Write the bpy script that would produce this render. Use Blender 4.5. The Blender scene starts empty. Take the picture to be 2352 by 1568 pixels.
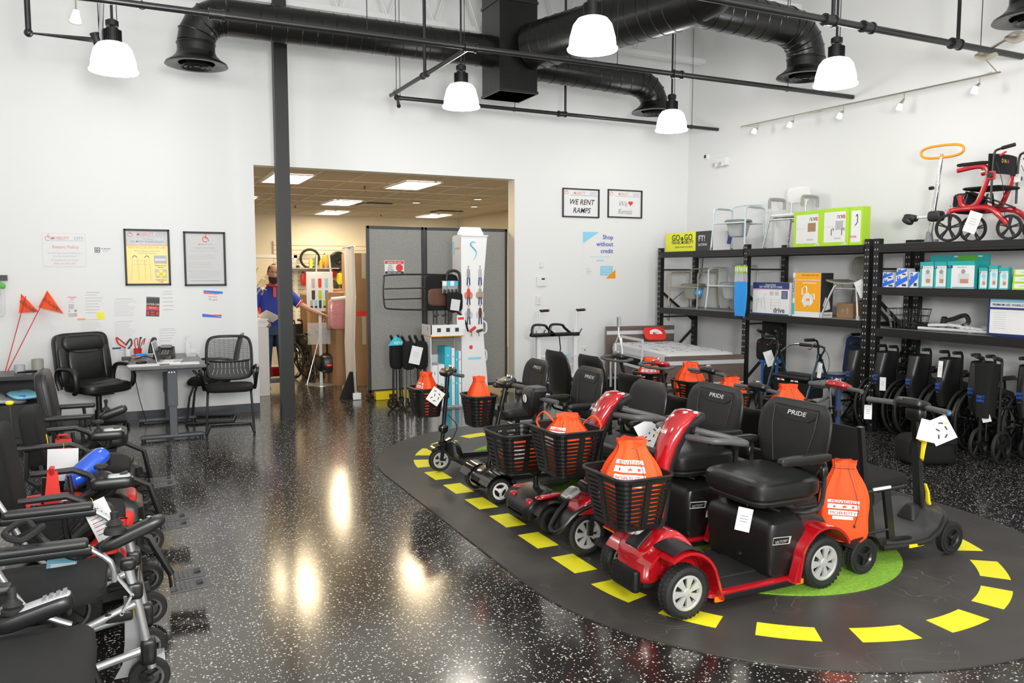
import bpy, bmesh, math, random
from mathutils import Vector, Matrix, Euler
random.seed(7)
C = bpy.context.scene.collection
PI = math.pi
# ---------------------------------------------------------------- camera geometry
F = 1850.0; YAW = math.radians(25.6); PITCH = math.atan(160/F); EYE = 1.72
_fw = Vector((math.sin(YAW)*math.cos(PITCH), math.cos(YAW)*math.cos(PITCH), -math.sin(PITCH)))
_rt = Vector((math.cos(YAW), -math.sin(YAW), 0)); _up = _rt.cross(_fw)
CAM = Vector((0, 0, EYE))
def _ray(x, y): return _fw + _rt*((x-1176)/F) + _up*((784-y)/F)
def atz(x, y, h=0.0):
    d = _ray(x, y); return CAM + d*((h-EYE)/d.z)
def atY(x, y, v):
    d = _ray(x, y); return CAM + d*(v/d.y)
def atX(x, y, v):
    d = _ray(x, y); return CAM + d*(v/d.x)
# ---------------------------------------------------------------- materials
MATS = {}
def mat(name, col, rough=0.5, metal=0.0, spec=0.5, bump=None, coat=0.0, var=None, emit=None, trans=0.0, alpha=1.0, sheen=0.0, aniso=None):
    m = bpy.data.materials.new(name); m.use_nodes = True
    nt = m.node_tree; b = nt.nodes['Principled BSDF']
    if isinstance(col, (int, float)): col = (col, col, col)
    b.inputs['Base Color'].default_value = (*col, 1)
    b.inputs['Roughness'].default_value = rough
    b.inputs['Metallic'].default_value = metal
    b.inputs['Specular IOR Level'].default_value = spec
    if coat: b.inputs['Coat Weight'].default_value = coat; b.inputs['Coat Roughness'].default_value = 0.04
    if trans: b.inputs['Transmission Weight'].default_value = trans
    if alpha < 1: b.inputs['Alpha'].default_value = alpha
    if sheen: b.inputs['Sheen Weight'].default_value = sheen
    if emit: b.inputs['Emission Color'].default_value = (*emit[0], 1); b.inputs['Emission Strength'].default_value = emit[1]
    tc = None
    if bump or var:
        tc = nt.nodes.new('ShaderNodeTexCoord')
    if bump:
        n = nt.nodes.new('ShaderNodeTexNoise'); n.inputs['Scale'].default_value = bump[0]; n.inputs['Detail'].default_value = 3
        nt.links.new(tc.outputs['Object'], n.inputs['Vector'])
        bp = nt.nodes.new('ShaderNodeBump'); bp.inputs['Strength'].default_value = bump[1]; bp.inputs['Distance'].default_value = 0.01
        nt.links.new(n.outputs['Fac'], bp.inputs['Height']); nt.links.new(bp.outputs['Normal'], b.inputs['Normal'])
    if var:   # (scale, second colour, stretch)
        n = nt.nodes.new('ShaderNodeTexNoise'); n.inputs['Scale'].default_value = var[0]; n.inputs['Detail'].default_value = 4
        mp = nt.nodes.new('ShaderNodeMapping'); mp.inputs['Scale'].default_value = var[2] if len(var) > 2 else (1, 1, 1)
        nt.links.new(tc.outputs['Object'], mp.inputs['Vector']); nt.links.new(mp.outputs['Vector'], n.inputs['Vector'])
        r = nt.nodes.new('ShaderNodeValToRGB'); r.color_ramp.elements[0].position = .35; r.color_ramp.elements[1].position = .65
        r.color_ramp.elements[0].color = (*col, 1); c2 = var[1]; c2 = (c2,)*3 if isinstance(c2, (int, float)) else c2
        r.color_ramp.elements[1].color = (*c2, 1)
        nt.links.new(n.outputs['Fac'], r.inputs['Fac']); nt.links.new(r.outputs['Color'], b.inputs['Base Color'])
    MATS[name] = m
    return m
mat('vinyl', .010, .36, spec=.5, bump=(260, .05))
mat('vinyl_soft', .016, .42, bump=(260, .05))
mat('plastic', .009, .34, bump=(400, .04))
mat('plastic_matte', .014, .5, bump=(300, .1))
mat('gloss_black', .008, .15, coat=.5)
mat('rubber', .011, .65, bump=(150, .2))
mat('cloth_black', .009, .8, spec=.3, bump=(400, .3))
mat('mesh_black', .008, .8, bump=(500, .3))
mat('metal_black', .012, .3, spec=.6)
mat('pipe_black', .012, .35, spec=.6, bump=(40, .1))
mat('duct_black', .006, .30, spec=.5, bump=(14, .2))
mat('rack_black', .008, .45, bump=(60, .05))
mat('desk_grey', (.045, .052, .062), .4)
mat('deck_grey', .045, .45, bump=(90, .1))
mat('desk_top', (.10, .10, .10), .35, bump=(90, .05))
mat('grey_plastic', .08, .5)
mat('grey_mid', (.22, .23, .24), .45)
mat('grey_light', (.45, .47, .48), .45)
mat('olive_grey', (.32, .32, .27), .5)
mat('chrome', .7, .15, metal=1)
mat('alu', (.62, .63, .64), .32, metal=.8, bump=(80, .03))
mat('alu_white', (.72, .74, .76), .35, metal=.3)
mat('tube_beige', (.36, .33, .25), .4)
mat('tube_pale', (.58, .68, .70), .35)
mat('tube_bronze', (.12, .075, .05), .35, metal=.5)
mat('rim_silver', (.62, .62, .60), .3, metal=.45)
mat('rim_white', (.74, .74, .70), .35)
mat('red_paint', (.46, .006, .012), .16, coat=1.0, var=(3, (.38, .005, .010)))
mat('red_plastic', (.62, .02, .02), .35)
mat('bag_orange', (.92, .085, .008), .7, bump=(220, .12))
mat('bag_red', (.75, .03, .02), .6, bump=(200, .1))
mat('orange', (.95, .33, .01), .35)
mat('amber', (.95, .20, .01), .2)
mat('yellow', (.93, .72, .01), .4)
mat('blue', (.02, .10, .62), .2, coat=.6)
mat('blue_fabric', (.012, .03, .10), .75, bump=(200, .2))
mat('blue_paint', (.02, .11, .38), .25, coat=.6)
mat('blue_bright', (.02, .30, .80), .3)
mat('blue_print', (.03, .16, .75), .5)
mat('navy', (.02, .04, .17), .5)
mat('teal_paint', (.008, .04, .045), .2, coat=.6)
mat('teal', (.02, .42, .42), .5)
mat('cyan', (.04, .50, .66), .5)
mat('sky', (.28, .66, .84), .5)
mat('paper', .80, .6)
mat('paper_grey', .66, .6)
mat('white', .78, .45)
mat('white_gloss', .8, .2, coat=.3)
mat('ink', .03, .5)
mat('ink_grey', .32, .6)
mat('ink_light', .55, .6)
mat('red_ink', (.72, .04, .03), .5)
mat('pink_ink', (.80, .35, .34), .6)
mat('blue_ink', (.03, .05, .45), .5)
mat('faded_blue', (.36, .42, .60), .6)
mat('lime', (.42, .70, .03), .4)
mat('acid', (.80, .82, .02), .35)
mat('green', (.10, .45, .06), .5)
mat('magenta', (.75, .03, .30), .5)
mat('poster_yellow', (.86, .62, .10), .3)
mat('post_it', (.90, .88, .04), .6)
mat('card_brown', (.38, .22, .11), .7, var=(3, (.33, .19, .09)))
mat('box_orange', (.95, .42, .01), .4)
mat('box_white', .76, .4)
mat('skin', (.50, .27, .18), .5)
mat('hair', (.03, .018, .012), .8, bump=(300, .5))
mat('shirt_blue', (.012, .03, .30), .7, bump=(120, .1))
mat('jeans', (.03, .06, .13), .8, bump=(250, .2))
mat('brown_fabric', (.10, .035, .015), .5, bump=(30, .3))
mat('felt', (.36, .36, .34), .95, bump=(500, .4), var=(70, (.25, .25, .235)))
mat('mattress', (.72, .72, .72), .7, var=(9, .68, (1, 3, 1)))
mat('wood_grey', (.115, .082, .068), .45, var=(5, (.16, .12, .10), (1, 8, 14)))
mat('nickel', (.55, .50, .42), .3, metal=.9)
mat('turf', (.20, .46, .03), .95, bump=(260, .8), var=(60, (.34, .60, .05)))
mat('mat_yellow', (.85, .78, .02), .5)
mat('wall_white', (.80, .805, .80), .6, bump=(3, .03))
mat('wall_shade', (.80, .805, .80), .6)
mat('cream', (.74, .68, .56), .6)
mat('tile', (.55, .50, .42), .9, bump=(60, .3))
mat('base_black', (.03, .034, .04), .4)
mat('truss_white', (.78, .78, .77), .45)
mat('silver_foil', (.5, .5, .52), .3, metal=.6)
mat('pink_wrap', (.62, .25, .25), .25, bump=(25, .6), coat=.4)
mat('leaf', (.62, .60, .22), .4)
mat('lamp_shade', .9, .3, emit=((1, .985, .95), 9.0))
mat('spot_glow', .9, .3, emit=((1, .96, .88), 1.6))
mat('panel_glow', .9, .5, emit=((1, .93, .78), 9.0))
mat('glass', (.9, .95, .95), .05, trans=.9)
mat('clear', (.85, .88, .9), .08, alpha=.28)
mat('glow_red', (.9, .03, .02), .25, emit=((1, .05, .02), .6))
mat('screen', (.03, .05, .05), .1)
def floor_mat():
    m = bpy.data.materials.new('speckled_rubber'); m.use_nodes = True; nt = m.node_tree; N = nt.nodes; L = nt.links
    b = N['Principled BSDF']
    tc = N.new('ShaderNodeTexCoord')
    masks = []
    nz = N.new('ShaderNodeTexNoise'); nz.inputs['Scale'].default_value = 90; L.new(tc.outputs['Object'], nz.inputs['Vector'])
    mx = N.new('ShaderNodeMixRGB'); mx.blend_type = 'ADD'; mx.inputs['Fac'].default_value = .014
    L.new(tc.outputs['Object'], mx.inputs[1]); L.new(nz.outputs['Color'], mx.inputs[2])
    for sc, thr, keep in ((52, .27, .62), (92, .30, .70)):
        v = N.new('ShaderNodeTexVoronoi'); v.inputs['Scale'].default_value = sc; L.new(mx.outputs[0], v.inputs['Vector'])
        lt = N.new('ShaderNodeMath'); lt.operation = 'LESS_THAN'; lt.inputs[1].default_value = thr; L.new(v.outputs['Distance'], lt.inputs[0])
        sp = N.new('ShaderNodeSeparateColor'); L.new(v.outputs['Color'], sp.inputs[0])
        gt = N.new('ShaderNodeMath'); gt.operation = 'GREATER_THAN'; gt.inputs[1].default_value = keep; L.new(sp.outputs[0], gt.inputs[0])
        mu = N.new('ShaderNodeMath'); mu.operation = 'MULTIPLY'; L.new(lt.outputs[0], mu.inputs[0]); L.new(gt.outputs[0], mu.inputs[1])
        masks.append(mu)
    ma = N.new('ShaderNodeMath'); ma.operation = 'MAXIMUM'; L.new(masks[0].outputs[0], ma.inputs[0]); L.new(masks[1].outputs[0], ma.inputs[1])
    mc = N.new('ShaderNodeMixRGB'); mc.inputs[1].default_value = (.013, .013, .0125, 1); mc.inputs[2].default_value = (.62, .59, .52, 1)
    L.new(ma.outputs[0], mc.inputs[0]); L.new(mc.outputs[0], b.inputs['Base Color'])
    b.inputs['Roughness'].default_value = .16; b.inputs['Specular IOR Level'].default_value = 1.0; b.inputs['IOR'].default_value = 1.7; b.inputs['Specular Tint'].default_value = (1, .95, .84, 1)
    n2 = N.new('ShaderNodeTexNoise'); n2.inputs['Scale'].default_value = 14; n2.inputs['Detail'].default_value = 3; L.new(tc.outputs['Object'], n2.inputs['Vector'])
    bp = N.new('ShaderNodeBump'); bp.inputs['Strength'].default_value = .035; bp.inputs['Distance'].default_value = .006
    L.new(n2.outputs['Fac'], bp.inputs['Height']); L.new(bp.outputs['Normal'], b.inputs['Normal'])
    MATS['floor'] = m
floor_mat()
def road_mat():
    m = bpy.data.materials.new('road_mat'); m.use_nodes = True; nt = m.node_tree; N = nt.nodes; L = nt.links
    b = N['Principled BSDF']; tc = N.new('ShaderNodeTexCoord')
    n = N.new('ShaderNodeTexNoise'); n.inputs['Scale'].default_value = 2.2; n.inputs['Detail'].default_value = 8; L.new(tc.outputs['Object'], n.inputs['Vector'])
    r = N.new('ShaderNodeValToRGB'); r.color_ramp.elements[0].position = .3; r.color_ramp.elements[1].position = .75
    r.color_ramp.elements[0].color = (.040, .037, .034, 1); r.color_ramp.elements[1].color = (.068, .062, .055, 1)
    L.new(n.outputs['Fac'], r.inputs['Fac'])
    # thin scuff lines
    w = N.new('ShaderNodeTexNoise'); w.inputs['Scale'].default_value = 1.6; w.inputs['Detail'].default_value = 2; w.inputs['Distortion'].default_value = 1.5
    L.new(tc.outputs['Object'], w.inputs['Vector'])
    s1 = N.new('ShaderNodeMath'); s1.operation = 'SUBTRACT'; s1.inputs[1].default_value = .56; L.new(w.outputs['Fac'], s1.inputs[0])
    s2 = N.new('ShaderNodeMath'); s2.operation = 'ABSOLUTE'; L.new(s1.outputs[0], s2.inputs[0])
    s3 = N.new('ShaderNodeMath'); s3.operation = 'LESS_THAN'; s3.inputs[1].default_value = .0014; L.new(s2.outputs[0], s3.inputs[0])
    mx = N.new('ShaderNodeMixRGB'); mx.inputs[2].default_value = (.14, .125, .10, 1)
    L.new(s3.outputs[0], mx.inputs[0]); L.new(r.outputs['Color'], mx.inputs[1]); L.new(mx.outputs[0], b.inputs['Base Color'])
    n3 = N.new('ShaderNodeTexNoise'); n3.inputs['Scale'].default_value = 350; L.new(tc.outputs['Object'], n3.inputs['Vector'])
    bp = N.new('ShaderNodeBump'); bp.inputs['Strength'].default_value = .15; bp.inputs['Distance'].default_value = .003
    L.new(n3.outputs['Fac'], bp.inputs['Height']); L.new(bp.outputs['Normal'], b.inputs['Normal'])
    b.inputs['Roughness'].default_value = .42
    MATS['road'] = m
road_mat()
# ---------------------------------------------------------------- mesh builder
_TXT = {}
def text_mesh(s, bold, shear, align):
    k = (s, bold, shear, align)
    if k in _TXT: return _TXT[k]
    cu = bpy.data.curves.new('t', 'FONT'); cu.body = s; cu.size = 1; cu.align_x = align; cu.resolution_u = 2
    cu.offset = .012 if bold else 0; cu.shear = shear
    ob = bpy.data.objects.new('t', cu); C.objects.link(ob)
    dg = bpy.context.evaluated_depsgraph_get(); dg.update()
    me = bpy.data.meshes.new_from_object(ob.evaluated_get(dg))
    vs = [v.co.copy() for v in me.vertices]; fs = [tuple(p.vertices) for p in me.polygons]
    bpy.data.objects.remove(ob); bpy.data.curves.remove(cu); bpy.data.meshes.remove(me)
    _TXT[k] = (vs, fs); return _TXT[k]
def V(*a): return Vector(a)
def frame_from(d):
    d = d.normalized(); a = V(0, 0, 1) if abs(d.z) < .95 else V(1, 0, 0)
    x = a.cross(d).normalized(); y = d.cross(x); return x, y
def catmull(pts, k=6, closed=False):
    pts = [Vector(p) for p in pts]; n = len(pts); out = []
    rng = range(n if closed else n-1)
    for i in rng:
        g = lambda j: pts[j % n] if closed else pts[max(0, min(n-1, j))]
        p0, p1, p2, p3 = g(i-1), g(i), g(i+1), g(i+2)
        for t in range(k):
            u = t/k
            out.append(.5*((2*p1)+(-p0+p2)*u+(2*p0-5*p1+4*p2-p3)*u*u+(-p0+3*p1-3*p2+p3)*u**3))
    if not closed: out.append(pts[-1])
    return out
FRONT = Matrix(((1, 0, 0, 0), (0, 0, -1, 0), (0, 1, 0, 0), (0, 0, 0, 1)))      # text plane facing -Y
def faceX(sgn=-1):   # text plane facing -X (sgn -1) or +X
    return Matrix(((0, 0, sgn, 0), (sgn, 0, 0, 0), (0, 1, 0, 0), (0, 0, 0, 1)))
class MB:
    def __init__(s, m='plastic'):
        s.v = []; s.f = []; s.fm = []; s.mats = []; s.M = None; s.bv = False; s.mat(m)
    def mat(s, m):
        if m not in s.mats: s.mats.append(m)
        s.cur = s.mats.index(m); return s
    def add(s, vs, fs):
        o = len(s.v)
        if s.M is not None: vs = [s.M @ Vector(v) for v in vs]
        s.v.extend(Vector(v) for v in vs)
        for f in fs: s.f.append([i+o for i in f]); s.fm.append(s.cur)
        return s
    def bm_add(s, bm):
        bm.verts.ensure_lookup_table(); bm.verts.index_update()
        s.add([v.co.copy() for v in bm.verts], [[v.index for v in f.verts] for f in bm.faces]); bm.free(); return s
    def box(s, c, size, rot=None, bev=0, seg=2):
        if not bev:
            x, y, z = (q/2 for q in size)
            vs = [V(i, j, k) for i in (-x, x) for j in (-y, y) for k in (-z, z)]
            R = Euler(rot).to_matrix() if rot else Matrix.Identity(3)
            vs = [R @ v + Vector(c) for v in vs]
            return s.add(vs, [(0, 1, 3, 2), (4, 6, 7, 5), (0, 4, 5, 1), (2, 3, 7, 6), (0, 2, 6, 4), (1, 5, 7, 3)])
        bm = bmesh.new(); bmesh.ops.create_cube(bm, size=1); s.bv = True
        for v in bm.verts: v.co = V(v.co.x*size[0], v.co.y*size[1], v.co.z*size[2])
        bmesh.ops.bevel(bm, geom=list(bm.edges), offset=min(bev, min(size)*.49), segments=seg, affect='EDGES', profile=.5)
        R = Euler(rot).to_matrix() if rot else Matrix.Identity(3)
        for v in bm.verts: v.co = R @ v.co + Vector(c)
        return s.bm_add(bm)
    def b2(s, x0, x1, y0, y1, z0, z1, bev=0): return s.box(((x0+x1)/2, (y0+y1)/2, (z0+z1)/2), (abs(x1-x0), abs(y1-y0), abs(z1-z0)), bev=bev)
    def cyl(s, p0, p1, r, r2=None, n=14): 
        return s.tube([p0, p1], [r, r if r2 is None else r2], n)
    def bar(s, p0, p1, w, h, roll=0):   # rectangular bar
        p0, p1 = Vector(p0), Vector(p1); x, y = frame_from(p1-p0)
        if roll: R = Matrix.Rotation(roll, 3, (p1-p0).normalized()); x, y = R @ x, R @ y
        vs = [p+x*a*w/2+y*b*h/2 for p in (p0, p1) for a, b in ((-1, -1), (1, -1), (1, 1), (-1, 1))]
        return s.add(vs, [(3, 2, 1, 0), (4, 5, 6, 7), (0, 1, 5, 4), (1, 2, 6, 5), (2, 3, 7, 6), (3, 0, 4, 7)])
    def tube(s, pts, r, n=8, closed=False, smooth=0, flat=1.0):
        pts = [Vector(p) for p in pts]
        if smooth:
            m = len(pts); pts = catmull(pts, smooth, closed)
            if isinstance(r, (list, tuple)):
                k = len(pts); rr = []
                for i in range(k):
                    t = i/max(1, k-1)*(m-1); a = int(min(t, m-2)); rr.append(r[a]+(r[a+1]-r[a])*(t-a))
                r = rr
        k = len(pts); rr = list(r) if isinstance(r, (list, tuple)) else [r]*k
        vs = []; x = None
        for i, p in enumerate(pts):
            if closed: d = pts[(i+1) % k]-pts[i-1]
            else: d = pts[min(i+1, k-1)]-pts[max(i-1, 0)]
            if d.length < 1e-9: d = V(0, 0, 1)
            d.normalize()
            if x is None: x, y = frame_from(d)
            else:
                x = x-d*x.dot(d); x = x.normalized() if x.length > 1e-6 else frame_from(d)[0]; y = d.cross(x)
            for j in range(n):
                a = 2*PI*j/n; vs.append(p+x*math.cos(a)*rr[i]+y*math.sin(a)*rr[i]*flat)
        fs = []
        for i in range(k if closed else k-1):
            a, b = i*n, ((i+1) % k)*n
            for j in range(n): fs.append((a+j, a+(j+1) % n, b+(j+1) % n, b+j))
        if not closed: fs.append(tuple(range(n-1, -1, -1))); fs.append(tuple((k-1)*n+j for j in range(n)))
        return s.add(vs, fs)
    def lathe(s, prof, c=(0, 0, 0), axis='z', n=24, closed=False, cap=False):
        c = Vector(c); vs = []; k = len(prof)
        for j in range(n):
            a = 2*PI*j/n; ca, sa = math.cos(a), math.sin(a)
            for r, h in prof:
                if axis == 'z': p = V(r*ca, r*sa, h)
                elif axis == 'y': p = V(r*ca, h, r*sa)
                else: p = V(h, r*ca, r*sa)
                vs.append(p+c)
        fs = []
        for j in range(n):
            a, b = j*k, ((j+1) % n)*k
            for i in range(k if closed else k-1):
                i2 = (i+1) % k; q = (a+i, b+i, b+i2, a+i2); fs.append(q[::-1] if axis == 'y' else q)
        if cap:
            fs.append(tuple(j*k for j in range(n))); fs.append(tuple(j*k+k-1 for j in range(n)))
        return s.add(vs, fs)
    def prism(s, poly, a, b, plane='xz'):
        n = len(poly); vs = []
        for h in (a, b):
            for u, w in poly:
                vs.append(V(u, h, w) if plane == 'xz' else V(u, w, h) if plane == 'xy' else V(h, u, w))
        fs = [tuple(range(n)), tuple(range(2*n-1, n-1, -1))]+[(i, n+i, n+(i+1) % n, (i+1) % n) for i in range(n)]
        return s.add(vs, fs)
    def band(s, path, th, a, b):   # thick strip following path (xz) extruded in y
        up = []; k = len(path)
        for i in range(k):
            d = V(path[min(i+1, k-1)][0]-path[max(i-1, 0)][0], path[min(i+1, k-1)][1]-path[max(i-1, 0)][1], 0).normalized()
            up.append((path[i][0]-d.y*th, path[i][1]+d.x*th))
        vs = []; 
        for i in range(k):
            for (u, w) in (path[i], up[i]):
                for h in (a, b): vs.append(V(u, h, w))
        fs = []
        for i in range(k-1):
            o = i*4; q = o+4
            fs += [(o, o+1, q+1, q), (o+2, q+2, q+3, o+3), (o, q, q+2, o+2), (o+1, o+3, q+3, q+1)]
        fs += [(0, 2, 3, 1), (k*4-4, k*4-3, k*4-1, k*4-2)]
        return s.add(vs, fs)
    def loft(s, rings, cap=True, closed=False):
        n = len(rings[0]); vs = [p for r in rings for p in r]; fs = []; k = len(rings)
        for i in range(k if closed else k-1):
            a, b = i*n, ((i+1) % k)*n
            for j in range(n): fs.append((a+j, a+(j+1) % n, b+(j+1) % n, b+j))
        if cap and not closed: fs.append(tuple(range(n-1, -1, -1))); fs.append(tuple((k-1)*n+j for j in range(n)))
        return s.add(vs, fs)
    def sq(s, c, size, e1=.5, e2=.5, rot=None, n=20, m=10):   # superellipsoid cushion
        def f(t, e): return math.copysign(abs(t)**e, t)
        c = Vector(c); R = Euler(rot).to_matrix() if rot else Matrix.Identity(3); vs = []
        for i in range(m+1):
            ph = -PI/2+PI*i/m
            for j in range(n):
                th = 2*PI*j/n
                vs.append(R @ V(size[0]/2*f(math.cos(ph), e1)*f(math.cos(th), e2), size[1]/2*f(math.cos(ph), e1)*f(math.sin(th), e2), size[2]/2*f(math.sin(ph), e1))+c)
        fs = []
        for i in range(m):
            for j in range(n): fs.append((i*n+j, i*n+(j+1) % n, (i+1)*n+(j+1) % n, (i+1)*n+j))
        return s.add(vs, fs)
    def text(s, t, loc, size, M=FRONT, bold=True, shear=0, align='CENTER', fn=None, sx=1.0, th=.0006):
        vs, fs = text_mesh(t, bold, shear, align)
        loc = Vector(loc)
        if fn: return s.add([fn(v.x*size*sx, v.y*size) for v in vs], fs)
        return s.add([loc+M.to_3x3() @ V(v.x*size*sx, v.y*size, th) for v in vs], fs)
    def build(s, name, parent=None, ang=35, loc=None, rot=None, label=None):
        me = bpy.data.meshes.new(name); me.from_pydata(s.v, [], s.f)
        for m in s.mats: me.materials.append(MATS[m])
        me.polygons.foreach_set('material_index', s.fm)
        me.validate(clean_customdata=False)
        bm = bmesh.new(); bm.from_mesh(me); bmesh.ops.recalc_face_normals(bm, faces=bm.faces); bm.to_mesh(me); bm.free()
        me.polygons.foreach_set('use_smooth', [True]*len(me.polygons)); me.set_sharp_from_angle(angle=math.radians(ang))
        o = bpy.data.objects.new(name, me); C.objects.link(o)
        if s.bv: wn = o.modifiers.new('weighted_normal', 'WEIGHTED_NORMAL'); wn.keep_sharp = True; wn.weight = 80
        if parent: o.parent = parent
        if loc is not None: o.location = loc
        if rot is not None: o.rotation_euler = rot
        if label: o['label'] = label
        return o
def sr(rings, k=4):
    n = len(rings[0]); cols = [catmull([r[j] for r in rings], k) for j in range(n)]
    return [[c[i] for c in cols] for i in range(len(cols[0]))]
def rring(c, w, d, r, n=5, plane='xy'):   # rounded rectangle ring
    pts = []
    for cx, cy, a0 in ((w/2-r, d/2-r, 0), (-w/2+r, d/2-r, PI/2), (-w/2+r, -d/2+r, PI), (w/2-r, -d/2+r, 1.5*PI)):
        for i in range(n):
            a = a0+PI/2*i/(n-1); pts.append((cx+r*math.cos(a), cy+r*math.sin(a)))
    c = Vector(c)
    if plane == 'xy': return [c+V(a, b, 0) for a, b in pts]
    if plane == 'yz': return [c+V(0, a, b) for a, b in pts]
    return [c+V(a, 0, b) for a, b in pts]
def thing(name, label, cat, loc=(0, 0, 0), rz=0, group=None, rot=None):
    o = bpy.data.objects.new(name, None); C.objects.link(o); o.empty_display_size = .1
    o.location = loc; o.rotation_euler = rot if rot else (0, 0, rz)
    o['label'] = label; o['category'] = cat
    if group: o['group'] = group
    return o
def tag(o, label, cat, group=None, kind=None):
    o['label'] = label; o['category'] = cat
    if group: o['group'] = group
    if kind: o['kind'] = kind
    return o
def struct(o):
    o['kind'] = 'structure'; return o
def dup(root, loc=None, rz=None, label=None, group=None):
    r = root.copy(); C.objects.link(r)
    if loc is not None: r.location = loc
    if rz is not None: r.rotation_euler = (0, 0, rz)
    if label: r['label'] = label
    if group: r['group'] = group
    for ch in list(root.children):
        c = ch.copy(); C.objects.link(c); c.parent = r
        for g in list(ch.children):
            d = g.copy(); C.objects.link(d); d.parent = c
    return r
# ================================================================ THE ROOM
XL, XR, YB, YF, ZC = -3.6, 7.94, 10.25, -4.2, 6.0
OX0, OX1, OZ = 1.45, 4.96, 3.005
def slab(name, m, *b, mm=None):
    q = MB(m); q.b2(*b); return struct(q.build(name))
slab('floor', 'floor', XL-.2, 8.4, YF-.2, 20.0, -.1, 0)
q = MB('wall_white')   # back wall with the wide opening
q.b2(XL, OX0, YB, YB+.2, 0, ZC); q.b2(OX1, XR+.2, YB, YB+.2, 0, ZC); q.b2(OX0, OX1, YB, YB+.2, OZ, ZC)
struct(q.build('wall_back'))
slab('wall_right', 'wall_white', XR, XR+.2, YF, YB, 0, ZC)
slab('wall_left', 'wall_white', XL-.2, XL, YF, YB+.2, 0, ZC)
q = MB('wall_white')   # shop front behind the photographer, three tall windows
wx = [(-3.0, -.3), (.3, 3.2), (3.8, 7.0)]
xs = XL
for a, b in wx: q.b2(xs, a, YF-.2, YF, 0, ZC); q.b2(a, b, YF-.2, YF, 0, .5); q.b2(a, b, YF-.2, YF, 3.6, ZC); xs = b
q.b2(xs, XR, YF-.2, YF, 0, ZC); struct(q.build('wall_front'))
for i, (a, b) in enumerate(wx):
    f = MB('base_black'); 
    for z in (.5, 3.54): f.b2(a, b, YF-.13, YF-.07, z, z+.06)
    for x in (a, (a+b)/2-.03, b-.06): f.b2(x, x+.06, YF-.13, YF-.07, .5, 3.6)
    w = struct(f.build('window_%d' % (i+1))); g = MB('glass'); g.b2(a+.03, b-.03, YF-.105, YF-.095, .53, 3.57); g.build('pane', w)
slab('ceiling', 'truss_white', XL-.2, XR+.2, YF-.2, YB+.2, ZC, ZC+.1)
for nm, b in (('baseboard_back', (XL, OX0-.001, YB-.012, YB, 0, .105)), ('baseboard_alcove', (OX1, XR, YB-.012, YB, 0, .105)), ('baseboard_right', (XR-.012, XR, YF, YB-.012, 0, .105))):
    slab(nm, 'base_black', *b)
slab('trim_1', 'cream', OX1-.012, OX1, YB, YB+.2, 0, OZ)      # cream-painted jamb
# back room
slab('wall_stockroom_rear', 'cream', -1.2, 8.1, 19.8, 20.0, 0, 3.08)
slab('wall_stockroom_right', 'cream', 7.9, 8.1, YB+.2, 19.8, 0, 3.08)
slab('wall_stockroom_left', 'cream', -1.4, -1.2, YB+.2, 20.0, 0, 3.08)
q = MB('tile'); q.b2(-1.4, 8.1, YB+.2, 20.0, 3.08, 3.16); cl = struct(q.build('ceiling_stockroom'))
q = MB('cream')
for i in range(16): x = -1.2+i*.61; q.b2(x-.012, x+.012, YB+.2, 19.8, 3.071, 3.0795)
for i in range(8): y = 11.55+i*1.22-.61; q.b2(-1.2, 7.9, y-.012, y+.012, 3.071, 3.0795)
g = q.build('ceiling_grid', cl)
# ---------------------------------------------------------------- post
q = MB('rack_black'); q.b2(-.075, .075, -.075, .075, 0, ZC-.02)
o = q.build('column'); o.location = (1.69, 9.70, 0); struct(o); o.name = 'trim_2'
# ---------------------------------------------------------------- lights in the stockroom ceiling
trf = [(1.88, 11.55), (3.82, 11.62), (3.59, 15.28), (4.04, 18.05), (6.52, 18.05), (1.65, 15.28)]
first = None
labs = ['rectangular ceiling light just inside the opening, cut by the black column', 'rectangular ceiling light above the grey partition screen', 'rectangular ceiling light beside the long air vent in the middle of the stockroom',
        'small far ceiling light in front of the slatted wall', 'far right ceiling light above the screen, near the cream side wall', 'ceiling light mostly hidden by the left edge of the opening']
for i, (x, y) in enumerate(trf):
    t = thing('ceiling_light', labs[i], 'ceiling light', (x, y, 3.071), group='stockroom ceiling lights')
    f = MB('white'); 
    for a in ((0, .6, 0, .03), (0, .6, 1.17, 1.2), (0, .03, .03, 1.17), (.57, .6, .03, 1.17)): f.b2(*a, -.012, 0)
    f.build('frame', t); d = MB('panel_glow'); d.b2(.03, .57, .03, 1.17, -.006, 0); d.build('diffuser', t)
for i, (x, y, lb) in enumerate(((4.25, 15.6, 'long dark ceiling vent beside the middle stockroom light'), (6.3, 16.9, 'dark ceiling vent in front of the far right stockroom light'), (1.0, 15.3, 'dark ceiling vent at the left edge of the opening'))):
    t = thing('ceiling_vent', lb, 'air vent', (x, y, 3.071), group='stockroom vents')
    f = MB('grey_plastic'); f.b2(0, .6, 0, .6, -.01, 0); f.build('backing', t)
    f = MB('cream')
    for k in range(6): f.box((.3, .06+k*.095, -.014), (.58, .05, .006), rot=(.4, 0, 0))
    f.build('louvre', t)
for i, (x, y) in enumerate(((5.2, 15.2), (6.0, 14.0), (6.6, 15.6))):
    q = MB('white'); q.lathe([(.001, -.004), (.07, -.004), (.09, -.012), (.095, 0)], n=20); q.mat('panel_glow'); q.lathe([(.001, -.006), (.068, -.006)], n=20)
    tag(q.build('downlight', loc=(x, y, 3.071)), ['round downlight left of the others above the screen', 'round downlight nearest the opening above the screen', 'round downlight furthest right in the stockroom ceiling'][i], 'downlight', 'stockroom downlights')
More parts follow.
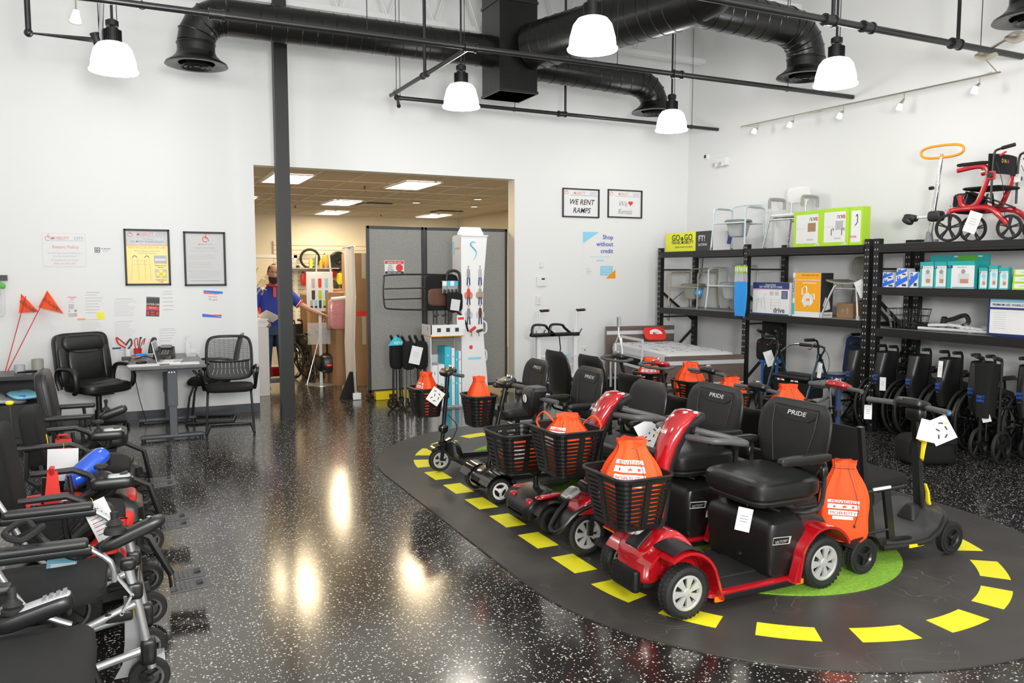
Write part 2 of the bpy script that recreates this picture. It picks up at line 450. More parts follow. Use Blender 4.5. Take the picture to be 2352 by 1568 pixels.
for i, (px, py, nm) in enumerate(((838, 427, 'in front of the second light'), (678, 472, 'by the column'), (875, 492, 'near the far light'))):
    p = atz(px, py, 3.07); q = MB('base_black'); q.cyl((0, 0, 0), (0, 0, -.04), .012); q.cyl((0, 0, -.04), (0, 0, -.045), .03)
    tag(q.build('fire_sprinkler', loc=p), 'small pendant sprinkler head %s' % nm, 'sprinkler', 'stockroom sprinklers')
# ---------------------------------------------------------------- pendants
def pendant(loc, label):
    t = thing('pendant_lamp', label, 'pendant lamp', loc, group='glowing pendant lamps')
    f = MB('lamp_shade')
    f.lathe([(.205, 0), (.21, .012), (.195, .03), (.188, .10), (.16, .20), (.125, .245), (.085, .26)], n=32); f.lathe([(.201, .003), (.184, .10), (.155, .195), (.12, .24), (.001, .25)], n=32)
    f.build('lamp_shade', t)
    f = MB('plastic'); f.lathe([(.001, .25), (.075, .25), (.075, .27), (.068, .275), (.068, .37), (.05, .375), (.05, .39), (.001, .39)], n=24)
    for k in range(24):
        a = 2*PI*k/24; f.box((.072*math.cos(a), .072*math.sin(a), .32), (.012, .004, .10), rot=(0, 0, a))
    f.build('heat_sink', t)
    f = MB('plastic'); f.lathe([(.001, .405), (.055, .405), (.055, .45), (.03, .465), (.001, .465)], n=20); f.cyl((0, 0, .38), (0, 0, .41), .018); f.build('canopy_cap', t)
    f = MB('pipe_black'); f.cyl((0, 0, .46), (0, 0, ZC-loc[2]-.002), .012, n=8); f.cyl((.04, .0, .46), (.04, .0, ZC-loc[2]-.002), .004, n=6); f.build('stem', t)
    l = bpy.data.lights.new('pendant_grid_light', 'POINT'); l.energy = 55; l.shadow_soft_size = .16; l.color = (1, .975, .94)
    lo = bpy.data.objects.new('pendant_grid_light', l); C.objects.link(lo); lo.location = (loc[0], loc[1], loc[2]-.1)
    return t
for p, lb in (((-.02, 8.34, 3.53), 'glowing white pendant lamp at the far left, near the elbow of the duct'), ((3.53, 5.84, 3.53), 'large glowing pendant lamp in front of the thick diagonal duct'),
              ((3.43, 8.46, 3.53), 'glowing pendant lamp left of the black square shaft'), ((6.43, 8.66, 3.53), 'smallest glowing pendant lamp, below the back duct near the corner'),
              ((6.33, 5.9, 3.53), 'glowing pendant lamp before the right-hand duct outlet')): pendant(p, lb)
for p in ((-.02, 5.9), (-.02, 2.6), (3.4, 2.6), (6.4, 2.6), (3.4, -.8)):    # unseen fill lamps added on the pendant grid, above and behind the camera
    l = bpy.data.lights.new('pendant_grid_light', 'POINT'); l.energy = 70; l.shadow_soft_size = .18; l.color = (1, .975, .94)
    lo = bpy.data.objects.new('pendant_grid_light', l); C.objects.link(lo); lo.location = (p[0], p[1], 3.6 if p[1] > 0 else 3.6)
# ---------------------------------------------------------------- ducts
def spiral(q, p0, p1, r, step=.16):
    p0, p1 = Vector(p0), Vector(p1); d = p1-p0; L = d.length; d.normalize(); n = int(L/step)
    q.cyl(p0, p1, r, n=36)
    x, y = frame_from(d)
    for i in range(1, n):
        c = p0+d*(i*step); q.tube([c+(x*math.cos(a)+y*math.sin(a))*(r+.001)+d*(.05*(a/(2*PI)-.5)) for a in [2*PI*k/28 for k in range(28)]], .0045, n=4, closed=True)
def elbow(q, c, a, b, r, R=.30, n=5):   # from direction a (incoming) to b (outgoing), corner c ; gored
    c, a, b = Vector(c), Vector(a).normalized(), Vector(b).normalized()
    ctr = c-a*R+b*R; pts = []
    for i in range(n+1):
        t = PI/2*i/n; pts.append(ctr-b*R*math.cos(t)+a*R*math.sin(t))
    q.tube(pts, r, n=32)
    for p, t in zip(pts, range(n+1)):
        d = (a*math.cos(PI/2*t/n)+b*math.sin(PI/2*t/n)); x, y = frame_from(d)
        q.tube([p+(x*math.cos(s)+y*math.sin(s))*(r+.002) for s in [2*PI*k/28 for k in range(28)]], .007, n=5, closed=True)
    return pts[0], pts[-1]
def outlet(par, c, r=.30):   # round diffuser
    f = MB('duct_black'); x, y, z = c
    f.lathe([(.19, .13), (.20, .10), (.25, .05), (r, .02), (r+.01, 0), (r-.03, -.005), (.18, .02)], c, n=40)
    f.mat('metal_black')
    for rr in (.17, .12, .07): f.lathe([(rr, -.02), (rr-.035, .02), (rr-.04, .022), (rr-.004, -.022)], c, n=36, closed=True)
    f.cyl((x, y, z+.01), (x, y, z-.01), .03)
    return f.build('round_diffuser', par)
def branch(label, p0, ex, ey, z, zo, r, dirn=1, name='ventilation_duct'):
    t = thing(name, label, 'duct', (0, 0, 0), group='black spiral ducts')
    q = MB('duct_black'); cor = V(ex, ey, z); a = (cor-Vector(p0)).normalized()
    spiral(q, p0, cor-a*.30, r); q.build('duct_run', t)
    q = MB('duct_black'); elbow(q, cor, a, V(0, 0, -1), r); q.cyl((ex, ey, z-.30), (ex, ey, zo+.10), r, n=32)
    q.tube([(ex+(r+.003)*math.cos(k*PI/14), ey+(r+.003)*math.sin(k*PI/14), z-.31) for k in range(28)], .006, n=5, closed=True); q.build('elbow', t)
    outlet(t, (ex, ey, zo), .30)
    return t
t = branch('long black spiral duct running left from the square shaft to a round outlet', (4.07, 9.1, 4.36), .75, 9.1, 4.36, 3.84, .185)
branch('shorter black duct from the shaft to an outlet in the back corner', (4.57, 9.1, 4.26), 6.48, 9.1, 4.2, 3.84, .175)
branch('black duct running right from the trunk to an outlet before the side wall', (5.35, 6.82, 4.42), 6.86, 6.82, 4.36, 3.86, .20)
branch('duct outlet cut by the right edge of the picture', (9.0, 3.9, 4.4), 6.98, 4.42, 4.34, 3.84, .19) if False else None
q = MB('duct_black'); elbow(q, (7.0, 4.42, 4.5), (-1, 0, 0), (0, 0, -1), .185); q.cyl((7.0, 4.42, 4.2), (7.0, 4.42, 3.94), .185, n=28); q.cyl((7.3, 4.42, 4.5), (7.93, 4.42, 4.5), .185, n=28)
t = thing('ventilation_duct', 'duct outlet cut off by the top right edge of the picture', 'duct', group='black spiral ducts'); q.build('elbow', t); outlet(t, (7.0, 4.42, 3.84))
t = thing('ventilation_duct', 'thick diagonal black trunk duct leaving the square shaft', 'duct', group='black spiral ducts')
q = MB('duct_black'); spiral(q, (4.50, 8.80, 4.40), (5.30, 6.70, 4.46), .27, .15); q.build('duct_run', t)
q = MB('duct_black'); q.tube([(5.26, 6.80, 4.46), (5.34, 6.58, 4.50), (5.40, 6.40, 4.66), (5.42, 6.34, 4.90), (5.42, 6.34, 5.9)], .26, n=32)
for z in (4.95, 5.2): q.tube([(5.42+.265*math.cos(k*PI/14), 6.34+.265*math.sin(k*PI/14), z) for k in range(28)], .006, n=5, closed=True)
q.build('riser', t)
t = thing('ventilation_duct', 'black duct crossing the top edge of the picture behind the large pendant', 'duct', group='black spiral ducts')
q = MB('duct_black'); spiral(q, (5.3, 6.72, 4.66), (2.6, 6.72, 4.72), .19); q.build('duct_run', t)
q = MB('duct_black'); q.b2(4.07, 4.57, 8.83, 9.35, 3.85, 5.98, bev=.004); q.mat('metal_black'); q.b2(4.06, 4.58, 8.82, 9.36, 3.85, 3.88); q.b2(4.06, 4.58, 8.82, 9.36, 4.9, 4.93)
tag(q.build('duct_shaft'), 'square black sheet-metal shaft dropping from the ceiling', 'duct')
# ---------------------------------------------------------------- sprinkler pipes
def pipe(label, pts, r=.026, cl=(), extra=()):
    t = thing('sprinkler_pipe', label, 'pipe', group='black sprinkler pipes')
    q = MB('pipe_black'); q.tube(pts, r, n=12)
    for p in pts[1:-1]: q.sq(p, (r*3, r*3, r*3), 1, 1, n=12, m=8)
    q.build('pipe_run', t)
    for c in cl:
        q = MB('pipe_black'); d = (Vector(pts[-1])-Vector(pts[0])).normalized(); q.cyl(Vector(c)-d*.06, Vector(c)+d*.06, r*1.45, n=14); q.cyl(Vector(c)-d*.062, Vector(c)-d*.045, r*1.7, n=14); q.cyl(Vector(c)+d*.045, Vector(c)+d*.062, r*1.7, n=14)
        q.build('coupling', t)
    for p in extra:
        q = MB('pipe_black'); q.cyl(p[0], p[1], p[2] if len(p) > 2 else .004, n=6); q.lathe([(.03, 0), (.034, .01), (.03, .02)], V(*p[0])-V(0, 0, .03), 'y', n=14); q.build('hanger_rod', t)
    return t
def rod(x, y, z, r=.004): return ((x, y, z), (x, y, ZC-.002), r)
pipe('longest black sprinkler pipe, crossing in front of the ducts', [(-1.2, 7.12, 3.8), (7.93, 7.12, 3.8)], .027, [(.75, 7.12, 3.8), (2.98, 7.12, 3.8), (5.35, 7.12, 3.8)], [rod(2.0, 7.12, 3.83), rod(4.6, 7.12, 3.83), rod(6.9, 7.12, 3.83), rod(.2, 7.12, 3.83)])
pipe('short black branch pipe running back from the long pipe', [(2.98, 7.15, 3.8), (2.92, 9.42, 3.8)], .022, [(2.95, 8.3, 3.8)], [rod(2.92, 9.2, 3.83), rod(2.95, 8.3, 3.83, .018)])
pipe('black pipe running right along the back wall to the corner', [(2.98, 9.3, 3.66), (3.02, 9.5, 3.8), (7.93, 9.56, 3.8)], .024, [(5.3, 9.53, 3.8)], [rod(3.06, 9.5, 3.83), rod(4.6, 9.52, 3.83), rod(5.35, 9.53, 3.83, .016), rod(7.45, 9.55, 3.83)])
pipe('thick black pipe across the upper right of the picture', [(2.5, 5.06, 3.8), (7.93, 5.1, 3.8)], .03, [(5.36, 5.08, 3.8), (5.8, 5.08, 3.8), (6.95, 5.09, 3.8)], [rod(4.9, 5.08, 3.83), rod(5.4, 5.08, 3.83, .018), rod(6.98, 5.09, 3.83, .018), rod(7.3, 5.09, 3.83)])
pipe('black pipe elbow hanging in the upper left corner', [(-.68, 8.36, 5.9), (-.68, 8.36, 3.8), (-.12, 8.36, 3.8)], .025, [(-.15, 8.36, 3.8)], [rod(-.13, 8.36, 3.83)])
q = MB('alu'); q.cyl((-.12, 8.36, 3.8), (.02, 8.5, 5.9), .022, n=10); tag(q.build('conduit'), 'slanted bare metal conduit beside the far left pendant', 'pipe')
# ---------------------------------------------------------------- roof truss
def truss(y, z, x0, x1, label):
    t = thing('roof_truss', label, 'truss', group='white roof trusses')
    for nm, zz in (('bottom_chord', z), ('top_chord', z+.85)):
        q = MB('truss_white'); q.b2(x0, x1, y-.06, y-.005, zz, zz+.06); q.b2(x0, x1, y+.005, y+.06, zz, zz+.06); q.build(nm, t)
    q = MB('truss_white'); n = int((x1-x0)/.6)
    for i in range(n):
        a = x0+i*.6; b = a+.6
        q.cyl((a, y, z+.03), (a+.3, y, z+.88), .014, n=6); q.cyl((a+.3, y, z+.88), (b, y, z+.03), .014, n=6)
    w = q.build('web', t)
truss(9.75, 4.76, XL, XR-.15, 'white open-web roof truss along the back wall')
truss(7.9, 5.0, XL, XR-.15, 'white open-web roof truss above the ducts')
for x in (1.2, 5.6):
    q = MB('truss_white'); q.b2(x-.06, x+.06, YF, 9.65, 5.75, 5.98); struct(q.build('trim_%d' % (3 if x < 3 else 4)))
# ---------------------------------------------------------------- track light
t = thing('track_light', 'thin nickel track with small spotlights high on the right wall', 'track light')
q = MB('nickel'); q.tube([(7.7, 8.8, 3.70), (7.7, 5.15, 3.64)], .010, n=8)
for y in (8.7, 7.6, 6.5, 5.4): q.cyl((7.7, y, 3.69-(8.8-y)*.016), (7.935, y, 3.72), .005, n=6)
q.build('rail', t)
for k, (y, z) in enumerate(((8.47, 3.60), (7.83, 3.58), (7.04, 3.555), (6.22, 3.51), (5.36, 3.52))):
    a = V(7.7, y, 3.69-(8.8-y)*.016); q = MB('nickel'); q.cyl(a, a-V(0, 0, .08), .005, n=6); q.cyl(a-V(0, 0, .06), V(7.66, y+.01, z+.02), .012, .02, n=10); sp = q.build('spotlight', t)
    q = MB('spot_glow'); q.cyl(V(7.66, y+.01, z+.02), V(7.64, y+.012, z-.035), .022, .034, n=14); q.build('bulb', sp)
q = MB('nickel'); q.lathe([(.001, .06), (.05, .055), (.10, .02), (.10, 0), (.05, -.03), (.001, -.035)], (7.5, 5.17, 3.77), n=24); q.cyl((7.5, 5.17, 3.74), (7.68, 5.17, 3.64), .006); q.build('transformer', t)
q = MB('nickel'); q.lathe([(.001, .06), (.05, .055), (.10, .02), (.10, 0), (.05, -.03), (.001, -.035)], (7.45, 4.85, 3.85), n=24); q.cyl((7.5, 5.17, 3.82), (7.45, 4.85, 3.89), .012); q.build('transformer', t)
t = thing('spotlight', 'small glass spotlight high on the back wall at upper left', 'spotlight')
p = atY(175, 25, YB-.12); q = MB('nickel'); q.cyl(p+V(0, 0, .2), p, .006); q.build('stem', t); q = MB('spot_glow'); q.cyl(p, p+V(-.01, -.03, -.12), .03, .06); q.build('bulb', t)
# ---------------------------------------------------------------- sky and lamps
w = bpy.data.worlds.new('World'); bpy.context.scene.world = w; w.use_nodes = True
w.node_tree.nodes['Background'].inputs['Color'].default_value = (.85, .92, 1, 1); w.node_tree.nodes['Background'].inputs['Strength'].default_value = 1.6
for i, (a, b) in enumerate(wx):  # fill lamp added at each unseen front window opening
    l = bpy.data.lights.new('window_fill', 'AREA'); l.shape = 'RECTANGLE'; l.size = b-a; l.size_y = 3.0; l.energy = 150; l.color = (.94, .97, 1)
    lo = bpy.data.objects.new('window_fill', l); C.objects.link(lo); lo.location = ((a+b)/2, YF+.02, 2.05); lo.rotation_euler = (PI/2, 0, 0)
for (x, y) in ((2.18, 12.15), (4.12, 12.2), (3.9, 15.9), (1.9, 15.9), (6.0, 15.0), (4.3, 18.4)):
    l = bpy.data.lights.new('troffer', 'AREA'); l.shape = 'RECTANGLE'; l.size = .5; l.size_y = 1.1; l.energy = 135; l.color = (1, .80, .52)
    lo = bpy.data.objects.new('troffer', l); C.objects.link(lo); lo.location = (x, y, 3.05)
for (loc, tgt, e, sz) in (((.6, -1.2, 2.4), (3.0, 4.5, 6.0), 760, 1.0), ((-1.6, -1.8, 2.9), (5.5, 7.5, .8), 250, 1.1)):    # the photographer's strobes, one bounced off the deck
    l = bpy.data.lights.new('studio_strobe', 'AREA'); l.size = sz; l.energy = e; l.color = (1, .99, .97)
    lo = bpy.data.objects.new('studio_strobe', l); C.objects.link(lo); lo.location = loc; lo.rotation_euler = (Vector(tgt)-Vector(loc)).to_track_quat('-Z', 'Y').to_euler()
cd = bpy.data.cameras.new('camera'); cam = bpy.data.objects.new('camera', cd); C.objects.link(cam)
cd.sensor_width = 36; cd.lens = F/2352*36; cd.clip_start = .05
cam.location = CAM; cam.rotation_euler = (PI/2-PITCH, 0, -YAW); bpy.context.scene.camera = cam
vs = bpy.context.scene.view_settings; vs.view_transform = 'Standard'; vs.look = 'None'; vs.gamma = 1; vs.exposure = -1.1
bpy.context.scene.cycles.max_bounces = 10 if hasattr(bpy.context.scene, 'cycles') else 0
# ---------------------------------------------------------------- the road mat
def stadium(cx, y0, y1, r, n=40):
    p = []
    for i in range(n+1): a = PI+PI*i/n; p.append((cx+r*math.cos(a), y0+r*math.sin(a)))
    for i in range(n+1): a = PI*i/n; p.append((cx+r*math.cos(a), y1+r*math.sin(a)))
    return p
t = thing('floor_mat', 'dark oval rubber mat printed like a road with yellow dashes', 'mat')
q = MB('road'); q.prism(stadium(3.66, 3.86, 6.5, 1.73), .0005, .008, 'xy'); q.build('mat_surface', t)
q = MB('turf'); q.prism(stadium(3.55, 3.80, 6.45, .82), .008, .013, 'xy'); q.build('turf_patch', t)
cx, cy0, cy1, r0, r1 = 3.56, 3.74, 6.5, 1.16, 1.31
Ls = (cy1-cy0); per = 2*Ls+2*PI*1.235; nd = 29; 
def onring(s, r):
    s = s % per; h = PI*1.235
    if s < h: a = PI+s/1.235; return V(cx+r*math.cos(a), cy0+r*math.sin(a), .0088)
    s -= h
    if s < Ls: return V(cx+r, cy0+s, .0088)
    s -= Ls
    if s < h: a = s/1.235; return V(cx+r*math.cos(a), cy1+r*math.sin(a), .0088)
    s -= h; return V(cx-r, cy1-s, .0088)
for i in range(nd):
    s0 = (i+.1)*per/nd; L = per/nd*.62; q = MB('mat_yellow'); a = [onring(s0+L*k/6, r1) for k in range(7)]; b = [onring(s0+L*k/6, r0) for k in range(7)]
    vs_ = a+b; q.add(vs_+[v-V(0, 0, .0006) for v in vs_], [(k, k+1, 8+k, 7+k) for k in range(6)]+[(0, 7, 21, 14), (6, 20, 27, 13)]+[(14+k, 21+k, 22+k, 15+k) for k in range(6)]); q.build('yellow_dash', t)
# ================================================================ SCOOTERS
# local frame: +x forward, +y left, origin on the mat midway between the axles
MATZ = .009
def wheel(par, c, r, w, rim='rim_silver', spokes=6, style='dish', tread=True, name='wheel'):
    x, y, z = c; q = MB('rubber'); rr = r-.006; ir = r*.64
    q.lathe([(ir, -w*.42), (ir+.02, -w*.5), (rr-.022, -w*.5), (rr-.006, -w*.38), (rr, -w*.18), (rr, w*.18), (rr-.006, w*.38), (rr-.022, w*.5), (ir+.02, w*.5), (ir, w*.42), (ir-.004, 0)], c, 'y', n=36, closed=True)
    if tread:
        n = 34
        for i in range(n):
            a = 2*PI*i/n
            for sy, o in ((-1, 0), (1, .5)):
                b = a+2*PI*o/n; q.box((x+(rr-.0035)*math.cos(b), y+sy*w*.25, z+(rr-.0035)*math.sin(b)), (.008, w*.30, .016), rot=(0, -b, .35*sy))
    t = q.build(name, par)
    q = MB(rim); q.mat('plastic'); q.cyl((x, y-w*.2, z), (x, y+w*.2, z), ir-.012, n=24); q.mat(rim); q.lathe([(ir+.002, -w*.42), (ir+.002, w*.42), (ir-.010, w*.44), (ir-.018, w*.30), (ir-.018, -w*.30), (ir-.010, -w*.44)], c, 'y', n=32, closed=True)
    for sy in (-1, 1):
        yy = y+sy*w*.34
        if style == 'dish':
            for k in range(spokes):
                a = 2*PI*k/spokes; h0, h1 = .24, .30
                poly = [(x+.022*math.cos(a-h0*1.6), z+.022*math.sin(a-h0*1.6)), (x+(ir-.008)*math.cos(a-h1*.85), z+(ir-.008)*math.sin(a-h1*.85)), (x+(ir-.006)*math.cos(a), z+(ir-.006)*math.sin(a)), (x+(ir-.008)*math.cos(a+h1*.85), z+(ir-.008)*math.sin(a+h1*.85)), (x+.022*math.cos(a+h0*1.6), z+.022*math.sin(a+h0*1.6))]
                q.prism(poly, yy-.006, yy+.006)
        else:
            for k in range(spokes):
                a = 2*PI*k/spokes+.5; q.bar((x, yy, z), (x+(ir-.006)*math.cos(a), yy, z+(ir-.006)*math.sin(a)), .008, r*.17)
        q.lathe([(.001, yy-y+sy*.012), (r*.15, yy-y+sy*.010), (r*.19, yy-y), (r*.19, yy-y-sy*.012)], c, 'y', n=18)
    q.build('rim', t)
    return t
def backrest(par, x, z0, z1, w, tilt, logo=True, m='vinyl', face=1, th=.07, top=.80):
    # face: +1 front of the backrest looks along +x
    q = MB(m); rings = []; H = z1-z0; N = 12
    for k in range(N+1):
        u = k/N; ww = w*(.72+.28*math.sin(min(1, u*1.8)*PI/2)) if u < .7 else w*(1-.0*u)
        if u > .55: t = (u-.55)/.45; ww = w*(math.sqrt(max(0, 1-(t*(top+.04))**3.4)))
        tt = th*(1-.45*u)*(1 if 0 < u < 1 else .35)
        cx = x-face*(math.sin(tilt)*H*u)+face*.03*math.sin(u*PI)*.0
        bow = .035
        ring = []
        for j in range(24):
            a = 2*PI*j/24; c, s_ = math.cos(a), math.sin(a)
            yy = ww/2*math.copysign(abs(s_)**.45, s_); xx = tt/2*math.copysign(abs(c)**.7, c)+face*bow*(yy/(w/2))**2
            ring.append(V(cx+xx, yy, z0+H*u*math.cos(tilt)))
        rings.append(ring)
    q.loft(rings)
    # upper badge panel + seams
    def fn(u, v):   # u across (-.5..+.5)*w seen from front, v height fraction
        yy = u if face > 0 else -u
        h = v; cx = x-face*math.sin(tilt)*H*h+face*(th*(1-.45*h)/2*1.0+.0045)+face*.035*(yy/(w/2))**2
        return V(cx, yy, z0+H*h*math.cos(tilt))
    if logo:
        q.mat('plastic_matte')
        s2 = .13*w/.45; pts = [(-s2*1.05, .92), (s2*1.05, .92), (s2*.95, .80), (s2*.62, .72), (-s2*.62, .72), (-s2*.95, .80)]
        q.tube([fn(a, b) for a, b in pts], .0022, n=5)
        for sx in (-1, 1): q.tube([fn(sx*w*.30, .88), fn(sx*w*.29, .6), fn(sx*w*.24, .3), fn(sx*w*.2, .08)], .0016, n=4, smooth=3)
        q.mat('alu_white'); q.text('PRIDE', (0, 0, 0), .036, fn=lambda a, b: fn(a*1.5, .79+b/H), shear=.15)
    return q.build('backrest', par)
def seat_cushion(par, x0, x1, w, z, th=.13, m='vinyl'):
    q = MB(m); cx = (x0+x1)/2; q.sq((cx, 0, z-th/2), (x1-x0, w, th), .55, .35, n=32, m=12)
    q.mat('plastic_matte'); q.sq((cx, 0, z-th*.92), (x1-x0-.04, w-.04, th*.4), .4, .35, n=24, m=6)
    return q.build('seat', par)
def armrest(par, y, x0, x1, z, seatz, back=None, pad=.055):
    q = MB('vinyl'); q.sq(((x0+x1)/2, y, z-.022), (x1-x0, pad, .05), .5, .35, n=24, m=8)
    q.mat('metal_black'); xr = min(x0, x1)+.05
    s = 1 if y > 0 else -1
    q.tube([(xr+.1, y, z-.045), (xr, y, z-.05), (xr-.015, y, z-.1), (xr, y, seatz-.13), (xr+.06, y-s*.02, seatz-.17), (xr+.12, y-s*.08, seatz-.18), (xr+.12, y-s*.2, seatz-.18)], .0125, n=8, smooth=4)
    q.sq((xr-.005, y+s*.004, z-.10), (.04, .035, .06), .5, .5, n=12, m=6)
    return q.build('armrest', par)
def basket(par, x, z, w=.36, d=.30, h=.27, rows=8, tilt=0, name='basket'):
    # back plane at x, extends forward
    t = MB('plastic'); cx = x+d/2
    def ring(u, off=0):   # u 0 bottom .. 1 top
        k = .74+.26*u; return rring((cx-.05*(1-u)*0+0, 0, z+h*u), d*k-off, w*k-off, .06*k, 6)
    def loop_strip(u0, u1):
        a0, a1 = ring(u0), ring(u1); b0, b1 = ring(u0, .010), ring(u1, .010)
        t.loft([a0, a1, b1, b0], cap=False, closed=True)
    loop_strip(.88, 1.0); loop_strip(0, .10)
    t.loft([ring(0), [p+V(0, 0, .006) for p in ring(0)]])
    t.tube(ring(1.0), .008, n=6, closed=True)
    n = len(ring(0)); cols = [0, 2, 4, 6, 8, 10, 12, 14, 16, 18, 20, 22]
    def cstrip(i0, i1):
        for j in range(i0, i1):
            A = [ring(.06)[j % n], ring(.94)[j % n], ring(.94)[(j+1) % n], ring(.06)[(j+1) % n]]; Bq = [ring(.06, .010)[j % n], ring(.94, .010)[j % n], ring(.94, .010)[(j+1) % n], ring(.06, .010)[(j+1) % n]]
            t.add(A+Bq, [(0, 1, 2, 3), (7, 6, 5, 4), (0, 4, 5, 1), (2, 6, 7, 3)])
    for c0 in (0, 6, 12, 18): cstrip(c0, c0+5)
    for m_ in ((23, 0), (5, 6), (11, 12), (17, 18)):   # mid ribs on each side
        a = (ring(.05)[m_[0]]+ring(.05)[m_[1]])/2; b = (ring(.95)[m_[0]]+ring(.95)[m_[1]])/2
        d_ = (ring(.5)[m_[1]]-ring(.5)[m_[0]]).normalized()
        nn = V(-d_.y, d_.x, 0); t.add([p_+d_*o+nn*h_ for p_ in (a, b) for o in (-.016, .016) for h_ in (-.004, .006)], [(0, 1, 5, 4), (2, 6, 7, 3), (1, 3, 7, 5), (0, 4, 6, 2)])
    for k in range(rows):
        u = .12+.74*(k+.5)/rows; loop_strip(u-.50/rows*.62, u+.50/rows*.30)
    return t.build(name, par)
def bag(loc, h, w, d, rz, label, col='bag_orange', face=0.0, lean=(0, 0), slump=0, logo=True, lc=.64, group='gathered drawstring bags', neck=.91, loops=False):
    t = thing('drawstring_bag', label, 'bag', loc, rz, group)
    q = MB(col); rings = []; N = 14; rs = random.Random(h*100+rz); ph = rs.random()*6
    def prof(u):
        if u < .12 and lc < .5: return .72+.28*math.sin(u/.12*PI/2)
        if u < .42: return 1.0 if lc < .5 else .76+.24*u/.42
        if u < neck: t_ = (u-.42)/(neck-.42); return 1-.60*t_**1.9
        return .40+.08*math.sin((u-neck)/(1-neck)*PI/2)
    def pt(a, u, off=0):
        p = prof(u); fold = .02*w*math.sin(3*a+ph)+ (max(0, u-.3)*.085*w)*math.sin(12*a+ph+.6*math.sin(2*a))*p*min(1,(1.15-u)*4) + .012*w*math.sin(5*a+u*9+ph)
        rx, ry = (w/2*p+fold+off), (d/2*(p*.9+.1)+fold*.6+off)
        c, s_ = math.cos(a), math.sin(a)
        return V(rx*math.copysign(abs(c)**.8, c)+lean[0]*u*u, ry*math.copysign(abs(s_)**.8, s_)+lean[1]*u*u, h*u*(1-slump*.2*u)+(.02*h*math.sin(5*a+ph) if u > .96 else 0))
    for k in range(N+1):
        u = k/N; rings.append([pt(2*PI*j/44, u) for j in range(72)])
    q.loft(rings)
    body = None
    if logo:
        def fn(a, b): return pt(-PI/2+face+a/(w*.5), b/h, .004)   # a metres across, b metres up
        q.mat('paper'); c0 = h*lc; s_ = w*.27
        N1 = 8
        for (ylo, yhi, wd) in ((.30, .44, 1.02), (.02, .24, .98), (-.30, -.06, .9), (-.5, -.34, .6)):
            g = [[fn(s_*wd*(i/N1*2-1)*1.0, c0+s_*1.6*(ylo+(yhi-ylo)*j/2)) for i in range(N1+1)] for j in range(3)]
            vs = [p for r_ in g for p in r_]; q.add(vs, [(r_*(N1+1)+i, r_*(N1+1)+i+1, (r_+1)*(N1+1)+i+1, (r_+1)*(N1+1)+i) for r_ in range(2) for i in range(N1)])
        q.mat('red_ink'); q.text('MOBILITY', (0, 0, 0), s_*.36, fn=lambda a, b: pt(-PI/2+face+a/(w*.5), (c0+s_*(-.42)+b)/h, .006), bold=False)
        q.text('PROVIDING', (0, 0, 0), s_*.30, fn=lambda a, b: pt(-PI/2+face+a/(w*.5), (c0+s_*.47+b)/h, .006))
        for sx in (-.5, .05, .55):
            c_ = (sx*s_, c0+s_*.2); st = [(c_[0]+(s_*.14 if k % 2 == 0 else s_*.06)*math.sin(k*PI/5), c_[1]+(s_*.14 if k % 2 == 0 else s_*.06)*math.cos(k*PI/5)) for k in range(10)]
            q.add([pt(-PI/2+face+a/(w*.5), b/h, .006) for a, b in st], [tuple(range(10))])
    q.build('pouch', t)
    q = MB('ink'); q.tube([pt(a, neck, .003) for a in [2*PI*k/28 for k in range(28)]], .0022, n=5, closed=True)
    e = pt(-1.2+face, neck, .004)
    q.tube([e, pt(-1.15+face, .62, .006), pt(-1.1+face, .4, .008), pt(-1.2+face, .22, .008)], .0018, n=4, smooth=4); q.sq(pt(-1.2+face, .22, .01), (.012, .012, .02), 1, 1, n=8, m=6)
    q.build('drawstring', t)
    if loops:
        q = MB(col)
        for sx in (-1, 1):
            a = pt(PI/2*(1-sx*.9)-PI/2*0, .8); q.tube([a, a+V(sx*w*.25, 0, h*.18), a+V(sx*w*.42, 0, h*.02), a+V(sx*w*.28, 0, -h*.18)], .012, n=6, smooth=5, flat=.35); q.build('strap', t); q = MB(col)
    return t
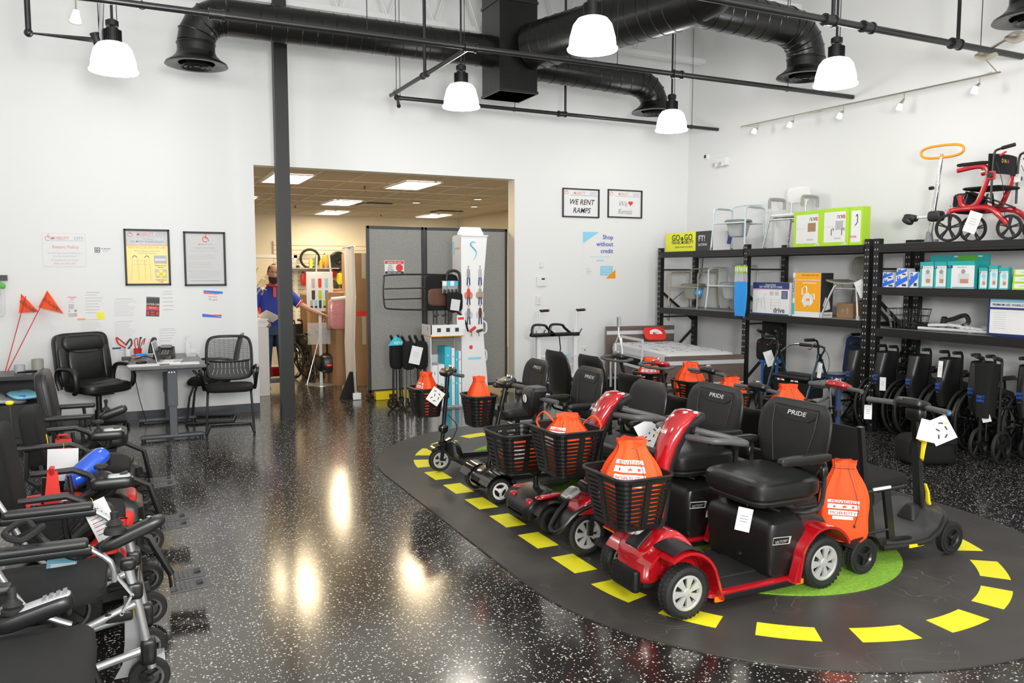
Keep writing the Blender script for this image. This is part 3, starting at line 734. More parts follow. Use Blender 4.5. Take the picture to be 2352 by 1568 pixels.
def hang_tag(loc, w, h, rz, label, tilt=0.15, cord=.1, cat='tag', group='white price and safety tags', kind='card', cordcol='ink', fold=False, roll=0):
    t = thing('hang_tag', label, cat, loc, group=group, rot=(tilt, roll, rz))
    q = MB('paper'); q.box((0, 0, -h/2), (w, .0012, h), bev=0)
    if fold: q.box((-w*.5, -.012, -h*.30), (w*.85, .0012, h*.8), rot=(0, .75, .25))
    q.mat('ink')
    if kind == 'safety':
        for k, (a, b) in enumerate(((-.25, .2), (.15, .25), (-.1, .45), (.25, .5), (-.2, .7), (.1, .78))): q.box((a*w, -.0012, -b*h), (w*.2, .0006, h*.05), rot=(0, k*.5, 0))
        q.mat('yellow'); 
        for a, b in ((-.3, .32), (.32, .36)): q.prism([(a*w-.008, -b*h), (a*w+.010, -b*h), (a*w, -b*h+.016)], -.0016, -.001)
    elif kind == 'written':
        for k in range(7): q.b2(-w*.38, w*(.1+.25*((k*37) % 5)/5), -.0014, -.0008, -h*(.2+.1*k), -h*(.2+.1*k)+.003)
        q.mat('red_ink'); 
        for k in range(4): q.b2(-w*.38, -w*.05, -.0015, -.0009, -h*(.25+.15*k), -h*(.25+.15*k)+.002)
    elif kind == 'photo':
        q.mat('ink_grey'); q.b2(-w*.2, w*.0, -.0014, -.0008, -h*.75, -h*.2); q.mat('red_plastic'); q.b2(-w*.2, w*.02, -.0016, -.0008, -h*.5, -h*.25); q.mat('ink'); q.b2(w*.05, w*.32, -.0014, -.0008, -h*.78, -h*.62)
    elif kind == 'card':
        for k in range(3): q.b2(-w*.25, w*.25, -.0014, -.0008, -h*(.35+.12*k), -h*(.35+.12*k)+.002)
    q.build('card', t)
    q = MB(cordcol); q.tube([(0, 0, -.006), (.004, 0, cord*.5), (0, 0, cord)], .0012, n=4); q.build('cord', t)
    return t
def grip_pair(q, x, z, half, r=.013, back=.0):
    for s in (-1, 1):
        q.cyl((x, s*.045, z), (x-back, s*half, z), .009, n=8)
        q.cyl((x-back*.35, s*half*.42, z), (x-back, s*half, z), r*1.15, n=12)
# ---- the large red scooters
def victory(name, label, loc, rz, front=2, bz=.435, bx=.455):
    t = thing(name, label, 'mobility scooter', loc, rz)
    if front == 2:
        for s in (-1, 1): wheel(t, (.46, s*.265, .139), .139, .085, spokes=7)
    else: wheel(t, (.46, 0, .139), .139, .085, spokes=7)
    for s in (-1, 1): wheel(t, (-.45, s*.265, .148), .148, .095, spokes=7)
    # chassis under the floor
    q = MB('plastic_matte'); q.b2(-.5, .42, -.14, .14, .07, .11, .01); q.b2(.3, .58 if front == 2 else .31, -.10, .10, .10, .22, .02)
    if front == 2: q.cyl((.46, -.24, .14), (.46, .24, .14), .016)
    q.cyl((-.45, -.24, .15), (-.45, .24, .15), .03); q.box((-.44, 0, .18), (.24, .22, .16), bev=.03); q.build('chassis', t)
    # red floor tray
    q = MB('red_paint'); W = .275
    q.loft([rring((.0, 0, z), w_, d_, .05, 4) for z, w_, d_ in ((.062, .60, 2*W-.02), (.070, .62, 2*W), (.088, .62, 2*W), (.094, .60, 2*W-.015))]); q.build('floor_tray', t)
    q = MB('rubber'); q.loft([rring((.03, 0, z), .50, 2*W-.06, .04, 4) for z in (.095, .099)])
    q.build('floor_mat', t)
    for s in (-1, 1):
        q = MB('plastic'); q.b2(-.27, .22, s*(W+.001)-.004*s, s*(W+.009), .05, .078, .003); q.build('bumper_strip', t)
        for x in (.245, -.295): q = MB('amber'); q.b2(x-.028, x+.028, s*(W-.002), s*(W+.012), .050, .078, .004); q.build('reflector', t)
    # front bodywork
    if front == 2:
        q = MB('red_paint'); arc = [(.60, .155)]+[(.46+.185*math.cos(a), .148+.20*math.sin(a)) for a in [math.radians(d) for d in range(20, 166, 12)]]+[(.262, .14), (.240, .075)]
        for s in (-1, 1): q.band(arc[2:], .014, s*.09, s*.20); q.band(arc[4:], .014, s*.19, s*.318)
        rings = []
        for x, z0, z1, w_ in ((.620, .17, .225, .14), (.60, .14, .290, .22), (.55, .13, .335, .27), (.49, .14, .375, .26), (.42, .15, .39, .23), (.34, .14, .36, .26), (.28, .09, .26, .34), (.25, .07, .12, .44)):
            rings.append(rring((x, 0, (z0+z1)/2), w_, (z1-z0), min(.035, (z1-z0)*.45), 5, 'yz'))
        q.loft(sr(rings)); q.build('front_cowl', t)
        for s in (-1, 1):
            q = MB('plastic_matte'); q.band([(.46+.185*math.cos(a), .151+.20*math.sin(a)+.013) for a in [math.radians(d) for d in range(62, 132, 10)]], .006, s*.13, s*.30); q.build('fender_pad', t)
        q = MB('plastic'); q.box((.620, 0, .15), (.05, .22, .12), bev=.02); 
        for k in range(5): q.b2(.643, .649, -.08, .08, .11+.018*k, .118+.018*k)
        q.build('front_bumper', t)
        q = MB('plastic_matte'); q.loft([rring((x, 0, z), w_, .02, .008, 3, 'yz') for x, z, w_ in ((.59, .303, .11), (.55, .345, .12), (.50, .380, .11))]); q.build('nose_pad', t)
    else:
        q = MB('red_paint'); rings = []
        for x, z0, z1, w_ in ((.55, .27, .30, .12), (.52, .27, .345, .17), (.46, .27, .385, .20), (.40, .25, .40, .22), (.33, .17, .37, .27), (.28, .08, .27, .36), (.24, .07, .15, .46), (.21, .07, .10, .52)):
            rings.append(rring((x, 0, (z0+z1)/2), w_, (z1-z0), min(.03, (z1-z0)*.45), 5, 'yz'))
        q.loft(sr(rings)); q.build('front_cowl', t)
        q = MB('plastic'); q.band([(.46+.175*math.cos(a), .14+.175*math.sin(a)) for a in [math.radians(d) for d in range(-5, 180, 12)]], .012, -.065, .065)
        q.tube([(.28, -.09, .28), (.42, -.10, .335), (.56, -.085, .30), (.66, -.06, .20), (.68, 0, .18), (.66, .06, .20), (.56, .085, .30), (.42, .10, .335), (.28, .09, .28)], .014, n=8, smooth=3); q.build('fender', t)
        q = MB('metal_black'); 
        for s in (-1, 1): q.bar((.46, s*.06, .14), (.44, s*.055, .30), .02, .03)
        q.build('fork', t)
    # rear bodywork
    for s in (-1, 1):
        q = MB('red_paint'); q.band([(-.245, .078), (-.262, .16)]+[(-.45+.19*math.cos(a), .155+.20*math.sin(a)) for a in [math.radians(d) for d in range(22, 165, 12)]], .014, s*.10, s*.325)
        q.prism([(-.22, .075), (-.25, .17), (-.32, .30), (-.40, .345), (-.38, .32), (-.30, .25), (-.262, .17), (-.25, .075)], s*.27, s*.318); q.build('rear_fender', t)
    q = MB('plastic_matte'); q.loft([rring((x, 0, (a+b)/2), w_, b-a, .03, 5, 'yz') for x, a, b, w_ in ((-.36, .2, .40, .36), (-.46, .2, .40, .40), (-.56, .2, .36, .38), (-.64, .2, .29, .30))]); q.build('rear_shroud', t)
    # battery box
    q = MB('plastic'); rings = []
    for z, x0, x1, w_ in ((.098, -.335, -.125, .50), (.12, -.345, -.115, .51), (.34, -.36, -.10, .53), (.385, -.355, -.115, .52), (.425, -.34, -.16, .40), (.432, -.32, -.19, .34)):
        rings.append(rring(((x0+x1)/2, 0, z), x1-x0, w_, .035, 6))
    q.loft(rings); q.lathe([(.001, .02), (.012, .018), (.014, 0)], (-.10, .04, .17), 'x', n=12)
    for s in (-1, 1):
        yy = s*.268; q.mat('rim_silver'); M = FRONT if s < 0 else Matrix.Rotation(PI, 4, 'Z') @ FRONT
        q.text('VICTORY', (-.172, yy, .289), .021, M, shear=.3, th=.001)
        pl = [(-.240, .314), (-.118, .322), (-.112, .286), (-.230, .278)]
        q.tube([V(a, yy+s*.001, b) for a, b in pl], .0022, n=4, closed=True)
        q.prism([(-.240, .313), (-.228, .315), (-.222, .278), (-.232, .278)] if s > 0 else [(-.118, .322), (-.132, .321), (-.126, .285), (-.112, .286)], yy, yy+s*.002)
    q.build('battery_box', t)
    q = MB('metal_black'); q.cyl((-.27, 0, .42), (-.27, 0, .49), .025); q.b2(-.40, -.14, -.12, .12, .465, .49, .006); q.cyl((-.12, .0, .47), (-.12, .30, .475), .006, n=6); q.build('seat_post', t)
    seat_cushion(t, -.51, -.035, .50, .625, .15)
    backrest(t, -.50, .595, .985, .54, .16, top=.78)
    for s in (-1, 1): armrest(t, s*.28, -.49, -.13, .745, .60)
    # tiller
    path = [(.455, .30, .085, .060), (.435, .42, .080, .060), (.418, .54, .082, .060), (.415, .62, .088, .062), (.405, .72, .105, .068), (.375, .82, .135, .075), (.325, .91, .16, .07), (.27, .965, .165, .05), (.235, .975, .155, .03)]
    rings = []; rb = []
    for i, (x, z, w_, d_) in enumerate(path):
        a = path[max(0, i-1)]; b = path[min(len(path)-1, i+1)]; tg = V(b[0]-a[0], 0, b[1]-a[1]).normalized(); nrm = V(tg.z, 0, -tg.x)
        ring = []; back = []
        for j in range(16):
            th = 2*PI*j/16; cc, ss = math.cos(th), math.sin(th); 
            ring.append(V(x, 0, z)+nrm*(d_/2*math.copysign(abs(cc)**.8, cc))+V(0, w_/2*math.copysign(abs(ss)**.7, ss), 0))
            back.append(V(x, 0, z)-nrm*(d_*.42)+nrm*(d_*.45*math.copysign(abs(cc)**.6, cc))+V(0, (w_*.94)/2*math.copysign(abs(ss)**.6, ss), 0))
        rings.append(ring); rb.append(back)
    q = MB('red_paint'); q.loft(rings); q.mat('alu_white'); q.text('Pride', (.375+.032, 0, .878), .036, Matrix.Rotation(PI/2, 4, 'Z') @ Matrix.Rotation(-.62, 4, 'X') @ FRONT, th=.006)
    q.build('tiller_cover', t)
    q = MB('plastic'); q.loft(rb[1:]); q.sq((.235, 0, .935), (.13, .17, .05), .5, .4, rot=(0, .45, 0)); q.cyl((.455, -.05, .42), (.455, .05, .42), .034, n=20)
    for s in (-1, 1): q.cyl((.45, s*.045, .42), (.45, s*.056, .42), .03, n=18); q.cyl((.24, s*.04, .95), (.225, s*.04, .985), .012, n=10)
    q.build('tiller_column', t)
    q = MB('grey_light'); q.sq((.245, .065, .975), (.03, .022, .03), .6, .6, n=12, m=6); q.sq((.21, -.05, .965), (.03, .02, .02), .6, .6, n=12, m=6); q.mat('green'); q.b2(.18, .21, .03, .06, .953, .957); q.build('control_panel', t)
    q = MB('grey_plastic')
    for s in (-1, 1): q.tube([(.30, s*.07, .86), (.29, s*.16, .865), (.26, s*.235, .865), (.19, s*.255, .86), (.08, s*.25, .84), (.05, s*.22, .835), (.07, s*.15, .845), (.17, s*.075, .87), (.24, s*.05, .89)], .0165, n=10, smooth=4)
    q.mat('plastic_matte'); 
    for k in range(9): q.tube([(.10+.012*k, -.125+.009*k+.016*math.cos(a), .853+.016*math.sin(a)) for a in [2*PI*j/10 for j in range(10)]], .003, n=4, closed=True)
    q.build('handlebar', t)
    q = MB('plastic'); q.box((bx+.03, 0, bz+.04), (.12, .05, .06), bev=.01); q.build('basket_bracket', t)
    basket(t, bx, bz, .40, .33, .27, 9)
    q = MB('rim_silver'); q.sq((.555, 0, .40), (.09, .10, .035), .5, .5, rot=(0, .5, 0)); q.sq((.60, 0, .385), (.03, .07, .02), .6, .5, rot=(0, .6, 0)); q.build('headlight', t)
    return t
VX = 2.893
victory('mobility_scooter', 'large shiny red four-wheel scooter nearest the camera, with front basket', (VX, 3.385, MATZ), PI, 2)
victory('mobility_scooter', 'tall shiny red three-wheel scooter directly behind the nearest red one', (VX+.02, 4.10, MATZ), PI, 1, .53, .43)
# ---- compact travel scooters
def travel(label, loc, rz, front=2, rim='rim_silver', style='spoke', r=.1, head='black', hand='bar', body='plastic', accent=None, seat=True, wb=.41, tz=.86, tx=(.47, .30), bsk=True, bx=None, seatlogo=True, front_body=True, armz=.70, btop=.95, arms=True, tcol='metal_black', bz=.46, slim=False, seatx=0, bw=.33):
    t = thing('mobility_scooter', label, 'mobility scooter', loc, rz)
    if front == 2:
        for s in (-1, 1): wheel(t, (wb, s*.22, r), r, .06, rim, 3, style, tread=False)
    else: wheel(t, (wb, 0, r), r, .06, rim, 5, style, tread=False)
    for s in (-1, 1): wheel(t, (-wb, s*.22, r+.004), r+.004, .065, rim, 3, style, tread=False)
    q = MB('metal_black')
    if front == 2: q.cyl((wb, -.2, r), (wb, .2, r), .012)
    q.cyl((-wb, -.2, r), (-wb, .2, r), .018); q.bar((wb, 0, r+.03), (-wb, 0, r+.0), .05, .04); q.build('frame', t)
    q = MB('plastic_matte'); q.loft([rring((.05, 0, z), .50, w_, .05, 4) for z, w_ in ((.075, .38), (.085, .40), (.10, .40), (.104, .38))]); q.mat('rubber'); q.loft([rring((.05, 0, z), .42, .33, .03, 4) for z in (.105, .108)]); q.build('deck', t)
    q = MB(body); rings = []
    for x, a, b, w_ in ((-wb-.17, .12, .17, .22), (-wb-.13, .09, .22, .32), (-wb+.02, .08, .27, .34), (-.22, .08, .28, .32), (-.15, .10, .22, .27), (-.13, .10, .13, .2)): rings.append(rring((x, 0, (a+b)/2), w_, b-a, .03, 5, 'yz'))
    q.loft(sr(rings))
    if accent: q.mat(accent); [q.sq((-wb+.03, s*.172, .20), (.22, .02, .07), .5, .6, rot=(0, .2, 0)) for s in (-1, 1)]
    q.mat('paper'); [q.text('GO-GO', (-.29, s*.172, .15), .03, FRONT if s < 0 else Matrix.Rotation(PI, 4, 'Z') @ FRONT) for s in (-1, 1)]
    q.build('battery_pack', t)
    for s in (-1, 1):
        q = MB('plastic'); q.band([(-wb+(r+.025)*math.cos(a), r+(r+.028)*math.sin(a)) for a in [math.radians(d) for d in range(15, 170, 14)]], .008, s*.17, s*.26); q.build('rear_fender', t)
    # front shroud
    if front_body:
        q = MB(body if front == 2 else 'gloss_black'); 
        if front == 2:
            rings = []
            for x, a, b, w_ in (((wb+.16, .09, .14, .22), (wb+.13, .08, .19, .34), (wb+.03, .10, .25, .30), (wb-.05, .10, .27, .26), (wb-.13, .09, .20, .30), (wb-.18, .08, .12, .34)) if not slim else ((wb+.10, .10, .14, .18), (wb+.08, .09, .18, .26), (wb+.02, .10, .22, .22), (wb-.05, .10, .25, .20), (wb-.13, .09, .18, .26), (wb-.18, .08, .12, .34))): rings.append(rring((x, 0, (a+b)/2), w_, b-a, .03, 5, 'yz'))
            q.loft(sr(rings))
            for s in (-1, 1): q.band([(wb+(r+.03)*math.cos(a), r+(r+.03)*math.sin(a)) for a in [math.radians(d) for d in range(20, 172, 14)]], .009, s*.11, s*.265)
            if accent:
                q.mat(accent); 
                for s in (-1, 1): q.sq((wb-.01, s*.16, .236), (.20, .07, .022), .6, .7, rot=(0, .05, s*.1)); q.sq((wb+.11, s*.12, .19), (.05, .07, .06), .6, .7)
        else:
            q.loft([rring((x, 0, (a+b)/2), w_, b-a, .02, 5, 'yz') for x, a, b, w_ in ((wb-.05, .17, .27, .09), (wb-.09, .10, .29, .15), (wb-.15, .08, .24, .19), (wb-.19, .08, .12, .22))]); q.band([(wb+(r+.03)*math.cos(a), r+(r+.03)*math.sin(a)) for a in [math.radians(d) for d in range(45, 150, 12)]], .012, -.05, .05)
        q.build('front_shroud', t)
        if front == 1:
            q = MB('metal_black'); [q.bar((wb, s*.042, r), (wb-.02, s*.04, .26), .012, .03) for s in (-1, 1)]; q.build('fork', t)
    # tiller
    b = V(tx[0]-.05, 0, .24); tp = V(tx[1], 0, tz)
    q = MB(tcol); q.cyl(b, tp, .018, n=12); q.mat('gloss_black'); q.sq(b.lerp(tp, .22), (.085, .07, .085), .8, .8, n=18, m=10); q.cyl(b-V(0, 0, .04), b+V(0, 0, .03), .022); q.mat('plastic'); m_ = b.lerp(tp, .7); q.cyl(m_-V(0, 0, .02), m_+V(0, 0, .02), .026)
    q.mat('rubber'); q.tube([b.lerp(tp, .42)+V(-.02, .02, 0), b.lerp(tp, .3)+V(-.10, .05, -.02), b.lerp(tp, .12)+V(-.09, .04, 0), b+V(-.05, 0, -.04)], .004, n=5, smooth=4)
    q.build('tiller_column', t)
    hc = {'black': 'plastic', 'red': 'red_paint', 'shield': 'plastic'}[head]
    q = MB(hc)
    if head == 'shield':
        q.loft([rring((tp.x+.0+dx, 0, tp.z+dz), w_, dd, .02, 5) if False else [V(tp.x+dx+p.x, p.y, tp.z+dz) for p in rring((0, 0, 0), dd, w_, .02, 5)] for dz, dx, w_, dd in ((-.12, .03, .04, .04), (-.09, .03, .10, .07), (-.02, .02, .15, .10), (.05, .0, .16, .12), (.075, -.01, .13, .10))])
        q.mat('paper'); q.prism([(.030*math.cos(a), -.015+.030*math.sin(a)) for a in [2*PI*k/20 for k in range(20)]], tp.x+.075, tp.x+.080, 'yz') if False else None
        M = Matrix.Rotation(PI/2, 4, 'Z') @ FRONT
        q.lathe([(.001, .0), (.028, .0)], (tp.x+.0745, 0, tp.z+.0), 'x', n=24); q.mat('plastic'); q.text('J', (tp.x+.075, 0, tp.z-.019), .055, M, th=.0012)
    else: q.sq((tp.x, 0, tp.z+.012), (.13, .19, .055), .6, .6, rot=(0, .35, 0), n=24, m=8)
    q.mat('chrome'); 
    for y in (-.035, .0, .04): q.cyl((tp.x-.02, y, tp.z+.03), (tp.x-.028, y, tp.z+.065), .005, n=8)
    q.sq((tp.x-.02, 0, tp.z+.055), (.03, .03, .015), .8, .8, n=10, m=6); q.mat('yellow'); q.sq((tp.x+.03, .05, tp.z+.035), (.016, .016, .012), 1, 1, n=8, m=4)
    q.build('control_head', t)
    q = MB('grey_plastic')
    if hand == 'bar': grip_pair(q, tp.x, tp.z, .24, .014, .04)
    else:
        q.tube([(tp.x+.05, 0, tp.z-.02), (tp.x+.04, .12, tp.z-.01), (tp.x+.0, .21, tp.z), (tp.x-.08, .21, tp.z-.01), (tp.x-.11, .13, tp.z-.015), (tp.x-.10, 0, tp.z-.02), (tp.x-.11, -.13, tp.z-.015), (tp.x-.08, -.21, tp.z-.01), (tp.x, -.21, tp.z), (tp.x+.04, -.12, tp.z-.01)], .015, n=8, closed=True, smooth=4)
    q.mat('metal_black'); q.tube([(tp.x-.02, .03, tp.z), (tp.x-.05, .1, tp.z-.02), (tp.x-.07, .18, tp.z-.015)], .005, n=6); q.build('handlebar', t)
    if bsk:
        xx = (bx if bx else tp.x+.07); basket(t, xx, bz, bw, .26, .24, 7); q = MB('metal_black'); q.b2(tp.x+.0, xx+.02, -.03, .03, bz+.14, bz+.17); q.build('basket_bracket', t)
    if seat:
        q = MB('metal_black'); q.cyl((-.30+seatx, 0, .2), (-.30+seatx, 0, .43), .022); q.b2(-.40+seatx, -.2+seatx, -.1, .1, .42, .44); q.build('seat_post', t)
        seat_cushion(t, -.48+seatx, -.08+seatx, .42, .53, .10, 'vinyl_soft'); backrest(t, -.47+seatx, .53, btop, .46, .16, logo=seatlogo, th=.06)
        if arms:
            for s in (-1, 1): armrest(t, s*.24, -.46+seatx, -.17+seatx, armz, .52, pad=.045)
    return t
travel('small black scooter with red accents and a round white letter badge', (2.88, 4.76, MATZ), PI, 2, 'metal_black', 'spoke', .095, 'shield', 'bar', 'plastic', 'red_paint', True, .42, .87, (.47, .43), False, seatlogo=False, btop=.93)
basket(bpy.data.objects['mobility_scooter.002'], .40, .40, .38, .34, .26, 7) 
travel('small black four-wheel scooter with pale wheel rims and an empty deck', (2.87, 5.53, MATZ), PI, 2, 'rim_white', 'spoke', .1, 'black', 'bar', 'gloss_black', None, True, .43, .86, (.47, .27), False, seatx=.03, slim=True)
basket(bpy.data.objects['mobility_scooter.003'], .39, .56, .28, .22, .23, 7)
travel('small black three-wheel scooter at the far end of the left row', (2.82, 6.40, MATZ), PI, 1, 'rim_silver', 'dish', .105, 'black', 'bar', 'gloss_black', None, True, .44, .85, (.47, .36), True, bx=.43, bz=.50, bw=.30, btop=.93)
# ---- the folding transporter at the right
t = thing('mobility_scooter', 'black folding travel scooter with sling seat and yellow levers, nearest on the right', 'mobility scooter', (4.10, 3.40, MATZ), 0)
for s in (-1, 1):
    wheel(t, (.37, s*.235, .103), .103, .055, 'metal_black', 3, 'spoke', tread=True); wheel(t, (-.385, s*.235, .108), .108, .065, 'metal_black', 3, 'spoke', tread=True)
    q = MB('plastic_matte'); q.band([(-.385+.13*math.cos(a), .11+.128*math.sin(a)) for a in [math.radians(d) for d in range(25, 165, 14)]], .010, s*.19, s*.28); q.build('rear_fender', t)
q = MB('metal_black'); q.cyl((-.385, -.22, .108), (-.385, .22, .108), .018)
for s in (-1, 1):
    q.bar((-.40, s*.17, .15), (.10, s*.17, .11), .03, .035); q.bar((-.22, s*.17, .13), (-.30, s*.185, .46), .022, .05); q.bar((-.06, s*.17, .13), (-.14, s*.185, .45), .022, .05); q.cyl((-.42, s*.18, .2), (-.10, s*.18, .20), .008); q.cyl((-.32, s*.19, .45), (.0, s*.19, .45), .012)
    q.cyl((.37, s*.2, .103), (.30, s*.12, .14), .014)
q.box((-.40, 0, .17), (.14, .26, .11), bev=.02); q.b2(-.47, -.24, -.17, .17, .245, .26, .003); q.cyl((-.32, -.19, .45), (-.32, .19, .45), .012); q.cyl((0, -.19, .45), (0, .19, .45), .012); q.build('frame', t)
q = MB('deck_grey'); rings = []
for x, z, wd in ((-.18, .115, .34), (-.05, .10, .40), (.08, .10, .44), (.18, .115, .46), (.27, .16, .46), (.34, .215, .42), (.40, .235, .30), (.43, .23, .2)):
    rings.append([V(x, y*wd/2, z+.025*abs(y)**3+dz) for dz, ys in ((0, (-1, -.8, -.5, 0, .5, .8, 1)), (-.022, (1, .5, 0, -.5, -1))) for y in ys])
q.loft(rings); 
for y in (-.09, 0, .09): q.tube([(x, y, z+.004) for x, z in ((-.1, .097), (.10, .096), (.22, .112), (.32, .152))], .005, n=4)
q.build('deck', t)
for s in (-1, 1): q = MB('plastic_matte'); q.loft([rring((x, s*yy_, z), .04, .03, .01, 3, 'yz') for x, yy_, z in ((-.16, .19, .10), (.05, .215, .095), (.18, .235, .11), (.27, .235, .155), (.36, .21, .215), (.46, .12, .225))]); q.mat('yellow'); q.b2(.02, .14, s*.225, s*.240, .085, .105, .003); q.build('deck_edge', t)
q = MB('plastic_matte'); q.loft([rring((.33+.0*z, 0, z), .10*k, .10*k, .02, 4) for z, k in ((.17, 1.3), (.21, 1.0), (.25, .6))]); q.bar((.40, 0, .20), (.345, 0, .66), .05, .035); q.mat('metal_black'); q.bar((.348, 0, .64), (.31, 0, .88), .035, .028)
q.mat('rubber'); q.tube([(.39, -.03, .2), (.33, -.06, .32), (.35, -.05, .42), (.37, -.03, .5)], .004, n=5, smooth=4); q.build('tiller_column', t)
q = MB('yellow'); q.tube([(.36, -.045, .66), (.345, -.05, .61), (.35, -.04, .55), (.365, -.035, .535)], [.02, .016, .014, .008], n=8, flat=.5); q.tube([(.36, -.045, .66), (.345, .01, .665), (.36, .03, .62)], .012, n=8); q.build('release_lever', t)
q = MB('yellow'); q.tube([(.40, -.035, .38), (.42, -.038, .33), (.425, -.04, .27), (.435, -.04, .25)], [.010, .015, .018, .018], n=8, flat=.6); q.build('fold_lever', t)
q = MB('plastic'); q.sq((.30, 0, .895), (.14, .20, .06), .55, .5, rot=(0, .3, 0), n=24, m=8); q.sq((.33, 0, .83), (.08, .12, .10), .6, .6); q.mat('grey_plastic'); q.lathe([(.018, 0), (.026, .004), (.018, .008)], (.27, 0, .925), 'z', n=18, closed=True); q.sq((.25, .04, .925), (.05, .03, .02), .6, .6, n=12, m=6); q.build('control_head', t)
q = MB('grey_plastic'); grip_pair(q, .30, .885, .29, .015, .06); q.mat('blue_bright'); [q.cyl((.2405, s*.2895, .885), (.2395, s*.2925, .885), .008, n=10) for s in (-1, 1)]; q.build('handlebar', t)
q = MB('cloth_black'); q.sq((-.14, 0, .485), (.42, .40, .075), .45, .3, rot=(0, -.02, 0), n=28, m=8); q.mat('paper'); q.b2(-.26, -.12, -.205, -.195, .455, .470); q.build('seat', t)
q = MB('cloth_black'); q.loft([rring((-.345-.05*u, 0, .44+.39*u), .022, .40-.01*u, .008, 3) for u in (0, .33, .66, 1)]); q.mat('paper')
q.text('GO GO', (-.385, -.09, .56), .042, faceX(-1)); q.text('TRANSPORTER', (-.385, -.09, .54), .014, faceX(-1))
q.mat('vinyl'); 
for s in (-1, 1): q.bar((-.335, s*.205, .42), (-.39, s*.205, .84), .035, .03)
q.mat('ink_grey'); q.cyl((-.36, -.2, .448), (-.36, .2, .448), .004, n=5); q.build('backrest', t)
# ---- the rest of the right-hand row, facing the wheelchairs
RX = 4.17
travel('scooter with glossy red control head and blue-grey stem, facing the folded wheelchairs', (RX+.10, 4.2, MATZ), 0, 2, 'metal_black', 'spoke', .1, 'red', 'bar', 'red_paint', 'red_paint', True, .40, .88, (.42, .37), False, seatlogo=False, arms=False, btop=.80, tcol='blue_fabric')
travel('black scooter whose tiller carries a long photo tag, bag in its basket', (RX-.02, 4.80, MATZ), 0, 2, 'metal_black', 'spoke', .1, 'black', 'bar', 'plastic', 'red_paint', True, .41, .80, (.42, .30), True, bx=.42, bz=.46, seatlogo=False, btop=.80, armz=.62)
travel('black scooter with angled display head behind the second red scooter seat', (RX+.0, 5.42, MATZ), 0, 2, 'metal_black', 'spoke', .1, 'black', 'bar', 'plastic', None, True, .41, .86, (.45, .30), True, bx=.40, bz=.44, seatlogo=False, btop=.89, armz=.66)
travel('black scooter with red-topped head and closed loop handlebar', (RX+.0, 6.05, MATZ), 0, 2, 'metal_black', 'spoke', .1, 'red', 'loop', 'plastic', 'red_paint', True, .41, .86, (.46, .24), True, bx=.45, bz=.46, seatlogo=False, btop=.99, armz=.66, arms=False)
travel('furthest black scooter with loop handlebar, beside the bed', (RX+.02, 6.72, MATZ), 0, 2, 'metal_black', 'spoke', .1, 'black', 'loop', 'plastic', None, True, .41, .86, (.46, .22), True, bx=.45, bz=.46, seatlogo=False, btop=.97, armz=.66)
# ---- bags in baskets
bag((2.30, 3.385, .452), .42, .32, .25, -.72, 'orange drawstring bag standing in the nearest red scooter basket', slump=0)
bag((2.33, 4.10, .548), .36, .29, .24, -.9, 'orange drawstring bag with looped straps in the three-wheel red scooter basket', slump=.4, loops=True, face=-.4)
bag((2.33, 4.76, .42), .24, .30, .24, -.6, 'flattened orange bag inside the basket before the badge scooter', slump=1.5, neck=.7)
bag((2.37, 5.53, .572), .36, .19, .15, -.1, 'tall narrow orange bag rising from the basket beside the display column', logo=False)
bag((2.265, 6.40, .516), .36, .25, .17, -1.45, 'orange bag with round white logo in the far left basket')
bag((4.74, 4.80, .472), .35, .30, .2, -.7, 'plain orange bag behind the long photo tag', logo=False, group='gathered drawstring bags')
bag((4.70, 5.42, .452), .36, .30, .22, -.7, 'orange drawstring bag in the basket behind the second red scooter seat', logo=False)
bag((4.76, 6.05, .472), .40, .30, .22, -.7, 'large orange bag right of the red-topped loop handlebar', logo=False)
bag((4.77, 6.72, .472), .38, .28, .22, -.7, 'orange bag with white mark behind the red-topped loop handlebar')
bag((3.62, 3.22, .20), .46, .27, .10, -.75, 'long orange bag hanging behind the nearest scooter seat', lc=.42)
# ---- tags on the scooters
hang_tag((2.86, 3.16, .50), .075, .14, -.75, 'crumpled white tag under the nearest scooter seat', .25, .03, kind='card', roll=.15)
hang_tag((2.78, 3.86, .83), .09, .14, -.6, 'white folded tag hanging from the three-wheel red scooter handlebar', .1, .05, kind='safety', roll=.35, fold=True)
hang_tag((2.52, 4.60, .74), .045, .15, -.7, 'narrow tag hanging beside the badge scooter tiller', .05, .14, kind='card')
hang_tag((2.28, 6.12, .76), .11, .13, -.5, 'white tag tipped on its corner between the two far left baskets', .1, .06, kind='safety', roll=.6)
hang_tag((4.37, 4.56, .74), .085, .20, -.75, 'long photo tag hanging from a handlebar before an orange bag', .05, .06, kind='photo')
hang_tag((4.36, 3.22, .84), .13, .16, -.75, 'large folded white safety tag over the yellow lever', .1, .05, kind='safety', fold=True, roll=-.5)
hang_tag((4.62, 3.92, .80), .05, .10, -.75, 'small white tag looped on the red-headed scooter handlebar', .0, .08, kind='card')
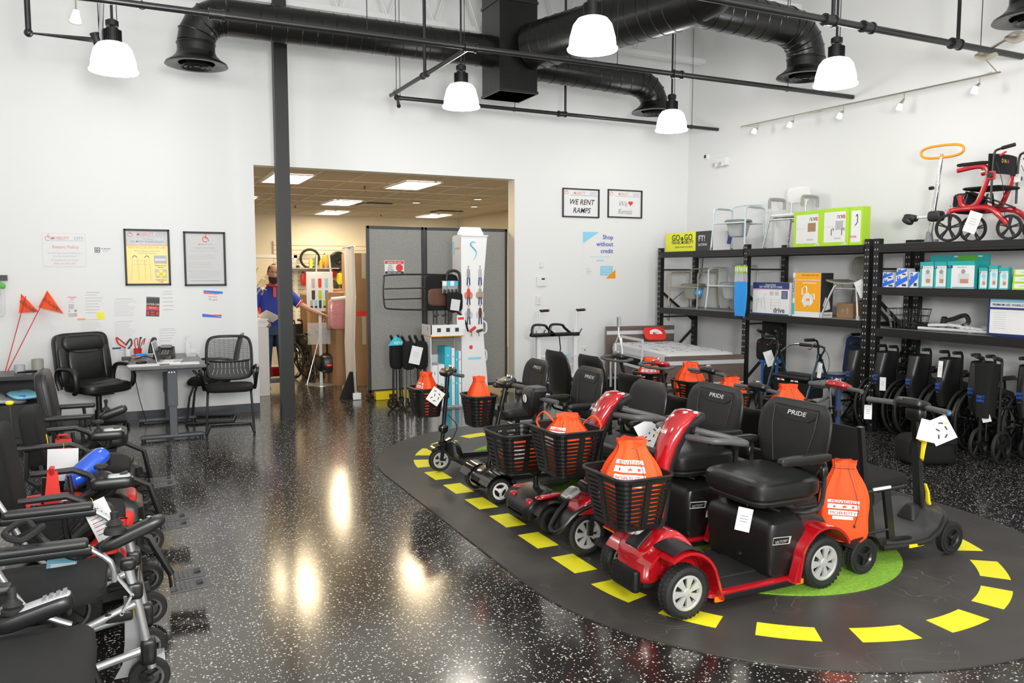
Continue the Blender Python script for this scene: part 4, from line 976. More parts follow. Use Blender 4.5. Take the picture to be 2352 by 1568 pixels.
# ================================================================ RIGHT WALL: RACK AND STOCK
BACKX = faceX(-1)
t = thing('storage_rack', 'black steel boltless rack of three bays along the right wall', 'shelving', (0, 0, 0))
XFr, XRr = 7.2, 7.88
def upright(x, y, z1=2.07):
    q = MB('rack_black'); q.b2(x-.012, x+.05, y-.035, y-.029, 0, z1); q.b2(x-.012, x+.05, y+.029, y+.035, 0, z1); q.b2(x-.014, x-.008, y-.035, y+.035, 0, z1)
    q.box((x+.01, y, .004), (.09, .09, .008)); q.mat('grey_light')
    z = .08
    while z < z1-.04:
        for s in (-.016, .016): q.b2(x-.0155, x-.0138, y+s-.005, y+s+.005, z-.009, z+.009)
        z += .075
    return q.build('upright', t)
ys = [9.92, 8.07, 6.19, 6.07, 3.9]
for y in ys:
    upright(XFr, y); upright(XRr-.04, y)
    q = MB('rack_black')
    for z in (.25, 1.75, 1.05): q.bar((XFr, y, z), (XRr, y, z), .025, .02)
    q.bar((XFr, y, 1.45), (XRr, y, .95), .02, .035); q.bar((XFr, y, .3), (XRr, y, .9), .02, .035); q.build('side_brace', t)
bays = [(9.92, 8.07, (1.985, 1.165)), (8.07, 6.19, (1.985, 1.165)), (6.07, 3.9, (1.985, 1.535, 1.10))]
for a, b, zs in bays:
    for z in zs:
        q = MB('rack_black')
        for x in (XFr-.012, XRr-.05):
            q.b2(x-.014, x+.026, b+.035, a-.035, z-.06, z+.025); q.b2(x-.018, x-.012, b+.035, a-.035, z-.035, z-.005)
        q.build('beam', t)
        q = MB('olive_grey' if z < 1.3 else 'grey_plastic'); q.b2(XFr+.016, XRr-.055, b+.036, a-.036, z+.008, z+.022); q.build('shelf_board', t)
ZT, ZM, Z3, Z4 = 2.0105, 1.1885, 1.5585, 1.1235
def carton(label, xf, y1, y0, z, h, d, faces, name='box', cat='box', side='box_white', group=None, rz=0):
    """front face in plane X=xf facing the aisle, from y1 (left in view) to y0"""
    t = thing(name, label, cat, (xf, (y0+y1)/2, z), rz, group); w = abs(y1-y0)
    q = MB(side); q.b2(0, d, -w/2, w/2, 0, h, .003)
    def rect(u0, u1, v0, v1, m, o=.0008):   # u left->right 0..1, v bottom->top
        q.mat(m); q.b2(-o, 0, w/2-u1*w, w/2-u0*w, v0*h, v1*h)
    def txt(s, u, v, size, m, o=.0016, **k): q.mat(m); q.text(s, (-o, w/2-u*w, v*h), size, BACKX, th=.0004, **k)
    faces(q, rect, txt, w, h); q.build('carton', t); return t
def f(q, R, T, w, h):
    R(0, 1, 0, 1, 'acid'); R(.655, 1, 0, 1, 'base_black', .002); T('GO', .23, .58, .125, 'ink', .004); T('GO', .50, .58, .125, 'ink', .004); T('TRAVEL MOBILITY', .37, .40, .062, 'ink', .004); T('Quality meets innovation', .40, .20, .040, 'ink', .004, bold=False)
    q.mat('grey_plastic'); q.lathe([(.001, -.0035), (.03, -.0035)], (0, w/2-.365*w, .66*h), 'x', n=18)
    T('FT!', .78, .5, .11, 'paper', .004); T('LECTION', .80, .26, .045, 'paper', .004)
carton('long yellow and black printed carton at the left end of the top shelf', 7.24, 9.84, 8.78, ZT, .27, .30, f)
def nova(pic, seat=True):
    def f(q, R, T, w, h):
        R(0, 1, 0, 1, 'lime'); R(.10, .88, .10, .90, 'paper', .0015); 
        for i, (c, m) in enumerate(zip('nova', ('cyan', 'lime', 'magenta', 'magenta'))): T(c, .62+.07*i, .72, .085, m, .003)
        T('Raised Toilet Seat', .26, .5, .022, 'ink_light', .003, bold=False); R(.52, .80, .42, .66, 'card_brown' if pic == 1 else 'grey_light', .002); R(.45, .75, .20, .40, 'white', .003); R(.5, .72, .18, .22, 'ink_light', .0035)
        if pic == 2:
            q.mat('ink'); [q.tube([(-.004, w/2-u*w, .28*h), (-.004, w/2-u*w, .44*h), (-.004, w/2-(u+.08)*w, .47*h), (-.004, w/2-(u+.08)*w, .4*h)], .004, n=5) for u in (.38, .76)]
        for k in range(5): q.mat('paper'); q.lathe([(.001, -.003), (.012, -.003)], (0, w/2-(.80+.03*k)*w, (.04+.025*(k % 3))*h), 'x', n=6)
    return f
carton('lime green toilet seat box with beige picture, left of its pair', 7.26, 7.33, 6.90, ZT, .42, .18, nova(1), side='lime', group='lime green toilet seat boxes')
carton('lime green toilet seat box with grey handles picture, right of its pair', 7.255, 6.895, 6.505, ZT, .425, .18, nova(2), side='lime', group='lime green toilet seat boxes')
def f(q, R, T, w, h): R(0, 1, 0, 1, 'lime'); R(.14, .86, .08, .90, 'paper', .0015); q.mat('ink'); q.tube([(-.004, 0, .75*h), (-.004, -.02, .80*h), (-.004, -.02, .6*h), (-.004, .01, .52*h)], .004, n=5, smooth=3); T('nova', .3, .2, .05, 'magenta', .003)
carton('narrow end box of the lime green toilet seat boxes', 7.26, 6.50, 6.325, ZT, .42, .12, f, side='lime', group='lime green toilet seat boxes')
def f(q, R, T, w, h):
    R(0, 1, 0, 1, 'paper'); R(0, 1, .80, 1, 'navy', .0015); R(0, 1, 0, .035, 'navy', .0015); R(0, 1, .775, .79, 'magenta', .002)
    T('PreserveTech', .5, .90, .032, 'paper', .0025); T('360° SWIVEL BATH CHAIR', .5, .83, .034, 'paper', .0025); R(.80, .96, .50, .74, 'navy', .002)
    for k in range(5): R(.82, .94, .53+.04*k, .54+.04*k, 'paper', .003)
    for k in range(4): R(.50, .53, .18+.09*k, .22+.09*k, 'pink_ink', .002); R(.56, .78, .195+.09*k, .205+.09*k, 'ink_light', .002)
    T('drive', .74, .07, .095, 'ink', .0025); R(.48, .58, .60, .72, 'ink_light', .002); R(.62, .72, .60, .72, 'ink_light', .002)
    q.mat('ink_light')
    for a, b in (((.12, .15), (.16, .50)), ((.36, .13), (.33, .50)), ((.08, .46), (.36, .50)), ((.30, .50), (.34, .66)), ((.34, .66), (.39, .62)), ((.26, .2), (.25, .45)), ((.14, .40), (.33, .40))):
        q.bar((-.002, w/2-a[0]*w, a[1]*h), (-.002, w/2-b[0]*w, b[1]*h), .008, .003)
carton('white carton with navy top stripe and bath chair drawing on the middle shelf', 7.25, 7.985, 7.36, ZM, .40, .36, f)
def f(q, R, T, w, h):
    R(0, 1, 0, 1, 'box_orange'); R(0, 1, 0, .12, 'paper', .0015); R(.0, 1, .90, 1, 'box_orange', .0015)
    T('DEEP RAISED TOILET SEAT', .6, .93, .022, 'brown_fabric', .003, bold=False); T('Complete with removable arms', .5, .82, .03, 'paper', .003); R(.3, .85, .76, .775, 'paper', .002)
    q.mat('paper'); 
    c = [(.28, .35), (.36, .52), (.52, .56), (.72, .46), (.74, .34), (.60, .24), (.54, .28), (.40, .22)]; q.prism([(w/2-a*w, b*h) for a, b in c], -.004, -.002, 'yz')
    q.tube([(-.005, w/2-.30*w, .5*h), (-.005, w/2-.31*w, .64*h), (-.005, w/2-.46*w, .68*h), (-.005, w/2-.47*w, .56*h)], .008, n=6, smooth=3); q.tube([(-.005, w/2-.66*w, .28*h), (-.005, w/2-.64*w, .44*h), (-.005, w/2-.76*w, .52*h), (-.005, w/2-.78*w, .4*h)], .008, n=6, smooth=3)
    q.mat('box_orange'); q.prism([(w/2-a*w, b*h) for a, b in ((.46, .42), (.6, .42), (.6, .37), (.46, .36))], -.006, -.004, 'yz')
t = carton('bright orange toilet seat carton with black side', 7.25, 7.265, 6.875, ZM, .52, .20, f)
q = MB('ink'); q.b2(.004, .196, -.1965-.002, -.1955, .062, .518); q.mat('paper'); q.b2(.004, .196, -.1975, -.1955, .002, .06); q.mat('ink'); q.text('GUARDIAN', (.10, -.1982, .018), .032, FRONT); q.mat('paper'); q.prism([(.04, .14), (.08, .24), (.14, .2), (.16, .1), (.08, .08)], -.199, -.198); q.build('side_panel', t)
q = MB('paper'); q.b2(0, .20, .196, .235, 0, .52, .002); q.mat('ink'); q.text('GUARDIAN', (-.0012, .200, .34), .048, BACKX @ Matrix.Rotation(PI/2, 4, 'Z'), th=.0006); q.mat('cyan'); q.b2(-.001, 0, .199, .232, .02, .16); q.build('spine', t)
def f(q, R, T, w, h): T('♿', .5, .5, .01, 'ink'); R(.3, .45, .4, .6, 'ink_grey'); R(.6, .7, .3, .7, 'red_ink')
def f2(q, R, T, w, h): R(.3, .45, .4, .6, 'ink_grey'); R(.6, .72, .3, .7, 'ink_grey')
t = carton('small open brown carton behind the grey shower chair', 7.50, 6.86, 6.62, ZM, .17, .2, f2, side='card_brown')
q = MB('card_brown'); q.box((.10, -.17, .20), (.2, .12, .004), rot=(-.25, 0, 0)); q.build('flap', t)
# small stock in the third bay
def f(q, R, T, w, h):
    R(0, 1, 0, 1, 'paper'); q.mat('blue_print'); q.prism([(w/2, 0), (w/2, .5*h), (-w/2, h), (-w/2, .6*h)], -.0015, -.001, 'yz'); R(.1, .4, .6, .95, 'blue_print', .002); R(.55, .9, .1, .3, 'navy', .002); T('+', .25, .68, .05, 'paper', .003)
k = 0
for (y1, y0, z, h, lb) in ((6.02, 5.88, 0, .085, 'lower left'), (6.02, 5.90, .086, .07, 'upper left'), (5.86, 5.72, 0, .12, 'middle tall'), (5.85, 5.73, .121, .075, 'topmost'), (5.70, 5.60, 0, .16, 'rightmost')):
    carton('%s small blue and white medical box on the third bay shelf' % lb, 7.24+.01*k, y1, y0, Z3+z, h, .12, f, group='blue and white medical boxes')
def pack(lb, y1, y0, z, h, x=7.24, pic='ink_grey', group='teal hanging packs'):
    def f(q, R, T, w, h):
        R(0, 1, 0, 1, 'paper'); R(0, 1, .84, 1, 'teal', .0015); R(0, .16, 0, .9, 'teal', .002); R(0, .2, .74, .84, 'navy', .003); T('+', .1, .76, .03, 'paper', .004)
        q.mat(pic); q.lathe([(.001, -.003), (.022, -.003)], (0, w/2-.6*w, .62*h), 'x', n=16); R(.42, .82, .20, .55, 'paper_grey', .002); R(.5, .8, .2, .35, 'skin', .003); R(.2, 1, .02, .06, 'teal', .003); T('Bath Bench', .55, .75, .02, 'ink_grey', .003, bold=False)
    return carton(lb, x, y1, y0, z, h, .05, f, side='teal', group=group)
for i, (a, b, h) in enumerate(((5.58, 5.43, .26), (5.42, 5.29, .26), (5.28, 5.00, .265))):
    pack(['leftmost teal and white pack with a person picture', 'second teal and white pack with a dark-haired person', 'widest teal and white pack with a seated person'][i], a, b, Z3, h)
q = MB('teal'); q.b2(7.42, 7.44, 4.98, 5.60, Z3, Z3+.33); q.mat('green'); q.b2(7.415, 7.42, 5.1, 5.3, Z3+.27, Z3+.32); q.mat('paper'); q.b2(7.413, 7.42, 5.30, 5.34, Z3+.305, Z3+.318); q.b2(7.413, 7.42, 5.05, 5.09, Z3+.305, Z3+.318)
tag(q.build('display_card'), 'wide teal backing card behind the white packs', 'packaging')
for i, (a, b, h) in enumerate(((4.96, 4.88, .2), (4.865, 4.78, .22), (4.77, 4.68, .2))):
    pack(['narrow pale teal pack left of three', 'narrow pale teal pack in the middle of three', 'narrow pale teal pack right of three'][i], a, b, Z3, h, 7.25, 'sky', 'narrow teal packs')
for i in range(3):
    def f(q, R, T, w, h): R(0, 1, 0, 1, 'lime'); R(.03, .97, .22, .92, 'paper', .0015); R(.12, .5, .5, .6, 'lime', .002); R(.85, .93, .3, .8, 'ink_light', .002)
    carton(['bottom flat white and lime box of three', 'middle flat white and lime box of three', 'top flat white and lime box of three'][i], 7.25+.006*i, 4.64, 4.10, Z3+.062*i, .061, .3, f, side='lime', group='flat lime boxes')
# bottom shelf of the third bay
t = thing('wire_basket', 'empty black wire basket on the lower shelf of the third bay', 'basket', (7.42, 5.83, Z4))
q = MB('metal_black')
def rr_(k, z): return rring((0, 0, z), .26*k, .38*k, .04, 4)
for k, z in ((.8, .005), (.86, .07), (.93, .14), (1, .21)): q.tube(rr_(k, z), .0035, n=5, closed=True)
A, B = rr_(.8, .005), rr_(1, .21)
for i in range(len(A)): q.tube([A[i], B[i]], .002, n=4)
for i in range(9): y = -.14+.035*i; q.tube([(-.10, y, .005), (.10, y, .005)], .002, n=4)
for i in range(7):
    u = (i+1)/8
    for s in (-1, 1): q.tube([V(.104*s, -.15+.3*u, .005), V(.13*s, -.18+.36*u, .21)], .002, n=4)
q.build('wire_grid', t)
q = MB('foam' if 'foam' in MATS else 'rubber'); q.tube([(0, .0, .06), (.0, -.14, .04), (0, -.20, .10), (0, -.30, .13), (0, -.42, .17), (0, -.46, .11), (0, -.40, .06), (0, -.30, .05)], .022, n=10, smooth=4); q.tube([(0, -.02, .03), (0, .12, .05)], .03, n=8)
q.sq((0, -.2, .09), (.06, .05, .12), .5, .5); tag(q.build('handle_attachment', loc=(7.42, 5.62, Z4)), 'black foam-covered hooked handle lying on the lower shelf', 'walker attachment')
for i, (a, b, c) in enumerate((((7.30, 5.62, 1.15), (7.40, 4.95, 1.145), 'alu_white'), ((7.36, 5.55, 1.18), (7.42, 5.0, 1.16), 'white'), ((7.45, 5.50, 1.15), (7.50, 4.92, 1.15), 'grey_light'))):
    q = MB(c); q.tube([Vector(a), Vector(a).lerp(Vector(b), .4)+V(.02, 0, .02*(i % 2)), b], .016, n=10); q.mat('white'); q.cyl(Vector(b)+V(0, .2, .001), Vector(b)+V(0, .24, .001), .020, n=10)
    tag(q.build('grab_bar'), ['thick silver grab bar nearest the shelf front', 'white grab bar lying on top of the others', 'grey grab bar at the back of the pile'][i], 'grab bar', 'grab bars lying in plastic wrap')
q = MB('clear'); rs = random.Random(3)
for i in range(6): q.sq((7.4+rs.random()*.08, 4.95+.1*i, 1.16+rs.random()*.02), (.16, .14, .05), .6, .8, rot=(rs.random(), 0, rs.random()), n=10, m=6)
tag(q.build('plastic_wrap'), 'crinkled clear plastic wrap over the grab bars', 'packaging', kind='stuff')
t = thing('cushion_pack', 'blue and white plastic wrapped wheelchair cushion package at the right edge', 'packaging', (7.22, 4.62, Z4+.002))
q = MB('navy'); q.sq((.06, 0, .19), (.10, .46, .385), .25, .15, n=28, m=10); q.mat('sky'); q.b2(.006, .009, -.20, .20, .32, .37); q.mat('navy'); q.text('PREMIUM GEL WHEELCHAIR', (.003, .0, .285), .028, BACKX) ; q.mat('paper'); q.b2(.008, .0085, -.20, .20, .27, .318); q.b2(.0085, .0088, -.20, .20, .03, .25)
q.mat('ink_light'); [q.b2(.006, .0082, .05, .16, .22-.02*k, .222-.02*k) for k in range(8)]; q.build('package', t)
# ---------------------------------------------------------------- commodes and chairs
def commode(label, loc, rz, tube, bucket, w=.50, d=.42, ah=.55, sh=.36, lid=True, grp='bedside commodes', seat='grey_mid'):
    t = thing('commode_chair', label, 'commode chair', loc, rz, grp)
    q = MB(tube)
    for s in (-1, 1):
        y = s*w/2
        q.tube([(d/2+.03, y*1.06, .0), (d/2, y, sh), (d/2, y, ah-.06), (d/2-.05, y, ah), (-d/2+.03, y, ah), (-d/2-.01, y, ah-.05), (-d/2, y, sh), (-d/2-.03, y*1.06, 0)], .0125, n=8, smooth=4)
    for x in (-d/2, d/2): q.cyl((x, -w/2, sh-.02), (x, w/2, sh-.02), .011)
    q.tube([(-d/2, -w/2, ah-.03), (-d/2-.02, -w/2+.05, ah+.05), (-d/2-.02, w/2-.05, ah+.05), (-d/2, w/2, ah-.03)], .011, n=8, smooth=4)
    for x in (-d/2, d/2):
        for s in (-1, 1): q.cyl((x, s*w/2, sh-.02), (x*.4, s*.12, sh-.02), .009, n=8)
    q.build('frame', t)
    q = MB('grey_light'); [q.sq((0, s*w/2, ah+.006), (d*.7, .04, .03), .5, .5, n=14, m=6) for s in (-1, 1)]; q.build('arm_pads', t) if False else None
    for s in (-1, 1): q = MB('grey_light' if tube == 'tube_pale' else tube); q.sq((0, s*w/2, ah+.004), (d*.7, .045, .028), .5, .5, n=14, m=6); q.build('arm_pad', t)
    q = MB(seat); q.lathe([(.10, 0), (.11, .018), (.17, .02), (.185, .01), (.185, 0), (.17, -.005)], (0, 0, sh), 'z', n=28, closed=True)
    if lid: q.lathe([(.001, .03), (.16, .028), (.175, .02)], (0, 0, sh), n=28)
    q.build('seat', t)
    q = MB(bucket); q.loft([rring((0, 0, z), a, b, .04, 4) for z, a, b in ((sh-.20, .16, .17), (sh-.19, .18, .19), (sh-.03, .23, .25), (sh-.025, .26, .28), (sh-.012, .26, .28))]); q.build('pail', t)
    for x, y in ((d/2+.03, w/2*1.06), (d/2+.03, -w/2*1.06), (-d/2-.03, w/2*1.06), (-d/2-.03, -w/2*1.06)): q = MB('grey_mid'); q.lathe([(.018, 0), (.016, .04)], (x, y, 0), n=12, cap=True); q.build('foot', t)
    return t
commode('pale blue-grey commode on the top shelf behind the yellow carton', (7.52, 8.60, ZT), PI+.25, 'tube_pale', 'grey_light', ah=.56, sh=.38)
commode('beige-framed commode at the left end of the middle shelf', (7.54, 9.56, ZM), PI+.2, 'tube_beige', 'olive_grey', w=.52, ah=.52, sh=.33, seat='olive_grey')
commode('pale blue commode behind the hanging blue bags', (7.55, 8.72, ZM), PI+.15, 'tube_pale', 'grey_light', ah=.58, sh=.36, seat='grey_light')
t = thing('blue_tag_sheet', 'blue folded leaflet hanging under the beige commode', 'leaflet', (7.40, 9.26, ZM+.24)); q = MB('blue_bright'); q.box((0, 0, 0), (.004, .12, .12), rot=(.5, 0, .2)); q.mat('paper'); q.box((-.004, 0, 0), (.001, .06, .05), rot=(.5, 0, .2)); q.build('sheet', t)
q = MB('teal_bucket' if 'teal_bucket' in MATS else 'grey_mid'); q.loft([rring((0, 0, z), a, b, .04, 4) for z, a, b in ((0, .16, .17), (.01, .17, .18), (.15, .21, .23), (.155, .24, .26), (.17, .24, .26))]); tag(q.build('commode_bucket', loc=(7.50, 8.50, ZM)), 'green-grey pail standing under the pale commode', 'bucket')
_ = 'commode_bucket' if 'pail' in bpy.data.objects and bpy.data.objects['pail'].parent is None else bpy.data.objects['pail'].name
t = thing('leaflet', 'dark blue leaflet hanging under the top shelf commode', 'leaflet', (7.48, 8.72, ZT+.16)); q = MB('navy'); q.box((0, 0, 0), (.003, .06, .14), rot=(.2, 0, .3)); q.build('sheet', t)
# shower transfer chair on the top shelf
t = thing('shower_chair', 'white shower chair with grey foam arms and silver legs on the top shelf', 'shower chair', (7.52, 7.60, ZT), PI+.1)
q = MB('alu')
for x in (-.2, .2):
    for s in (-1, 1): q.tube([(x*1.15, s*.27, .01), (x, s*.20, .36), (x*.6, s*.15, .37)], .013, n=8); 
for k in range(4):
    for x in (-.2, .2):
        for s in (-1, 1): p = V(x*1.15, s*.27, .01).lerp(V(x, s*.2, .36), .15+.2*k); q.tube([p, p+V(0, 0, .012)], .0155, n=8)
q.cyl((-.2, -.2, .35), (-.2, .2, .35), .011); q.cyl((.2, -.2, .35), (.2, .2, .35), .011); q.build('frame', t)
q = MB('white'); q.sq((0, 0, .40), (.42, .46, .045), .4, .4, n=28, m=6); q.build('seat', t); q = MB('white'); q.sq((-.23, -.12, .68), (.03, .36, .2), .4, .4, n=24, m=8); q.mat('alu'); q.cyl((-.21, -.22, .38), (-.23, -.22, .66), .011); q.cyl((-.21, .0, .38), (-.23, .0, .66), .011); q.build('backrest', t)
for s in (-1, 1):
    q = MB('alu'); q.tube([(.15, s*.24, .38), (.15, s*.25, .60), (-.12, s*.25, .60), (-.12, s*.24, .38)], .012, n=8); q.mat('olive_grey'); q.tube([(.15, s*.25, .50), (.15, s*.25, .60), (.10, s*.25, .62), (-.08, s*.25, .62), (-.12, s*.25, .60), (-.12, s*.25, .50)], .019, n=10, smooth=3); q.build('armrest', t)
# grey shower chair on the middle shelf
t = thing('shower_chair', 'grey plastic shower chair with contoured seat and back on the middle shelf', 'shower chair', (7.52, 6.62, ZM), PI+.05)
q = MB('alu')
for x in (-.17, .17):
    for s in (-1, 1): q.tube([(x*1.5, s*.25, .02), (x, s*.15, .36), (x*.6, s*.08, .39)], .013, n=8, smooth=3)
q.cyl((-.16, -.14, .34), (-.16, .14, .34), .011); q.cyl((.16, -.14, .34), (.16, .14, .34), .011); q.build('frame', t)
q = MB('olive_grey'); rings = []
for k in range(9): y = -.25+.5*k/8; z = .41+.035*abs(y/.25)**2.2; rings.append([V(x, y, z+dz) for dz, xs in ((0, (-.19, -.1, 0, .1, .19)), (-.02, (.19, .1, 0, -.1, -.19))) for x in xs])
q.loft(rings); q.build('seat', t)
q = MB('olive_grey'); q.sq((-.20, 0, .60), (.03, .42, .22), .45, .45, n=28, m=8, rot=(0, -.1, 0)); q.mat('alu'); [q.cyl((-.14, s*.1, .39), (-.195, s*.1, .52), .012) for s in (-1, 1)]; q.build('backrest', t)
for x in (-.255, .255):
    for s in (-1, 1): q = MB('grey_light'); q.lathe([(.022, 0), (.02, .045)], (x, s*.25, 0), n=12, cap=True); q.build('foot', t)
hang_tag((7.28, 6.38, 1.62), .10, .19, -1.3, 'large white tag hanging from the grey shower chair', .0, .03, kind='card', roll=-.45)
# hanging blue bags
for i in range(7):
    y = 8.21-.034*i; q = MB('blue_bright'); q.tube([(0, 0, .44), (0, .004*(i-3), .3), (-.006, .008*(i-3), .1), (-.004, .012*(i-3), 0)], [.016, .027, .029, .026], n=10, flat=.7); q.mat('clear'); q.tube([(0, 0, .44), (0, 0, .55)], [.016, .012], n=8); q.mat('lime'); q.box((0, 0, .60), (.004, .026, .09)); q.mat('paper'); q.box((-.0025, 0, .60), (.001, .018, .05))
    tag(q.build('hanging_tube_pack', loc=(7.155, y, 1.15+.004*(i % 3))), 'bright blue tube hanging in plastic from the rack upright', 'packaging', 'blue tubes hanging from the rack upright')
# ---------------------------------------------------------------- standing aid with orange hoop and red rollator on top
t = thing('standing_aid', 'chrome transfer pole with orange oval hoop handle on the top shelf', 'transfer pole', (7.46, 5.66, ZT), 0)
q = MB('base_black'); q.lathe([(.001, .012), (.20, .010), (.21, 0)], n=36); q.build('base_plate', t)
q = MB('grey_mid'); q.lathe([(.05, .01), (.035, .06), (.028, .12), (.001, .12)], n=18); q.cyl((.02, -.07, .04), (.02, -.07, .01), .02); q.build('socket', t)
q = MB('chrome'); q.cyl((0, 0, .10), (0, -.10, .86), .018); q.cyl((0, -.01, .10), (0, -.075, .6), .022); q.mat('ink'); [q.sq((-.02, -.02-.0009*k*60, .2+.04*k), (.006, .008, .012), 1, 1, n=6, m=4) for k in range(9)]; q.mat('plastic'); q.cyl((0, -.02, .56), (0, .02, .56), .018); q.build('pole', t)
q = MB('orange'); ov = []
for k in range(40):
    a = 2*PI*k/40; c, s_ = math.cos(a), math.sin(a); yy = math.copysign(abs(c)**.7, c)*.235; ov.append(V(0, -.10-yy*1.0, .915+.06*math.copysign(abs(s_)**.75, s_)-.03*yy))
q.tube(ov, .013, n=10, closed=True); q.tube([(0, -.098, .85), (0, -.10, .89)], .018, n=10); q.build('hoop_handle', t)
q = MB('vinyl_soft'); q.sq((-.03, .20, .27), (.10, .14, .075), .6, .5, rot=(.2, 0, 0)); q.sq((-.05, .22, .24), (.08, .12, .07), .8, .6, rot=(.5, 0, 0)); q.build('knee_pad', t)
q = MB('vinyl_soft'); q.sq((-.03, -.09, .27), (.10, .15, .11), .5, .4); q.mat('white'); q.cyl((-.02, .14, .27), (-.02, -.03, .27), .014); q.build('knee_pad', t)
def spoked(par, c, r, w, n=5, axis='y', name='wheel', rimm='plastic'):
    x, y, z = c; q = MB('rubber'); pr = [(r-.016, -w/2), (r-.004, -w/2), (r, -w*.25), (r, w*.25), (r-.004, w/2), (r-.016, w/2)]
    q.lathe(pr, c, axis, n=30, closed=True); q.mat(rimm)
    q.lathe([(r-.024, -w*.4), (r-.014, -w*.4), (r-.014, w*.4), (r-.024, w*.4)], c, axis, n=30, closed=True); q.lathe([(.001, -w*.5), (r*.16, -w*.5), (r*.16, w*.5), (.001, w*.5)], c, axis, n=14)
    for k in range(n):
        a = 2*PI*k/n+.3; 
        for o in (0, .22):
            e = V(math.cos(a+o)*(r-.02), 0, math.sin(a+o)*(r-.02)) if axis == 'y' else V(0, math.cos(a+o)*(r-.02), math.sin(a+o)*(r-.02)); q.bar(Vector(c), Vector(c)+e, w*.5, r*.09)
    return q.build(name, par)
# local: +x forward, red rollator in side view
t = thing('rollator', 'red and black transport rollator standing on the top shelf', 'rollator', (7.50, 5.02, ZT), PI/2+.12)
for s in (-1, 1):
    spoked(t, (.30, s*.22, .135), .135, .03, 5); spoked(t, (-.27, s*.24, .115), .115, .03, 5)
    q = MB('red_paint'); q.tube([(.30, s*.22, .27), (.28, s*.22, .30), (.10, s*.22, .31), (-.08, s*.23, .30), (-.20, s*.24, .20), (-.25, s*.24, .14)], .019, n=8, smooth=3, flat=1.4)
    q.tube([(.20, s*.22, .44), (.19, s*.22, .36), (.13, s*.22, .32), (.04, s*.22, .36), (-.02, s*.22, .50), (-.05, s*.22, .62), (-.02, s*.22, .68), (.06, s*.22, .70), (.24, s*.22, .68)], .019, n=8, smooth=4, flat=1.4); q.build('side_frame', t)
    q = MB('metal_black'); q.bar((.30, s*.22, .28), (.30, s*.20, .13), .03, .015); q.build('fork', t)
    q = MB('cloth_black'); q.sq((.10, s*.22, .725), (.30, .05, .035), .5, .5, n=16, m=6); q.build('armrest', t)
    q = MB('metal_black'); q.tube([(-.09, s*.23, .36), (-.09, s*.23, .66), (-.10, s*.23, .80), (-.14, s*.22, .835), (-.26, s*.21, .855)], .011, n=8, smooth=3); q.mat('rubber'); q.tube([(-.16, s*.22, .84), (-.27, s*.21, .86)], .017, n=10); q.mat('red_plastic'); q.sq((-.17, s*.215, .79), (.07, .012, .02), .6, .6, rot=(0, .5, 0)); q.mat('plastic'); q.cyl((-.09, s*.25, .60), (-.09, s*.28, .60), .025); q.mat('red_plastic' if s > 0 else 'white'); q.box((-.09, s*.23, .60), (.05, .04, .08), bev=.006); q.build('push_handle', t)
q = MB('cloth_black'); q.sq((.03, 0, .50), (.38, .42, .03), .4, .3, n=24, m=6); q.build('seat', t)
q = MB('cloth_black'); q.loft([[V(-.07-.05*math.cos(PI*k/12-PI/2)+dx, -.25+.5*k/12, z) for dx, z in ((0, .62), (0, .80), (.012, .80), (.012, .62))] for k in range(13)]); 
for i, (c, m) in enumerate(zip('DO*', ('orange', 'lime', 'magenta'))): q.mat(m); q.text('DNA'[i], (-.122, .12-.05*i, .72), .05, faceX(-1), th=.001)
q.build('back_band', t)
q = MB('cloth_black'); q.sq((.23, 0, .37), (.16, .36, .20), .4, .3, n=24, m=8); q.mat('grey_light')
for k in range(-3, 4):
    for s2 in (-1, 1): q.tube([(.313, .05*k-.05*s2, .29), (.313, .05*k+.05*s2, .45)], .0012, n=4); 
    for s in (-1, 1): 
        if abs(k) < 2: q.tube([(.20+.03*k-.02, s*.182, .29), (.20+.03*k+.03, s*.182, .45)], .0012, n=4); q.tube([(.20+.03*k+.03, s*.182, .29), (.20+.03*k-.02, s*.182, .45)], .0012, n=4)
q.build('storage_bag', t)
q = MB('metal_black')
for s in (-1, 1): q.bar((-.10, s*.2, .32), (.12, -s*.2, .47), .02, .012); q.bar((.0, s*.2, .32), (.16, -s*.2, .47), .02, .012); q.tube([(-.12, s*.23, .72), (-.2, s*.25, .5), (-.22, s*.25, .28), (-.24, s*.25, .2)], .003, n=5, smooth=4)
q.build('cross_frame', t)
hang_tag((7.26, 5.02, ZT+.27), .12, .2, -1.4, 'white tag with lime border hanging under the red rollator', .0, .03, kind='card', roll=.35)
# ---------------------------------------------------------------- folded wheelchairs
def bigwheel(par, y, r=.30, x=0):
    q = MB('rubber'); q.lathe([(r-.014+.014*math.cos(a), .014*math.sin(a)) for a in [2*PI*k/8 for k in range(8)]], (x, y, r), 'y', n=44, closed=True); s = 1 if y > 0 else -1
    q.mat('gloss_black'); q.lathe([(r-.034, -.009), (r-.026, -.009), (r-.026, .009), (r-.034, .009)], (x, y, r), 'y', n=40, closed=True)
    q.lathe([(r-.035+.009*math.cos(a), s*.04+.009*math.sin(a)) for a in [2*PI*k/7 for k in range(7)]], (x, y, r), 'y', n=40, closed=True)
    q.lathe([(.001, -.03), (.028, -.03), (.028, .03), (.001, .03)], (x, y, r), 'y', n=14)
    for k in range(8):
        a = 2*PI*k/8; q.bar((x, y, r), (x+(r-.03)*math.cos(a), y, r+(r-.03)*math.sin(a)), .010, .022)
    for k in range(4): a = 2*PI*k/4+.4; q.cyl((x+(r-.035)*math.cos(a), y, r+(r-.035)*math.sin(a)), (x+(r-.035)*math.cos(a), y+s*.04, r+(r-.035)*math.sin(a)), .004, n=5)
    return q.build('rear_wheel', par)
